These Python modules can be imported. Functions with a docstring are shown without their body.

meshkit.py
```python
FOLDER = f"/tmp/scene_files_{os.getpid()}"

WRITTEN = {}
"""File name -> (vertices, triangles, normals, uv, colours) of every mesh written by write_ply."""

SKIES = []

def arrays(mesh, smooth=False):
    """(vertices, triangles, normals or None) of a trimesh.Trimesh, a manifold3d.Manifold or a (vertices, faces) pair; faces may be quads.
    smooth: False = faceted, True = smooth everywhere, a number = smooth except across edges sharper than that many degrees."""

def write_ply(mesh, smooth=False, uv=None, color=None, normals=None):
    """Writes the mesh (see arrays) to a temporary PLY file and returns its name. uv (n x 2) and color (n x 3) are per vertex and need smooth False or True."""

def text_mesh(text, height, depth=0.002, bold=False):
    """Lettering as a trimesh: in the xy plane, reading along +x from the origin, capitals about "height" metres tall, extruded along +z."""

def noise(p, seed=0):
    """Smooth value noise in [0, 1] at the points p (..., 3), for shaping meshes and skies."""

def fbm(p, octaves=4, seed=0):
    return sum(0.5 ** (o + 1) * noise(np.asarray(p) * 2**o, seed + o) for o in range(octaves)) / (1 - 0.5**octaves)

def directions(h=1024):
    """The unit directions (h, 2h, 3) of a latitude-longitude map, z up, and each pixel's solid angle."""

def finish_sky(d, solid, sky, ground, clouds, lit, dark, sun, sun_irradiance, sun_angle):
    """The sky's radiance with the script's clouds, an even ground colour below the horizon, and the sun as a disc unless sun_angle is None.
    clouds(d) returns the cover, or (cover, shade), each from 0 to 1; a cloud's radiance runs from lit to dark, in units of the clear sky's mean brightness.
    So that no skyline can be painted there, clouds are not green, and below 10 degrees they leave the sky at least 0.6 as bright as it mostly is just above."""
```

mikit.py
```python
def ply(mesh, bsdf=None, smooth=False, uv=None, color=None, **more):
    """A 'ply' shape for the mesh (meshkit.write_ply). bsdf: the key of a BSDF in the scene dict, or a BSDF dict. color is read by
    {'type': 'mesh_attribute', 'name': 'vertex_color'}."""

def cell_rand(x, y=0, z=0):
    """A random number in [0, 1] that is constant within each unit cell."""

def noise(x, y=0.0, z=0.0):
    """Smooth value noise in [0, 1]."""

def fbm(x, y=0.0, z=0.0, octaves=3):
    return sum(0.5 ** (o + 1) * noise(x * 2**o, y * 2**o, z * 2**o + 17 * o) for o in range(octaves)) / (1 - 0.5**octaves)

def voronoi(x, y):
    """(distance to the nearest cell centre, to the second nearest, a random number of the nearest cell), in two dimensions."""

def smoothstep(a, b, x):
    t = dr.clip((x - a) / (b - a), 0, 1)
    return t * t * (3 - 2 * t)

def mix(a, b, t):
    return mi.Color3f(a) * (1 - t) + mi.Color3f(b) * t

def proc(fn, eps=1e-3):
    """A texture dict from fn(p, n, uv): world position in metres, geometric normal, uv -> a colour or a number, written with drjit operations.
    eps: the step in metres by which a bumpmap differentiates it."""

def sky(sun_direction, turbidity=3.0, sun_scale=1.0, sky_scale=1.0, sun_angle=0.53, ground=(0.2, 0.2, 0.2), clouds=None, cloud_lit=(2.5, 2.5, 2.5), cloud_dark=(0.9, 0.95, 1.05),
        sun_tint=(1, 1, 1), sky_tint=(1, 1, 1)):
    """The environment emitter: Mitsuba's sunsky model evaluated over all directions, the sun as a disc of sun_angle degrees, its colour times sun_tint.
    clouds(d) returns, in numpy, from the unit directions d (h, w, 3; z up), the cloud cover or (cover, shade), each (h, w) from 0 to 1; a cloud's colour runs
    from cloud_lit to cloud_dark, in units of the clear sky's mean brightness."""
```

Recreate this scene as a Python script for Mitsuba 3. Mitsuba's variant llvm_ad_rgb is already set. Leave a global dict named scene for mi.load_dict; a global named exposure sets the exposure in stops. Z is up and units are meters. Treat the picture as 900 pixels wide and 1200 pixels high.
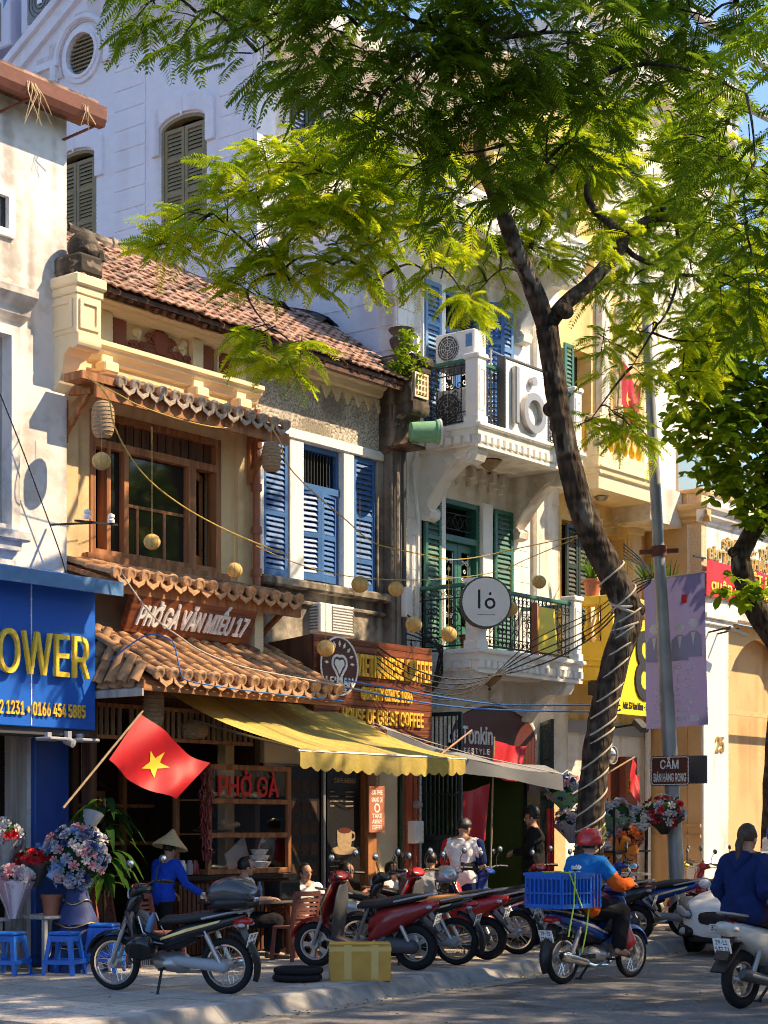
import math, random
import numpy as np, trimesh, drjit as dr, mitsuba as mi, mikit, meshkit, manifold3d as m3
from shapely.geometry import Polygon, Point, box as sbox, LineString
from shapely.ops import unary_union
from mikit import proc, noise, fbm, voronoi, cell_rand, smoothstep, mix
T = mi.ScalarTransform4f
scene, labels = {}, {}
# ---------------------------------------------------------------- camera, sky, exposure
ANG = math.atan(1650 / 2100)
FWD = (math.cos(ANG), math.sin(ANG))
scene['camera'] = {'type': 'perspective', 'fov': 2 * math.degrees(math.atan(450 / 2100)), 'fov_axis': 'x',
                   'near_clip': 0.1, 'far_clip': 3000.0, 'principal_point_offset_x': 0.0, 'principal_point_offset_y': -0.3067,
                   'to_world': T().look_at(origin=[0, 0, 1.72], target=[FWD[0], FWD[1], 1.72], up=[0, 0, 1])}
SUN = (0.80, -1.0, 1.22)
scene['sky'] = mikit.sky(SUN, turbidity=3, sun_scale=0.92, sky_scale=1.15, sun_tint=(1.0, 0.93, 0.80), sky_tint=(0.98, 0.98, 1.03))
exposure = 2.8
rng = np.random.default_rng(7)

# ---------------------------------------------------------------- helpers
class MB:
    """collects pieces into one mesh; local axes a, b, c (c points out of a facade)"""
    def __init__(s, O=(0, 0, 0), u=(1, 0, 0), v=(0, 1, 0), n=None):
        u, v = np.array(u, float), np.array(v, float)
        s.O, s.M = np.array(O, float), np.array([u, v, np.cross(u, v) if n is None else n])
        s.V, s.F, s.k = [], [], 0
    def add(s, v, f):
        v, f = np.asarray(v, float), np.asarray(f, int)
        if f.shape[1] == 4:
            f = np.vstack([f[:, [0, 1, 2]], f[:, [0, 2, 3]]])
        s.V.append(v @ s.M + s.O); s.F.append(f + s.k); s.k += len(v)
        return s
    def mesh(s):
        return trimesh.Trimesh(np.vstack(s.V), np.vstack(s.F), process=False)
    def tm(s, t):
        return s.add(t.vertices, t.faces)
    def box(s, a0, a1, b0, b1, c0, c1, ch=0.0):
        lo, hi = np.minimum([a0, b0, c0], [a1, b1, c1]), np.maximum([a0, b0, c0], [a1, b1, c1])
        if ch <= 0:
            v = np.array([[x, y, z] for x in (lo[0], hi[0]) for y in (lo[1], hi[1]) for z in (lo[2], hi[2])])
            return s.add(v, BOXF)
        c, h = (lo + hi) / 2, (hi - lo) / 2
        ch = min(ch, *(h * .9))
        pts = []
        for sx in (-1, 1):
            for sy in (-1, 1):
                for sz in (-1, 1):
                    g = np.array([sx, sy, sz])
                    for k in range(3):
                        q = h - ch; q[k] = h[k]
                        pts.append(c + g * q)
        return s.hullp(pts)
    def hullp(s, pts):
        m = m3.Manifold.hull_points(np.asarray(pts, float)).to_mesh()
        return s.add(m.vert_properties[:, :3], m.tri_verts)
    def bar(s, p, q, w, h=None, up=(0, 0, 1)):
        p, q = np.array(p, float), np.array(q, float); d = q - p; L = np.linalg.norm(d); d /= L
        up = np.array(up, float)
        if abs(d @ up) > .95: up = np.array([1., 0, 0]) if abs(d[0]) < .9 else np.array([0, 1., 0])
        x = np.cross(up, d); x /= np.linalg.norm(x); y = np.cross(d, x); h = w if h is None else h
        v = [p + x * a * w / 2 + y * b * h / 2 + d * L * c for a in (-1, 1) for b in (-1, 1) for c in (0, 1)]
        return s.add(v, BOXF)
    def tube(s, pts, r, n=8, cap=True, closed=False):
        v, f = tubemesh(pts, r, n, cap, closed)
        return s.add(v, f)
    def lathe(s, prof, n=16, O=(0, 0, 0), axis=(0, 0, 1), arc=None):
        ax = np.array(axis, float); ax /= np.linalg.norm(ax)
        x = np.cross(ax, [1, 0, 0] if abs(ax[0]) < .9 else [0, 1, 0]); x /= np.linalg.norm(x); y = np.cross(ax, x)
        th = np.arange(n) / n * 2 * np.pi
        V = [np.array(O) + ax * z + r * (np.cos(t) * x + np.sin(t) * y) for r, z in prof for t in th]
        F = []
        for i in range(len(prof) - 1):
            for k in range(n):
                a, b = i * n + k, i * n + (k + 1) % n
                F.append([a, b, b + n, a + n])
        return s.add(V, F)
    def ext(s, poly, c0, c1):
        """polygon in (a, b), extruded along c"""
        if not isinstance(poly, (list, tuple)) and hasattr(poly, 'geoms'):
            for g in poly.geoms: s.ext(g, c0, c1)
            return s
        if isinstance(poly, (list, tuple)): poly = Polygon(poly)
        t = trimesh.creation.extrude_polygon(poly, abs(c1 - c0), engine='earcut')
        v = np.array(t.vertices); v[:, 2] += min(c0, c1)
        return s.add(v, t.faces)
    def wall(s, a0, a1, b0, b1, c0, c1, holes=()):
        p = sbox(a0, b0, a1, b1)
        for h in holes:
            p = p.difference(h if hasattr(h, 'area') else sbox(h[0], h[2], h[1], h[3]))
        return s.ext(p, c0, c1)
    def ball(s, c, r, sub=2, scale=(1, 1, 1)):
        t = ICO[sub]
        return s.add(t.vertices * np.array(scale) * r + np.array(c), t.faces)
    def text(s, st, h, O, width=None, depth=.006, bold=False, lean=0.0):
        """lettering in the a-b plane, standing out along c"""
        t = meshkit.text_mesh(st, h, depth, bold)
        v = np.array(t.vertices)
        v[:, 0] -= v[:, 0].min()
        if width: v[:, 0] *= width / v[:, 0].max()
        v[:, 0] += lean * v[:, 1]
        return s.add(v + np.array(O), t.faces)
    def molding(s, a0, a1, prof):
        """profile [(b, c)...] swept along a"""
        n = len(prof); v = [(a, b, c) for a in (a0, a1) for b, c in prof]
        f = [[i, (i + 1) % n, n + (i + 1) % n, n + i] for i in range(n)]
        s.add(v, np.array(f)[:, ::-1])
        tri = np.asarray(trimesh.creation.triangulate_polygon(Polygon(prof), engine='earcut')[1])
        pv = np.asarray(trimesh.creation.triangulate_polygon(Polygon(prof), engine='earcut')[0])
        s.add([(a0, p[0], p[1]) for p in pv], tri); s.add([(a1, p[0], p[1]) for p in pv], tri[:, ::-1])
        return s

BOXF = np.array([[0, 1, 3], [0, 3, 2], [4, 6, 7], [4, 7, 5], [0, 4, 5], [0, 5, 1], [2, 3, 7], [2, 7, 6], [0, 2, 6], [0, 6, 4], [1, 5, 7], [1, 7, 3]])
ICO = {k: trimesh.creation.icosphere(subdivisions=k) for k in (1, 2, 3)}

def tubemesh(pts, r, n=8, cap=True, closed=False):
    P = np.asarray(pts, float); m = len(P)
    r = np.broadcast_to(np.asarray(r, float), (m,))
    tan = np.gradient(P, axis=0) if not closed else np.roll(P, -1, 0) - np.roll(P, 1, 0)
    tan /= np.linalg.norm(tan, axis=1, keepdims=True) + 1e-12
    x = np.cross(tan[0], [0, 0, 1] if abs(tan[0][2]) < .9 else [1, 0, 0]); x /= np.linalg.norm(x)
    V = []; th = np.arange(n) / n * 2 * np.pi
    for i in range(m):
        x = x - tan[i] * (x @ tan[i]); x /= np.linalg.norm(x) + 1e-12
        y = np.cross(tan[i], x)
        V.append(P[i] + r[i] * (np.cos(th)[:, None] * x + np.sin(th)[:, None] * y))
    V = np.vstack(V); F = []
    for i in range(m if closed else m - 1):
        j = (i + 1) % m
        for k in range(n):
            F.append([i * n + k, i * n + (k + 1) % n, j * n + (k + 1) % n, j * n + k])
    F = np.array(F); F = np.vstack([F[:, [0, 1, 2]], F[:, [0, 2, 3]]])
    if cap and not closed:
        c = []
        for k in range(1, n - 1):
            c.append([0, k + 1, k]); e = (m - 1) * n; c.append([e, e + k, e + k + 1])
        F = np.vstack([F, c])
    return V, F

def FR(Y0, **k):      # a facade facing the street (-Y): a = X, b = Z, c = metres in front of the wall
    return MB((0, Y0, 0), (1, 0, 0), (0, 0, 1))
def SD(X0):           # a side wall facing -X: a = -Y, b = Z, c = metres in front of the wall
    return MB((X0, 0, 0), (0, -1, 0), (0, 0, 1))
def W():
    return MB()

used = {}
def newkey(base):
    if base not in used:
        used[base] = 0; return base
    used[base] += 1
    return f'{base}_{used[base]:03d}'
def mk(mesh, mat, smooth=False):
    if isinstance(mesh, MB): mesh = mesh.mesh()
    return mikit.ply(mesh, mat, smooth=smooth)
def put(name, mesh, mat, smooth=False, parent=None, label=None, kind=None, M=None):
    key = newkey(parent + '__' + name if parent else name)
    d = mesh if isinstance(mesh, dict) else mk(mesh, mat, smooth)
    if isinstance(mesh, dict) and mat: d = {**d, 'bsdf': {'type': 'ref', 'id': mat}}
    if M is not None: d = {**d, 'to_world': M}
    scene[key] = d
    if label or kind:
        labels[key] = {**({'label': label} if label else {}), **({'kind': kind} if kind else {})}
    return key
def thing(name, label, cat, group=None):
    key = newkey(name)
    labels[key] = {'label': label, 'category': cat}
    if group: labels[key]['group'] = group
    return key
def single(name, mesh, mat, label, cat, group=None, smooth=False, kind=None, M=None):
    k = put(name, mesh, mat, smooth, M=M)
    labels[k] = {'label': label, 'category': cat}
    if group: labels[k]['group'] = group
    if kind: labels[k]['kind'] = kind
    return k
def struct(name, mesh, mat, smooth=False, parent=None):
    k = put(name, mesh, mat, smooth, parent)
    if not parent: labels[k] = {'kind': 'structure'}
    return k
def yaw(x, y, z, deg, s=1.0):
    return T().translate([x, y, z]).rotate([0, 0, 1], deg).scale(s)
def arc_pts(f, a, b, n):
    return [f(a + (b - a) * i / n) for i in range(n + 1)]

# ---------------------------------------------------------------- materials
def rgbv(c): return {'type': 'rgb', 'value': list(map(float, c))}
def mat(name, col, rough=.6, metal=0.0, spec=.4, var=0.0, sc=5.0, bump=0.0, bsc=40.0, **kw):
    if var > 0:
        c0 = mi.ScalarColor3f(*col)
        def fn(p, n, uv, c0=col, var=var, sc=sc):
            return mi.Color3f(c0) * (1 - var + 2 * var * fbm(p.x * sc, p.y * sc, p.z * sc, 3))
        base = proc(fn)
    else:
        base = rgbv(col)
    b = {'type': 'principled', 'base_color': base, 'roughness': rough, 'metallic': metal, 'specular': spec, **kw}
    if bump > 0:
        b = {'type': 'bumpmap', 'tex': proc(lambda p, n, uv: fbm(p.x * bsc, p.y * bsc, p.z * bsc, 2), eps=.3 / bsc), 'scale': bump, 'bsdf': b}
    scene[name] = {'type': 'twosided', 'bsdf': b}
    return name
def stucco(name, col, dirt, amt=.5, fine=.08, streak=1.0, bump=.004, bsc=22, thr=.5):
    def fn(p, n, uv):
        n1 = fbm(p.x * .9 + 3, p.y * .9, p.z * .7, 3)
        n2 = fbm(p.x * 5.2, p.y * 5.2, p.z * .30, 2)
        n3 = fbm(p.x * 9, p.y * 9, p.z * 9, 3)
        t = smoothstep(thr, thr + .25, n1 * .45 + n2 * .38 * streak + n3 * .17 + .15 * (1 - streak)) * amt
        cr = smoothstep(.62, .72, n3) * smoothstep(.5, .62, n1) * .6
        return mix(mix(col, dirt, t), (col[0] * .8 + .02, col[1] * .74 + .02, col[2] * .66 + .02), cr) * (1 - fine + 2 * fine * n3)
    b = {'type': 'principled', 'base_color': proc(fn), 'roughness': .85, 'specular': .2}
    if bump:
        b = {'type': 'bumpmap', 'tex': proc(lambda p, n, uv: fbm(p.x * bsc, p.y * bsc, p.z * bsc, 3), eps=.01), 'scale': bump, 'bsdf': b}
    scene[name] = {'type': 'twosided', 'bsdf': b}
    return name

stucco('m_white', (.74, .72, .69), (.30, .26, .22), .9, .08, thr=.45)
stucco('m_lav', (.66, .66, .70), (.40, .39, .40), .6, .06, thr=.47)
stucco('m_rough', (.58, .53, .52), (.36, .32, .30), .8, .22, bump=.05, bsc=14)
stucco('m_cream', (.74, .57, .33), (.36, .23, .11), .7, .09, thr=.46)
stucco('m_lo', (.78, .75, .68), (.38, .31, .24), .75, .07, thr=.46)
stucco('m_yel', (.76, .57, .25), (.36, .24, .10), .7, .08, thr=.46)
stucco('m_ochre', (.60, .41, .21), (.36, .23, .11), .7, .08, thr=.46)
stucco('m_dirty', (.42, .37, .30), (.05, .042, .035), .95, .22, bump=.02, bsc=12, thr=.38)
stucco('m_grime', (.30, .25, .20), (.035, .03, .025), .95, .25, bump=.02, bsc=12, thr=.36)
def _peb(p, n, uv):
    d, d2, r = voronoi(p.x * 30, p.z * 30); g = fbm(p.x * 2, 0, p.z * 2, 3)
    c = mix((.64, .58, .48), (.34, .29, .23), smoothstep(.42, .75, d)) * (.70 + .45 * r)
    return mix(c, (.20, .17, .13), smoothstep(.5, .8, g) * .7)
scene['m_pebble'] = {'type': 'twosided', 'bsdf': {'type': 'bumpmap', 'tex': proc(lambda p, n, uv: 1 - dr.minimum(voronoi(p.x * 30, p.z * 30)[0], .8), eps=.005), 'scale': .03,
                     'bsdf': {'type': 'principled', 'base_color': proc(_peb), 'roughness': .9, 'specular': .2}}}
def wood(name, col, dark, ax='z', sc=1.0, rough=.5, **kw):
    def fn(p, n, uv):
        q = {'x': (p.x * .8, p.y * 18, p.z * 18), 'z': (p.x * 18, p.y * 18, p.z * .8), 'y': (p.x * 18, p.y * .8, p.z * 18)}[ax]
        g = fbm(q[0] * sc, q[1] * sc, q[2] * sc, 3)
        return mix(dark, col, smoothstep(.25, .7, g))
    scene[name] = {'type': 'twosided', 'bsdf': {'type': 'principled', 'base_color': proc(fn), 'roughness': rough, 'specular': .4, **kw}}
wood('m_wood', (.40, .17, .065), (.22, .085, .03))
wood('m_woodx', (.40, .17, .065), (.22, .085, .03), 'x')
wood('m_signwood', (.24, .075, .03), (.11, .03, .014), 'x', rough=.35)
wood('m_darkwood', (.13, .055, .028), (.06, .025, .014))
wood('m_bamboo', (.26, .15, .07), (.12, .07, .035))
wood('m_greywood', (.42, .40, .37), (.26, .25, .23))
def _tile(p, n, uv):
    r = cell_rand(dr.floor(p.x / .16), dr.floor(p.z / .105), 3)
    g = fbm(p.x * 6, p.y * 6, p.z * 6, 3)
    c = mix((.45, .285, .21), (.25, .15, .11), r)
    return mix(c, (.09, .075, .065), smoothstep(.50, .75, g)) * (.75 + .5 * noise(p.x * 30, p.y * 30, p.z * 30))
scene['m_rooftile'] = {'type': 'twosided', 'bsdf': {'type': 'principled', 'base_color': proc(_tile), 'roughness': .85, 'specular': .2}}
def _barrel(p, n, uv):
    g = fbm(p.x * 5, p.y * 5, p.z * 5, 3)
    return mix((.41, .235, .12), (.20, .11, .065), smoothstep(.4, .75, g)) * (.8 + .4 * noise(p.x * 25, p.y * 25, p.z * 25))
scene['m_barrel'] = {'type': 'twosided', 'bsdf': {'type': 'principled', 'base_color': proc(_barrel), 'roughness': .7, 'specular': .3}}
def _road(p, n, uv):
    g = fbm(p.x * 1.1, p.y * 1.1, 0, 3); s = noise(p.x * 60, p.y * 60, 0); s2 = fbm(p.x * 14, p.y * 14, 5, 2)
    pt = noise(dr.floor(p.x / 2.7) * 7.1, dr.floor(p.y / 1.9) * 3.3, 1); o = smoothstep(.60, .74, fbm(p.x * .8 + 9, p.y * .8, 3, 3))
    w = 1 - .45 * dr.exp(-dr.square((dr.abs(fbm(p.x * .55, p.y * .55, 8, 3) - .5)) / .006)) 
    return mix(mix((.115, .108, .105), (.16, .152, .145), g), (.055, .05, .048), o * .75) * (.65 + .35 * s + .35 * s2) * (.88 + .2 * pt) * w
scene['m_road'] = {'type': 'twosided', 'bsdf': {'type': 'bumpmap', 'tex': proc(lambda p, n, uv: fbm(p.x * 50, p.y * 50, 0, 2), eps=.006), 'scale': .012,
                   'bsdf': {'type': 'principled', 'base_color': proc(_road), 'roughness': .8, 'specular': .3}}}
def _pave(p, n, uv):
    g = fbm(p.x * .9, p.y * .9, 2, 3); s = fbm(p.x * 12, p.y * 12, 7, 3); r = cell_rand(dr.floor(p.x / .8), dr.floor(p.y / .8), 9)
    c = mix((.27, .24, .205), (.37, .33, .285), g) * (.78 + .4 * r)
    return mix(c, (.10, .09, .08), smoothstep(.55, .8, s * .6 + g * .4) * .6) * (.85 + .3 * noise(p.x * 45, p.y * 45, 3))
scene['m_pave'] = {'type': 'twosided', 'bsdf': {'type': 'principled', 'base_color': proc(_pave), 'roughness': .75, 'specular': .3}}
mat('m_kerb', (.25, .24, .23), .85, var=.55, sc=5)
mat('m_ground', (.10, .09, .08), .9)
mat('m_gutter', (.24, .21, .17), .85, var=.35, sc=4)
mat('m_whitepaint', (.80, .78, .74), .5, var=.06, sc=8)
mat('m_white2', (.82, .82, .80), .35)
mat('m_bluepaint', (.04, .125, .33), .45, var=.22, sc=6)
mat('m_bluelight', (.10, .22, .42), .45, var=.2, sc=6)
mat('m_greenpaint', (.03, .13, .095), .45, var=.25, sc=6)
mat('m_darkgreen', (.018, .035, .032), .5)
mat('m_olive', (.20, .165, .085), .6, var=.2, sc=6)
mat('m_bluesign', (.012, .11, .52), .4)
mat('m_bluepier', (.02, .07, .30), .45, var=.15)
mat('m_gold', (.75, .48, .06), .4)
mat('m_yellowletter', (.85, .60, .06), .45)
mat('m_goldmetal', (.70, .47, .16), .3, metal=.9)
mat('m_black', (.012, .012, .013), .4)
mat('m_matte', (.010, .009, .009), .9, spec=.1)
mat('m_iron', (.02, .024, .026), .45, metal=.2)
mat('m_rubber', (.016, .016, .017), .75, spec=.2)
mat('m_steel', (.55, .55, .54), .3, metal=.9)
mat('m_chrome', (.75, .75, .74), .12, metal=1.0)
mat('m_alu', (.42, .41, .40), .42, metal=.8)
mat('m_pole', (.27, .28, .29), .5, metal=.5, var=.3, sc=3)
mat('m_rust', (.135, .045, .030), .7, var=.35, sc=8)
mat('m_pipe', (.33, .12, .06), .5, var=.25, sc=6)
mat('m_orangepipe', (.42, .09, .035), .45)
mat('m_terracotta', (.42, .15, .08), .7, var=.2)
mat('m_brownrelief', (.26, .085, .05), .7, var=.15)
mat('m_brownsign', (.10, .03, .022), .35)
mat('m_redflag', (.44, .010, .018), .55, var=.08, sc=8)
mat('m_redbanner', (.50, .012, .025), .6)
mat('m_red', (.52, .014, .012), .22, clearcoat=.8)
mat('m_redletter', (.62, .02, .02), .4)
mat('m_darkred', (.20, .012, .015), .2, clearcoat=1.0)
mat('m_orange', (.75, .20, .01), .6)
mat('m_purple', (.40, .38, .52), .7, var=.06)
mat('m_purple2', (.30, .28, .42), .7)
mat('m_pale', (.60, .58, .64), .7)
mat('m_yellowsign', (.80, .62, .01), .45)
mat('m_inkblack', (.02, .018, .016), .5)
mat('m_rope', (.46, .41, .33), .9)
mat('m_yrope', (.50, .36, .10), .9)
mat('m_bluerope', (.03, .15, .45), .7)
mat('m_cable', (.018, .018, .02), .6)
mat('m_lantern', (.58, .38, .12), .7, var=.3, sc=14)
mat('m_wicker', (.34, .24, .14), .85, var=.3, sc=30)
mat('m_acwhite', (.72, .71, .68), .4, var=.06)
mat('m_grille', (.20, .19, .18), .5)
mat('m_greenplastic', (.20, .42, .24), .5, var=.2, sc=9)
mat('m_grey', (.30, .31, .33), .6)
mat('m_darkgrey', (.06, .062, .066), .5)
mat('m_tarp', (.20, .205, .21), .7, var=.12)
mat('m_bluetarp', (.10, .15, .35), .6)
def _bark(p, n, uv):
    a = fbm(p.x * 22, p.y * 22, p.z * 5, 3); b = fbm(p.x * 3.2, p.y * 3.2, p.z * 2.2, 3); c = noise(p.x * 3, p.y * 3, p.z * 14)
    k = mix((.022, .016, .012), (.085, .064, .048), smoothstep(.3, .75, a * .7 + c * .3))
    return mix(k, (.17, .155, .13), smoothstep(.58, .72, b) * smoothstep(.35, .6, a) * .8)
scene['m_trunk'] = {'type': 'twosided', 'bsdf': {'type': 'bumpmap', 'tex': proc(lambda p, n, uv: fbm(p.x * 22, p.y * 22, p.z * 5, 3) + .5 * noise(p.x * 3, p.y * 3, p.z * 14), eps=.006), 'scale': .05,
                    'bsdf': {'type': 'principled', 'base_color': proc(_bark), 'roughness': .9, 'specular': .2}}}
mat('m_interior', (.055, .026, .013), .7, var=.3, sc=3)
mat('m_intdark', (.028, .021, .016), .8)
mat('m_greenint', (.10, .13, .03), .6)
mat('m_cardboard', (.56, .31, .055), .7, var=.18, sc=5)
mat('m_tape', (.66, .45, .14), .25)
mat('m_blueplastic', (.015, .12, .50), .4, var=.08)
mat('m_brownplastic', (.22, .075, .05), .5)
mat('m_cream2', (.76, .64, .42), .8, var=.06)
mat('m_seat', (.022, .021, .021), .55)
mat('m_soil', (.05, .035, .025), .95)
mat('m_paper', (.75, .73, .70), .8)
def fabric(name, col, trans=.35):
    scene[name] = {'type': 'principledthin', 'base_color': rgbv(col), 'roughness': .8, 'diff_trans': trans * 2, 'spec_trans': 0.0}
def _awn(p, n, uv):
    g = fbm(p.x * 1.6, p.y * 1.6, p.z * 1.6, 3); q = noise(p.x * 40, p.y * 40, p.z * 40); st = noise(p.x * 7, p.y * .8, p.z)
    sm = smoothstep(.93, .97, dr.abs(2 * (p.x / 1.15 - dr.floor(p.x / 1.15)) - 1))
    return mix((.60, .46, .13), (.42, .34, .13), smoothstep(.4, .75, g * .6 + st * .4)) * (.88 + .2 * q) * (1 - .25 * sm)
scene['m_awning'] = {'type': 'principledthin', 'base_color': proc(_awn), 'roughness': .8, 'diff_trans': .56, 'spec_trans': 0.0}
scene['m_glass'] = {'type': 'thindielectric', 'int_ior': 1.5}
scene['m_darkglass'] = {'type': 'twosided', 'bsdf': {'type': 'principled', 'base_color': rgbv((.012, .014, .016)), 'roughness': .05, 'specular': .6}}
mat('m_glassgreen', (.20, .30, .32), .1, spec=.8)
# ---------------------------------------------------------------- ground, road, kerb, pavement
def KY(x): return 11.97 + .119 * (x - 14.5)
KD = np.array([1, .119, 0]) / math.hypot(1, .119); KN = np.array([-KD[1], KD[0], 0])
def sheet(pts, z):
    p = np.array([(x, y, z) for x, y in pts], float)
    return trimesh.Trimesh(p, [[0, i, i + 1] for i in range(1, len(p) - 1)], process=False)
struct('ground', sheet([(-900, -900), (900, -900), (900, 900), (-900, 900)], -.30), 'm_ground')
struct('road', sheet([(-120, -1.5), (220, -1.5), (220, KY(220)), (-120, KY(-120))], -.16), 'm_road')
struct('far_pavement', W().box(-120, 220, -9, -1.5, -.29, 0), 'm_pave')
g0 = MB((14.5, 11.97, 0), KD, KN)
gut = struct('gutter', MB((14.5, 11.97, 0), KD, KN).box(-60, 120, -.32, .0, -.2, -.152), 'm_gutter')
kerb = newkey('kerb'); labels[kerb] = {'kind': 'structure'}
kp = [(-.0, -.17), (.16, -.012), (.19, 0.003), (.42, .003), (.42, -.25), (0, -.25)]
ks = MB((0, 0, 0), KD, KN)
v2, f2 = [], []
ks.M = np.array([KN, (0, 0, 1), KD])
ks.ext(kp, .004, .996)
ksd = mk(ks, 'm_kerb')
for i in range(-5, 27):
    o = np.array([14.5, 11.97, 0]) + KD * i
    put('kerb_stone', ksd, None, parent=kerb, M=T().translate([o[0], o[1], float(rng.normal(0, .003))]))
struct('kerb', MB((14.5, 11.97, 0), KD, KN).box(22.0, 160, .0, .42, -.25, .0), 'm_kerb', parent=kerb)
pv = struct('pavement', sheet([(-80, KY(-80) + .41), (160, KY(160) + .41), (160, 40), (-80, 40)], -.012), 'm_ground')
S = .8
for i in range(13, 40):
    for j in range(14, 23):
        x, y = i * S, j * S
        poly = sbox(x + .006, y + .006, x + S - .006, y + S - .006).intersection(Polygon([(0, KY(0) + .42), (38, KY(38) + .425), (38, 17.2), (0, 17.2)]))
        t = .786 * x + .618 * y
        if poly.is_empty or poly.area < .02 or not (-.30 < (.618 * x - .786 * y) / t < .27) : continue
        put('paving_slab', MB().ext(poly, -.03, float(rng.normal(0, .0022))), 'm_pave', parent=pv)
# ---------------------------------------------------------------- building parts
def shutter(root, O, u, w, h, m, splits=(.5,), sp=.075, name='shutter', th=.04, lab=None):
    n = np.cross(u, (0, 0, 1)); st = .065
    f = MB(O, u, (0, 0, 1))
    f.box(0, st, 0, h, 0, th).box(w - st, w, 0, h, 0, th)
    zs = [0] + [s * h for s in splits] + [h]
    f.box(st, w - st, 0, .10, 0, th).box(st, w - st, h - .07, h, 0, th)
    for s in splits: f.box(st, w - st, s * h - .035, s * h + .035, 0, th)
    k = put(name, f, m, parent=root, label=lab)
    l = MB(O, u, (0, 0, 1))
    for z0, z1 in zip(zs[:-1], zs[1:]):
        a, b = z0 + (.10 if z0 == 0 else .035), z1 - (.07 if z1 == h else .035)
        c = max(1, int((b - a) / sp))
        for i in range(c):
            z = a + (i + .5) * (b - a) / c
            q = [(x, z + dz + e, cc) for x in (st, w - st) for dz, cc in ((.028, .006), (-.028, .034)) for e in (-.005, .005)]
            l.add(np.array(q), BOXF)
    put('louvers', l, m, parent=k, kind='stuff')
    return k
def room(root, x0, x1, y0, y1, z1, m, floor=True, z0=0.0):
    r = W().box(x0, x1, y1, y1 + .1, z0, z1).box(x0 - .1, x0, y0, y1 + .1, z0, z1).box(x1, x1 + .1, y0, y1 + .1, z0, z1).box(x0 - .1, x1 + .1, y0, y1 + .1, z1, z1 + .1)
    return put('interior_wall', r, m, parent=root)
def pieces(root, name, d, spots, m=None):
    for s in spots: put(name, d, m, parent=root, M=T().translate(list(map(float, s))))
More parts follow.
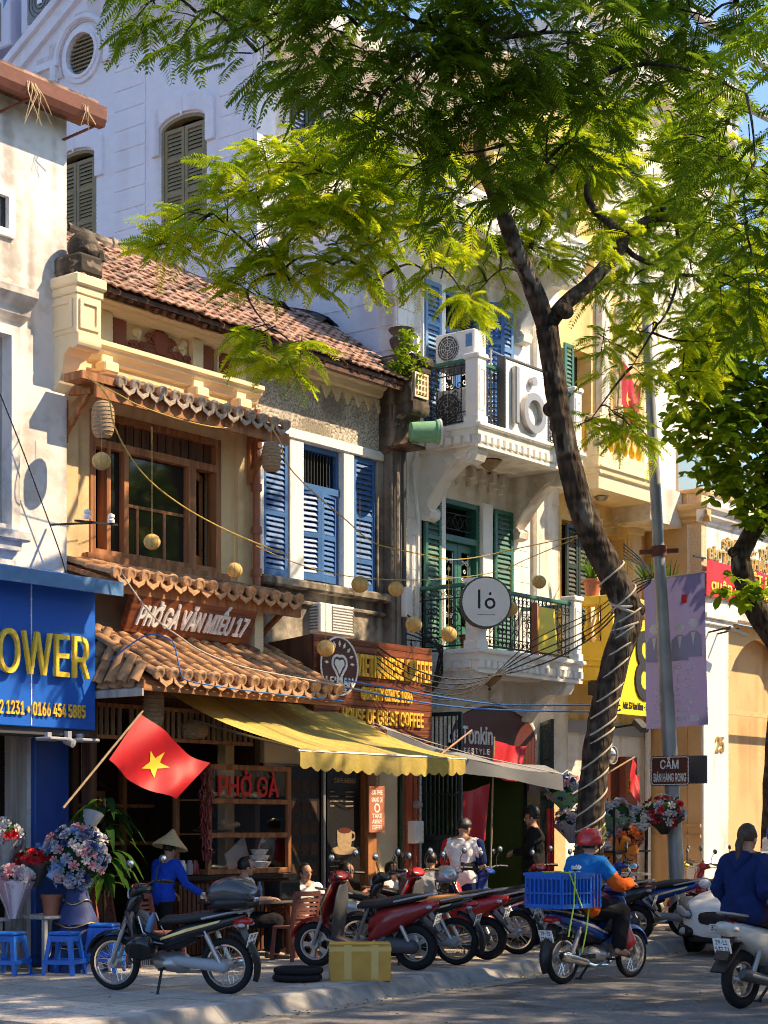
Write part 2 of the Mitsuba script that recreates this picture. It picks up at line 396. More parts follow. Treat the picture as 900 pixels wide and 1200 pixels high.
def half_tile(L, r0, r1, th=.018, n=9):
    """a tapered half-round clay tile along +y (towards its thick lower end at y = 0)"""
    V, F = [], []
    for y, r in ((0, r0), (L, r1)):
        for rr in (r, r - th):
            for t in np.linspace(0, np.pi, n): V.append((rr * math.cos(t), y, rr * math.sin(t)))
    for k in range(n - 1):
        F += [[k, k + 1, 2 * n + k + 1, 2 * n + k], [n + k, 3 * n + k, 3 * n + k + 1, n + k + 1], [k, n + k, n + k + 1, k + 1]]
    return MB().add(V, F)
def barrel_roof(root, p0, p1, up, n, m='m_barrel', em='m_tileend2', disc=True, seg=.42, r=.075, cut=None, jit=.006):
    """rows of half-round tiles from the eave line p0..p1 up along the vector `up`; each row is a part with its round end cap, each gap a pan tile with a drip"""
    p0, p1, up = (np.array(q, float) for q in (p0, p1, up))
    e = (p1 - p0) / np.linalg.norm(p1 - p0); L = np.linalg.norm(up); y = up / L; z = np.cross(e, y)
    if z[2] < 0: e = -e; z = np.cross(e, y)
    for i in range(n):
        o = p0 + (p1 - p0) * (i + .5) / n
        LL = L if cut is None else L * cut((i + .5) / n)
        if LL < .1: continue
        b = MB(o + z * (.02 + rng.normal(0, jit)) + e * rng.normal(0, jit), e, y)
        c = max(1, round(LL / seg))
        for k in range(c):
            t = half_tile(LL / c + .05, r * rng.uniform(.96, 1.04), r * .82)
            v = np.vstack(t.V); v[:, 1] += k * LL / c; v[:, 2] += .014 * (c - k) * 0 + .012 * (1 - (v[:, 1] - k * LL / c) / (LL / c)) 
            b.add(v, t.F[0]) if len(t.F) == 1 else None
        row = put('tile_row', b, m, 40, parent=root)
        if disc:
            d = MB(o + z * .03, e, y)
            d.lathe([(0, -.02), (r * .55, -.022), (r * .62, -.03), (r * .92, -.03), (r * 1.02, -.02), (r * 1.02, .02)], 14, (0, 0, r * .35), (0, 1, 0))
            put('end_disc', d, em, parent=row)
        if i < n - 1:
            q = p0 + (p1 - p0) * (i + 1.0) / n; hw = np.linalg.norm(p1 - p0) / n / 2
            L2 = L if cut is None else L * cut((i + 1) / n)
            a = MB(q, e, y)
            xs = np.linspace(-hw, hw, 5); cz = [.02, -.018, -.03, -.018, .02]
            V = [(x, yy, zz + dz) for yy in (-.03, max(L2, .1)) for dz in (0, -.015) for x, zz in zip(xs, cz)]
            F = []
            for k in range(4):
                F += [[k, k + 1, 10 + k + 1, 10 + k], [5 + k, 15 + k, 15 + k + 1, 5 + k + 1], [k, 5 + k, 5 + k + 1, k + 1]]
            a.add(V, F)
            pan = put('pan_tile', a, m, parent=root)
            if disc:
                dr_ = MB(q + np.array([0, 0, -.03]) - y * .035, e, (0, 0, 1))
                dr_.ext([(-hw * .95, .05), (-hw * .8, -.012), (-.035, -.045), (0, -.07), (.035, -.045), (hw * .8, -.012), (hw * .95, .05), (0, 0)], -.008, .008)
                put('drip_tile', dr_, em, parent=pan)
mat('m_tileend', (.36, .30, .25), .75, var=.45, sc=30); mat('m_tileend2', (.48, .28, .15), .75, var=.45, sc=25)
def spiral(cx, cz, r, turns, dirn=1, start=0, n=22):
    return [(cx + r * (1 - .8 * i / n) * math.cos(start + dirn * turns * 2 * math.pi * i / n), cz + r * (1 - .8 * i / n) * math.sin(start + dirn * turns * 2 * math.pi * i / n)) for i in range(n + 1)]
def ring(mb, a, b, r, rad, c=0, n=14):
    mb.tube([(a + r * math.cos(t), b + r * math.sin(t), c) for t in np.linspace(0, 2 * np.pi, n, endpoint=False)], rad, 5, False, True)
def scrolls(mb, a0, a1, b0, b1, c=0, rad=.008):
    """wrought-iron panel: scrolls mirrored about the middle"""
    w, h, m = a1 - a0, b1 - b0, (a0 + a1) / 2
    for s in (-1, 1):
        for f, rr in ((.14, .40), (.38, .34), (.62, .34), (.86, .40)):
            mb.tube([(m + s * abs(x) , z, c) for x, z in [(q[0], q[1]) for q in spiral(w * .24, b0 + f * h, min(w * .22, h * .11), 1.4, 1 if f < .5 else -1, math.pi)]], rad, 4)
        mb.tube([(m + s * w * x, b0 + h * z, c) for x, z in ((.46, .02), (.46, .98))], rad, 4)
    ring(mb, m, b0 + h * .5, min(w * .16, h * .09), rad, c)
    ring(mb, m, b0 + h * .25, min(w * .12, h * .06), rad, c); ring(mb, m, b0 + h * .75, min(w * .12, h * .06), rad, c)
def railing(root, P, Q, z0, h, m='m_iron', sp=.115, railm=None, lab=None):
    P, Q = np.array(P, float), np.array(Q, float); L = np.linalg.norm(Q - P)
    f = lambda: MB((P[0], P[1], z0), ((Q - P) / L).tolist() + [0], (0, 0, 1))
    b = f()
    b.box(0, L, .05, .075, -.012, .012).box(0, L, .20, .215, -.01, .01).box(0, L, h - .20, h - .18, -.01, .01)
    n = max(2, int(L / sp))
    for i in range(n + 1):
        b.box(i * L / n - .007, i * L / n + .007, .05, h - .02, -.007, .007)
    k = max(1, int(L / .36))
    for i in range(k):
        a = (i + .5) * L / k
        for s in (-1, 1):
            b.tube([(a + s * x, z, 0) for x, z in spiral(.07, .32, .065, 1.3, -1, math.pi)], .009, 4)
            b.tube([(a + s * x, z, 0) for x, z in spiral(.07, h - .36, .065, 1.3, 1, math.pi)], .009, 4)
        ring(b, a, h * .5, .055, .009)
    for i in range(n):
        ring(b, (i + .5) * L / n, h - .11, .038, .006, n=10); ring(b, (i + .5) * L / n, .135, .036, .006, n=10)
    r = put('railing', b, m, parent=root, label=lab)
    t = f().box(-.02, L + .02, h - .03, h + .035, -.035, .035, .012)
    put('handrail', t, railm or m, parent=r)
    return r
def console(mb, a0, a1, z1, depth, h):
    """scrolled bracket under a balcony: profile in (out, up) swept along the facade"""
    p = [(0, z1), (depth, z1), (depth + .02, z1 - .10), (depth - .05, z1 - .22), (depth - .18, z1 - .26), (depth - .30, z1 - .22)]
    p += [(depth - .30 - (depth - .42) * t, z1 - .22 - (h - .40) * (t ** 1.6)) for t in np.linspace(.08, 1, 8)]
    p += [(.22, z1 - h + .12), (.20, z1 - h + .02), (.10, z1 - h - .02), (0, z1 - h)]
    m2 = MB(mb.O, mb.M[2], mb.M[1])     # a = out, b = up, c = -along
    m2.ext(p, -a1, -a0)
    v, f = m2.V[0], m2.F[0]
    mb.V.append(v); mb.F.append(f + mb.k); mb.k += len(v)
    inner = [(.14 + (depth - .42) * (1 - t), z1 - .16 - (h - .42) * (t ** 1.5)) for t in np.linspace(0, 1, 10)]
    m3_ = MB(mb.O, mb.M[2], mb.M[1])
    for c in (-a0 + .012, -a1 - .012):
        m3_.tube([(x, y, c) for x, y in inner], .03, 6)
        m3_.tube([(depth - .17 + .085 * math.cos(t) * (1 - t / 20), z1 - .14 + .085 * math.sin(t) * (1 - t / 20), c) for t in np.linspace(0, 10, 26)], .014, 5)
        m3_.tube([(.13 + .07 * math.cos(t) * (1 - t / 20), z1 - h + .12 + .07 * math.sin(t) * (1 - t / 20), c) for t in np.linspace(0, 10, 26)], .012, 5)
        for t in np.linspace(.2, .8, 4):
            i = int(t * 9); x, y = inner[i]
            m3_.tube([(x, y, c), (x - .10, y + .10, c), (x - .10, y + .20, c)], [.016, .022, .006], 5)
    for v, f in zip(m3_.V, [m3_.F[i] for i in range(len(m3_.F))]):
        pass
    t = m3_.mesh(); mb.V.append(np.array(t.vertices)); mb.F.append(np.array(t.faces) + mb.k); mb.k += len(t.vertices)
def shell(root, x0, x1, y0, y1, z0, z1, m, name='side_wall', roof=True):
    b = W().box(x0, x0 + .15, y0, y1, z0, z1).box(x1 - .15, x1, y0, y1, z0, z1).box(x0 + .15, x1 - .15, y1 - .15, y1, z0, z1)
    put(name, b, m, parent=root)
    if roof: put('roof_slab', W().box(x0 + .16, x1 - .16, y0 + .3, y1 - .16, z1 - .25, z1 - .05), m, parent=root)

# ================================================================= white house at the left edge
wh = thing('white_house', 'whitewashed stucco house at the left edge with a rusty roof gutter and peeling walls', 'house')
put('wall', FR(17.0).wall(10, 15.2, 0, 10.66, -.3, 0, [(13.2, 14.27, 5.38, 7.66), (13.3, 14.34, 8.85, 9.42), (10.5, 14.55, -.1, 2.95)]), 'm_white', parent=wh)
put('side_wall', W().box(15.05, 15.2, 17.3, 24, 0, 10.6).box(10, 10.2, 17.3, 24, 0, 10.6).box(10.2, 15.05, 23.8, 24, 0, 10.6).box(10.2, 15.05, 17.3, 23.8, 10.3, 10.6), 'm_white', parent=wh)
win = put('window', FR(17.0).wall(13.2, 14.27, 5.38, 7.66, -.2, -.12, [(13.28, 14.18, 5.48, 7.58)]), 'm_greywood', parent=wh)
put('pane', FR(17.0).box(13.28, 14.18, 5.48, 7.58, -.18, -.15), 'm_darkglass', parent=win)
put('window_surround', FR(17.0).wall(13.05, 14.40, 5.30, 7.78, -.02, .06, [(13.2, 14.27, 5.30, 7.66)]), 'm_white', parent=wh)
put('window_sill', FR(17.0).box(12.9, 14.5, 5.17, 5.30, -.05, .16, .02).box(13.0, 14.4, 5.06, 5.17, -.05, .09), 'm_white', parent=wh)
put('window_hood', FR(17.0).molding(12.7, 14.52, [(7.86, 0), (7.92, .10), (8.0, .13), (8.06, .20), (8.12, .26), (8.20, .27), (8.24, .18), (8.24, 0)]), 'm_white', parent=wh)
w2 = put('window', FR(17.0).wall(13.3, 14.34, 8.85, 9.42, -.02, .05, [(13.4, 14.24, 8.94, 9.33)]), 'm_white2', parent=wh)
put('pane', FR(17.0).box(13.4, 14.24, 8.94, 9.33, -.06, -.03), 'm_darkglass', parent=w2)
rf = put('roof', MB((0, 0, 0), (0, 1, 0), (0, 0, 1)).ext([(16.68, 10.66), (20.5, 12.5), (24.6, 10.66), (24.6, 10.80), (20.5, 12.72), (16.68, 10.80)], 9.5, 15.44), 'm_rooftile', parent=wh)
gt = MB((0, 0, 0), (0, 1, 0), (0, 0, 1)).ext([(y + .46, z + .16) for y, z in ((16.10, 10.54), (16.10, 10.38), (16.14, 10.30), (16.24, 10.30), (16.28, 10.40), (16.28, 10.54), (16.26, 10.54), (16.26, 10.40), (16.22, 10.32), (16.15, 10.32), (16.12, 10.39), (16.12, 10.54))], 9.5, 15.47)
put('gutter', gt, 'm_rust', parent=wh)
put('fascia', W().box(9.5, 15.43, 16.76, 16.79, 10.50, 10.68).box(9.5, 15.42, 16.80, 17.0, 10.56, 10.60), 'm_darkwood', parent=wh)
for x in (15.36, 14.3, 13.3):
    put('gutter_bracket', W().bar((x, 16.66, 10.46), (x - .22, 17.0, 10.30), .035, .02), 'm_rust', parent=wh)
st_ = W()
for i in range(9):
    a = np.array([14.25 + .06 * rng.normal(), 16.56, 10.62]); st_.tube([a, a + [rng.normal(0, .05), -.06, -.15], a + [rng.normal(.05, .12), -.04, -.3 - .3 * rng.random()]], [.006, .005, .003], 4)
    if i < 5: a = a + [.85, 0, 0]; st_.tube([a, a + [rng.normal(0, .04), -.06, -.1], a + [rng.normal(.03, .08), -.04, -.2 - .15 * rng.random()]], [.006, .005, .003], 4)
single('dry_roots', st_, 'm_straw', 'wisps of dry pale roots hanging from the rusty roof gutter', 'plant', kind='stuff')
pier = thing('blue_pier', 'blue painted pier under the blue shop sign', 'pillar')
put('shaft', FR(17.0).box(14.62, 15.17, 0.12, 2.8, -.02, .08, .01), 'm_bluepier', parent=pier); put('base', FR(17.0).box(14.60, 15.19, 0, .12, -.02, .11, .01), 'm_bluepier', parent=pier)
room(wh, 10.6, 14.6, 17.3, 20.5, 3.2, 'm_intdark')
jm = put('door_frame', FR(17.0).box(14.42, 14.52, 0, 2.9, -.25, .03).box(14.2, 14.28, 0, 2.9, -.5, -.4).box(13.85, 13.92, 0, 2.9, -.3, -.2), 'm_greywood', parent=wh)
# blue shop sign
sg = thing('shop_sign', 'big blue box sign with yellow raised letters above the flower stall', 'shop sign')
put('box', FR(16.2).box(10.5, 14.95, 2.88, 4.58, -.75, 0, .01), 'm_bluesign', parent=sg)
put('canopy', W().add([(10.5, 15.85, 4.50), (15.02, 15.85, 4.50), (10.5, 16.95, 4.74), (15.02, 16.95, 4.74), (10.5, 15.85, 4.64), (15.02, 15.85, 4.64), (10.5, 16.95, 4.88), (15.02, 16.95, 4.88)], [[0, 1, 5, 4], [4, 5, 7, 6], [1, 3, 7, 5], [0, 2, 3, 1], [2, 6, 7, 3]]), 'm_bluesign', parent=sg)
put('canopy_edge', W().box(10.5, 15.05, 15.82, 15.848, 4.49, 4.66), 'm_bluelight', parent=sg)
put('seam', FR(16.2).box(13.93, 13.945, 2.9, 4.55, 0, .006), 'm_acwhite', parent=sg)
put('lettering', FR(16.2).text('FLOWER', .50, (12.86, 3.49, .035), 1.92, .05), 'm_yellowletter', parent=sg)
put('phone_number', FR(16.2).text('04 38 512 1231 \u2022 0166 454 5885', .15, (12.96, 3.02, .012), 1.80, .02, True), 'm_gold', parent=sg)
put('base_strip', FR(16.2).box(10.5, 14.9, 2.80, 2.88, -.6, -.05), 'm_darkgrey', parent=sg)
lp = [single('flood_lamp', FR(16.0).box(x, x + .28, 2.72, 2.76, -.15, .12, .012).box(x + .1, x + .16, 2.76, 2.82, -.1, -.04), 'm_grey', ('flat grey lamp under the blue sign at the left edge' if x < 14 else 'flat grey lamp under the right end of the blue sign'), 'lamp', 'lamps under the blue sign') for x in (13.95, 14.45)]
single('security_camera', FR(16.0).lathe([(0, -.05), (.045, -.05), (.05, .02), (.05, .08), (0, .09)], 12, (14.33, 2.72, 0), (.2, -.35, .9)).box(14.30, 14.36, 2.75, 2.84, -.03, .03), 'm_grey', 'small grey security camera under the blue sign', 'security camera', smooth=30)
single('signboard', FR(16.8).box(15.26, 15.46, 2.26, 2.84, 0, .03), 'm_greywood', 'narrow pale weathered board hanging beside the blue pier', 'board')

# ================================================================= noodle shop house with the clay-tile awnings
ph = thing('noodle_shop_house', 'cream two-storey shophouse with clay tile awnings and a carved frieze under its tiled roof', 'house')
put('wall', FR(17.2).wall(15.2, 18.92, 3.4, 8.62, -.3, 0, [(15.77, 18.20, 5.22, 7.08)]), 'm_cream', parent=ph)
shell(ph, 15.2, 18.92, 17.5, 24, 0, 8.6, 'm_cream')
put('pilaster', FR(17.2).box(15.24, 15.52, 5.0, 7.45, 0, .06), 'm_cream', parent=ph)
put('pilaster', FR(17.2).box(18.50, 18.88, 4.9, 7.5, 0, .06), 'm_cream', parent=ph)
# frieze
put('cornice', FR(17.2).molding(15.2, 18.92, [(8.34, 0), (8.35, .06), (8.38, .09), (8.41, .15), (8.44, .17), (8.47, .22), (8.49, .22), (8.49, 0)]), 'm_cream2', parent=ph)
put('string_course', FR(17.2).molding(15.2, 18.92, [(7.70, 0), (7.72, .05), (7.78, .08), (7.83, .14), (7.87, .15), (7.89, .19), (7.95, .19), (7.98, .10), (7.98, 0)]), 'm_cream2', parent=ph)
for x in (15.98, 17.66, 18.52):
    put('frieze_pilaster', FR(17.2).box(x - .10, x + .10, 7.40, 8.36, 0, .11, .01).box(x - .13, x + .13, 7.56, 7.70, 0, .2, .02), 'm_cream2', parent=ph)
for x0, x1 in ((16.16, 16.44), (17.80, 18.08)):
    if x0 < 17: put('frieze_tablet', FR(17.2).box(16.14, 16.38, 7.99, 8.33, 0, .04), 'm_brownrelief', parent=ph)
    else: put('frieze_tablet', FR(17.2).box(17.82, 18.04, 7.99, 8.32, 0, .04), 'm_brownrelief', parent=ph)
for cx in (15.72, 18.30):
    put('flower_panel', FR(17.2).wall(cx - .19, cx + .19, 7.99, 8.34, 0, .035, [(cx - .16, cx + .16, 8.02, 8.31)]), 'm_cream2', parent=ph)
    fl = FR(17.2)
    for k in range(4):
        t = math.pi / 4 + k * math.pi / 2
        for w in (-.28, .28):
            c = (cx + .085 * math.cos(t + w), 8.165 + .10 * math.sin(t + w), .01); fl.ball(c, 1, 1, (.055, .062, .035))
    fl.ball((cx, 8.165, .02), .045, 1)
    put('flower_relief', fl, 'm_brownrelief', True, parent=ph)
rl = FR(17.2)
cx = 17.0
def bell(t): return .04 + .50 * math.exp(-((t) / .22) ** 2) + .05 * math.exp(-((abs(t) - .48) / .09) ** 2)
xs = np.linspace(-.62, .62, 41)
rl.ext([(cx + x, 7.80 + bell(x)) for x in xs] + [(cx + .62, 7.80), (cx - .62, 7.80)], 0, .035)
for s in (-1, 1):
    for (px, pz, r) in ((.17, 8.10, .11), (.50, 7.90, .075), (.32, 7.92, .08)):
        rl.tube([(cx + s * a, b, .045) for a, b in spiral(px, pz, r, 1.7, 1, 0, 24)], .020, 6)
    rl.tube([(cx + s * a, b, .04) for a, b in ((.60, 7.84), (.46, 7.83), (.34, 7.86), (.24, 7.94), (.12, 7.98), (.04, 7.86))], .022, 6)
for k in range(-4, 5):
    rl.tube([(cx + k * .012, 7.86, .04), (cx + k * .03, 8.05, .06), (cx + k * .026, 8.20, .05), (cx + k * .034, 8.33 - abs(k) * .018, .045)], [.014, .02, .02, .008], 5)
rl.V = [v * [1, 1, .72] + [0, 0, .28 * 7.8 + .185] for v in rl.V]
put('scroll_relief', rl, 'm_brownrelief', 40, parent=ph)
for s in (-1, 1):
    c = FR(17.2)
    for k in range(14):
        a = rng.uniform(0, 6.28); r = rng.uniform(0, .09)
        c.ball((cx + s * .43 + r * math.cos(a), 8.22 + 1.0 * r * math.sin(a), .02), rng.uniform(.03, .05), 1)
    put('leaf_relief', c, 'm_cream2', True, parent=ph)
# big corbel at the left end
def corbel(root, x0, x1, z1, m, y0=17.2, d=.62, panel=True):
    k = FR(y0).box(x0 - .05, x1 + .05, z1 - .14, z1, 0, d + .06, .02)
    k.box(x0 - .02, x1 + .02, z1 - .24, z1 - .14, 0, d + .02, .01).box(x0, x1, z1 - .72, z1 - .24, 0, d, .01)
    b = MB((0, y0, 0), (0, -1, 0), (0, 0, 1))
    p = [(0, z1 - .72), (d + .02, z1 - .72)] + [(d + .02 - .09 + .09 * math.cos(t), z1 - .81 - .09 * math.sin(t)) for t in np.linspace(0, 2.4, 8)]
    p += [(d * .60 - d * .5 * (1 - math.cos(t)), z1 - .90 - .55 * math.sin(t)) for t in np.linspace(.1, 1.5, 7)] + [(0, z1 - 1.5)]
    b.M = np.array([(0, -1, 0), (0, 0, 1), (-1, 0, 0)]); b.ext(p, -x1 + .02, -x0 - .02)
    c = put('corbel', trimesh.util.concatenate([k.mesh(), b.mesh()]), m, parent=root)
    if panel:
        put('panel', FR(y0).wall(x0 + .05, x1 - .05, z1 - .66, z1 - .30, d, d + .025, [(x0 + .10, x1 - .10, z1 - .61, z1 - .35)]), m, parent=c)
        s = MB((x0, y0, 0), (0, -1, 0), (0, 0, 1)); s.wall(.08, d - .06, z1 - .66, z1 - .30, 0, .02, [(.13, d - .11, z1 - .61, z1 - .35)]); put('panel', s, m, parent=c)
    return c
corbel(ph, 14.98, 15.40, 8.52, 'm_cream2', panel=True)
put('acroterion', W().box(15.0, 15.42, 16.55, 17.2, 8.53, 8.80, .04).tm(trimesh.creation.icosphere(2, .2).apply_translation((15.25, 16.75, 8.92))).tube([(15.42 + .02 * math.cos(t), 16.62 + .05 * t / 6, 8.78 + .12 * math.sin(t)) for t in np.linspace(0, 6, 14)], .05, 6), 'm_grime', parent=ph)
# window
wf = FR(17.2)
wf.wall(15.77, 18.20, 5.22, 7.08, -.16, .02, [(15.86, 18.10, 6.72, 7.0), (15.86, 16.05, 5.30, 6.62), (16.12, 16.36, 5.30, 6.62), (16.44, 17.56, 5.30, 6.62), (17.70, 18.10, 5.30, 6.62)])
wk = put('window', wf, 'm_wood', parent=ph)
for i in range(15):
    put('slat', FR(17.2).box(15.88 + i * .148, 15.88 + i * .148 + .128, 6.70, 7.02, -.10, -.07), 'm_darkwood', parent=wk)
put('transom_back', FR(17.2).box(15.8, 18.15, 6.66, 7.05, -.14, -.11), 'm_darkwood', parent=wk)
put('pane', FR(17.2).box(16.12, 16.36, 5.30, 6.62, -.09, -.08), 'm_darkglass', parent=wk)
put('pane', FR(17.2).box(16.44, 17.56, 5.30, 6.62, -.09, -.08), 'm_darkglass', parent=wk)
put('glazing_bar', FR(17.2).box(16.66, 16.70, 5.30, 5.95, -.085, -.06).box(17.16, 17.20, 5.30, 5.95, -.085, -.06).box(16.44, 17.56, 5.93, 5.97, -.085, -.06), 'm_wood', parent=wk)
put('open_sash', MB((17.72, 17.25, 0), (.9, .5, 0), (0, 0, 1)).wall(0, .42, 5.32, 6.60, -.02, .02, [(.07, .35, 5.45, 6.5)]), 'm_wood', parent=wk)
room(ph, 15.5, 18.7, 17.5, 20, 8.0, 'm_intdark', z0=5.0)
put('window_sill', FR(17.2).box(15.65, 18.3, 5.10, 5.22, 0, .10), 'm_wood', parent=ph)
# roof of this house and the next: many small tiles
def tile_roof(root, x0, x1, ye, ze, yr, zr):
    L = math.hypot(yr - ye, zr - ze); d = np.array([0, (yr - ye) / L, (zr - ze) / L]); n = np.array([0, -d[2], d[1]])
    r, c = int(L / .20), int((x1 - x0) / .16); b = MB()
    put('roof_deck', MB((0, 0, 0), (0, 1, 0), (0, 0, 1)).ext([(ye + .03, ze - .06), (yr, zr - .05), (yr, zr), (ye + .03, ze)], x0, x1), 'm_darkwood', parent=root)
    for i in range(r):
        for j in range(c):
            o = np.array([x0 + (j + .5 * (i % 2) + .02) * .16, ye, ze]) + d * (i * .20) + n * (.03 + rng.normal(0, .006)) + np.array([rng.normal(0, .006), 0, 0])
            if o[0] + .15 > x1: continue
            tl = rng.normal(0, .03)
            e = np.array([1, 0, tl]); q = []
            for aa in (0, .148):
                for bb, hh in ((-.02, .012), (.25, -.012)):
                    for th in (0, -.018): q.append(o + e * aa + d * bb + n * (hh + th + .012 * math.sin(aa / .148 * math.pi)))
            # a tile with a raised middle
            V = []
            for aa, hh in ((0, 0), (.074, .022), (.148, 0)):
                for bb, h2 in ((-.02, .014), (.24, -.014)):
                    for th in (0, -.02): V.append(o + e * aa + d * bb + n * (hh + h2 + th))
            b.add(V, [[0, 4, 6, 2], [4, 8, 10, 6], [0, 1, 5, 4], [4, 5, 9, 8], [0, 2, 3, 1], [8, 9, 11, 10]])
    put('roof_tiles', b, 'm_rooftile', parent=root, kind='stuff')
tile_roof(ph, 15.02, 18.92, 16.62, 8.50, 18.70, 9.90)
put('roof_back', W().add([(15.0, 18.7, 9.90), (18.92, 18.7, 9.90), (15.0, 23.8, 8.5), (18.92, 23.8, 8.5)], [[0, 1, 3, 2]]), 'm_rooftile', parent=ph)
rt = MB()
for i in range(14): rt.tube([(15.0 + i * .28, 18.7 + rng.normal(0, .015), 9.93 + rng.normal(0, .012)), (15.31 + i * .28, 18.7, 9.93)], [.11, .09], 8)
put('ridge_tiles', rt, 'm_grime', parent=ph, kind='stuff')
ev = MB()
for i in range(26): ev.bar((15.1 + i * .15, 16.68, 8.42 + rng.normal(0, .02)), (15.1 + i * .15, 17.3, 8.84), .07, .08)
put('rafters', ev, 'm_darkwood', parent=ph, kind='stuff')
# three clay tile awnings
a1 = put('window_awning', W().add([(15.30, 16.52, 7.20), (18.86, 16.52, 7.20), (15.30, 17.2, 7.46), (18.86, 17.2, 7.46), (15.30, 16.52, 7.16), (18.86, 16.52, 7.16), (15.30, 17.2, 7.42), (18.86, 17.2, 7.42)], [[0, 1, 3, 2], [4, 6, 7, 5], [0, 4, 5, 1], [1, 5, 7, 3], [0, 2, 6, 4]]), 'm_woodx', parent=ph)
barrel_roof(a1, (15.50, 16.48, 7.24), (18.86, 16.48, 7.24), (0, .72, .27), 14, r=.078, em='m_tileend')
put('fascia', FR(16.52).box(15.26, 18.88, 7.04, 7.20, -.05, .0).box(15.0, 15.55, 7.22, 7.32, -.3, .03), 'm_wood', parent=a1)
a2 = put('balcony_awning', W().add([(15.2, 16.30, 4.78), (18.9, 16.30, 4.78), (15.2, 17.2, 5.06), (18.9, 17.2, 5.06), (15.2, 16.30, 4.72), (18.9, 16.30, 4.72), (15.2, 17.2, 5.0), (18.9, 17.2, 5.0)], [[0, 1, 3, 2], [4, 6, 7, 5], [0, 4, 5, 1], [1, 5, 7, 3], [0, 2, 6, 4]]), 'm_woodx', parent=ph)
barrel_roof(a2, (15.2, 16.26, 4.80), (18.9, 16.26, 4.80), (0, .92, .27), 15, r=.08)
put('fascia', FR(16.32).box(15.2, 18.9, 4.62, 4.77, -.05, 0), 'm_wood', parent=a2)
a3 = put('street_awning', W().add([(15.02, 15.42, 3.46), (18.68, 15.42, 3.46), (15.3, 16.9, 4.20), (18.9, 16.9, 4.20), (15.02, 15.42, 3.38), (18.68, 15.42, 3.38), (15.3, 16.9, 4.12), (18.9, 16.9, 4.12)], [[0, 1, 3, 2], [4, 6, 7, 5], [0, 4, 5, 1], [1, 5, 7, 3], [0, 2, 6, 4]]), 'm_woodx', parent=ph)
barrel_roof(a3, (15.06, 15.38, 3.50), (18.68, 15.38, 3.50), (0.08, 1.46, .72), 15, r=.082)
put('fascia', FR(15.42).box(15.0, 18.7, 3.34, 3.46, -.06, 0), 'm_woodx', parent=a3)
hp = MB((15.0, 0, 0), (0, -1, 0), (0, 0, 1))
barrel_roof(a3, (14.98, 15.42, 3.42), (14.98, 16.95, 3.42), (.42, 0, .74), 7, r=.08, disc=False, cut=lambda t: min(1, .15 + t * 1.2))
put('hip_board', W().add([(15.0, 15.42, 3.36), (15.0, 17.0, 3.36), (15.4, 17.0, 4.1), (15.12, 15.42, 3.44)], [[0, 1, 2, 3]]).box(14.97, 15.0, 15.42, 17.0, 3.27, 3.36), 'm_greywood', parent=a3)
for a, z in ((a1, 7.10), (a2, 4.72)):
    for x in (15.26, 18.72):
        y1 = 16.60 if z > 7 else 16.4
        put('bracket', W().box(x - .04, x + .04, 17.08, 17.16, z - .55, z + .05).bar((x, y1, z + .02), (x, 17.16, z + .08), .07).bar((x, y1 + .06, z), (x, 17.1, z - .45), .06), 'm_wood', parent=a)
# hanging name board
nb = thing('name_board', 'brown wooden shop board with white raised capitals between the tile awnings', 'shop sign')
NB = lambda: MB((0, 16.52, 4.17), (1, 0, 0), (0, -.40, .917))
put('board', NB().box(15.72, 18.02, 0, .50, -.10, 0, .01), 'm_signwood', parent=nb)
put('lettering', NB().text('PH\u1ede G\u00c0 V\u0102N MI\u1ebeU 17', .25, (15.86, .12, .004), 2.0, .03, True, .12), 'm_white2', parent=nb)
put('post', W().box(18.15, 18.32, 16.5, 16.7, 4.1, 4.75), 'm_cream2', parent=ph)
# ground floor
put('beam', FR(16.9).box(15.2, 18.92, 3.22, 3.42, -.3, 0), 'm_darkwood', parent=ph)
bm = put('bamboo_screen', FR(16.7).box(15.2, 18.3, 2.82, 2.87, -.03, .03).box(15.2, 18.3, 3.22, 3.27, -.03, .03), 'm_wood', parent=ph)
for i in range(29):
    if rng.random() < .93:
        put('bamboo_cane', FR(16.7).lathe([(.030, 2.86), (.034, 2.95), (.030, 3.05), (.034, 3.15), (.032, 3.23)], 7, (15.28 + i * .107 + rng.normal(0, .008), 0, 0), (0, 1, 0)), 'm_bamboo', 40, parent=bm)
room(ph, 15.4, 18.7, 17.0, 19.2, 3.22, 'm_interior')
put('post', W().box(18.36, 18.54, 17.25, 17.4, 0, 3.2), 'm_cream', parent=ph)
put('post', W().box(15.22, 15.34, 16.6, 16.75, 0, 3.3), 'm_darkwood', parent=ph)
sh = thing('wall_shelf', 'dark wooden shelf with bric-a-brac on the back wall of the noodle shop', 'shelf')
put('board', FR(18.6).box(15.4, 18.2, 1.98, 2.03, -.4, .1), 'm_wood', parent=sh); put('board', FR(18.6).box(16.9, 18.3, 1.45, 1.50, -.4, .1), 'm_wood', parent=sh)
for x in (16.9, 17.6): put('upright', FR(18.6).box(x, x + .07, .9, 2.8, 0, .1), 'm_wood', parent=sh)
for i, (x, w, h) in enumerate(((15.75, .34, .38), (16.25, .42, .46), (16.95, .30, .30))):
    t = thing('model_house', ['small dark model house at the left end of the shop shelf', 'largest dark model house in the middle of the shop shelf', 'smallest dark model house at the right of the shop shelf'][i], 'model house')
    put('wall', FR(18.5).wall(x, x + w, 2.03, 2.03 + h * .6, -.2, 0, [(x + w * .35, x + w * .6, 2.03, 2.03 + h * .35)]), 'm_bamboo', parent=t)
    put('roof', FR(18.5).ext([(x - .06, 2.03 + h * .55), (x + w / 2, 2.03 + h), (x + w + .06, 2.03 + h * .55), (x + w / 2, 2.03 + h * .9)], -.25, .06), 'm_darkwood', parent=t)
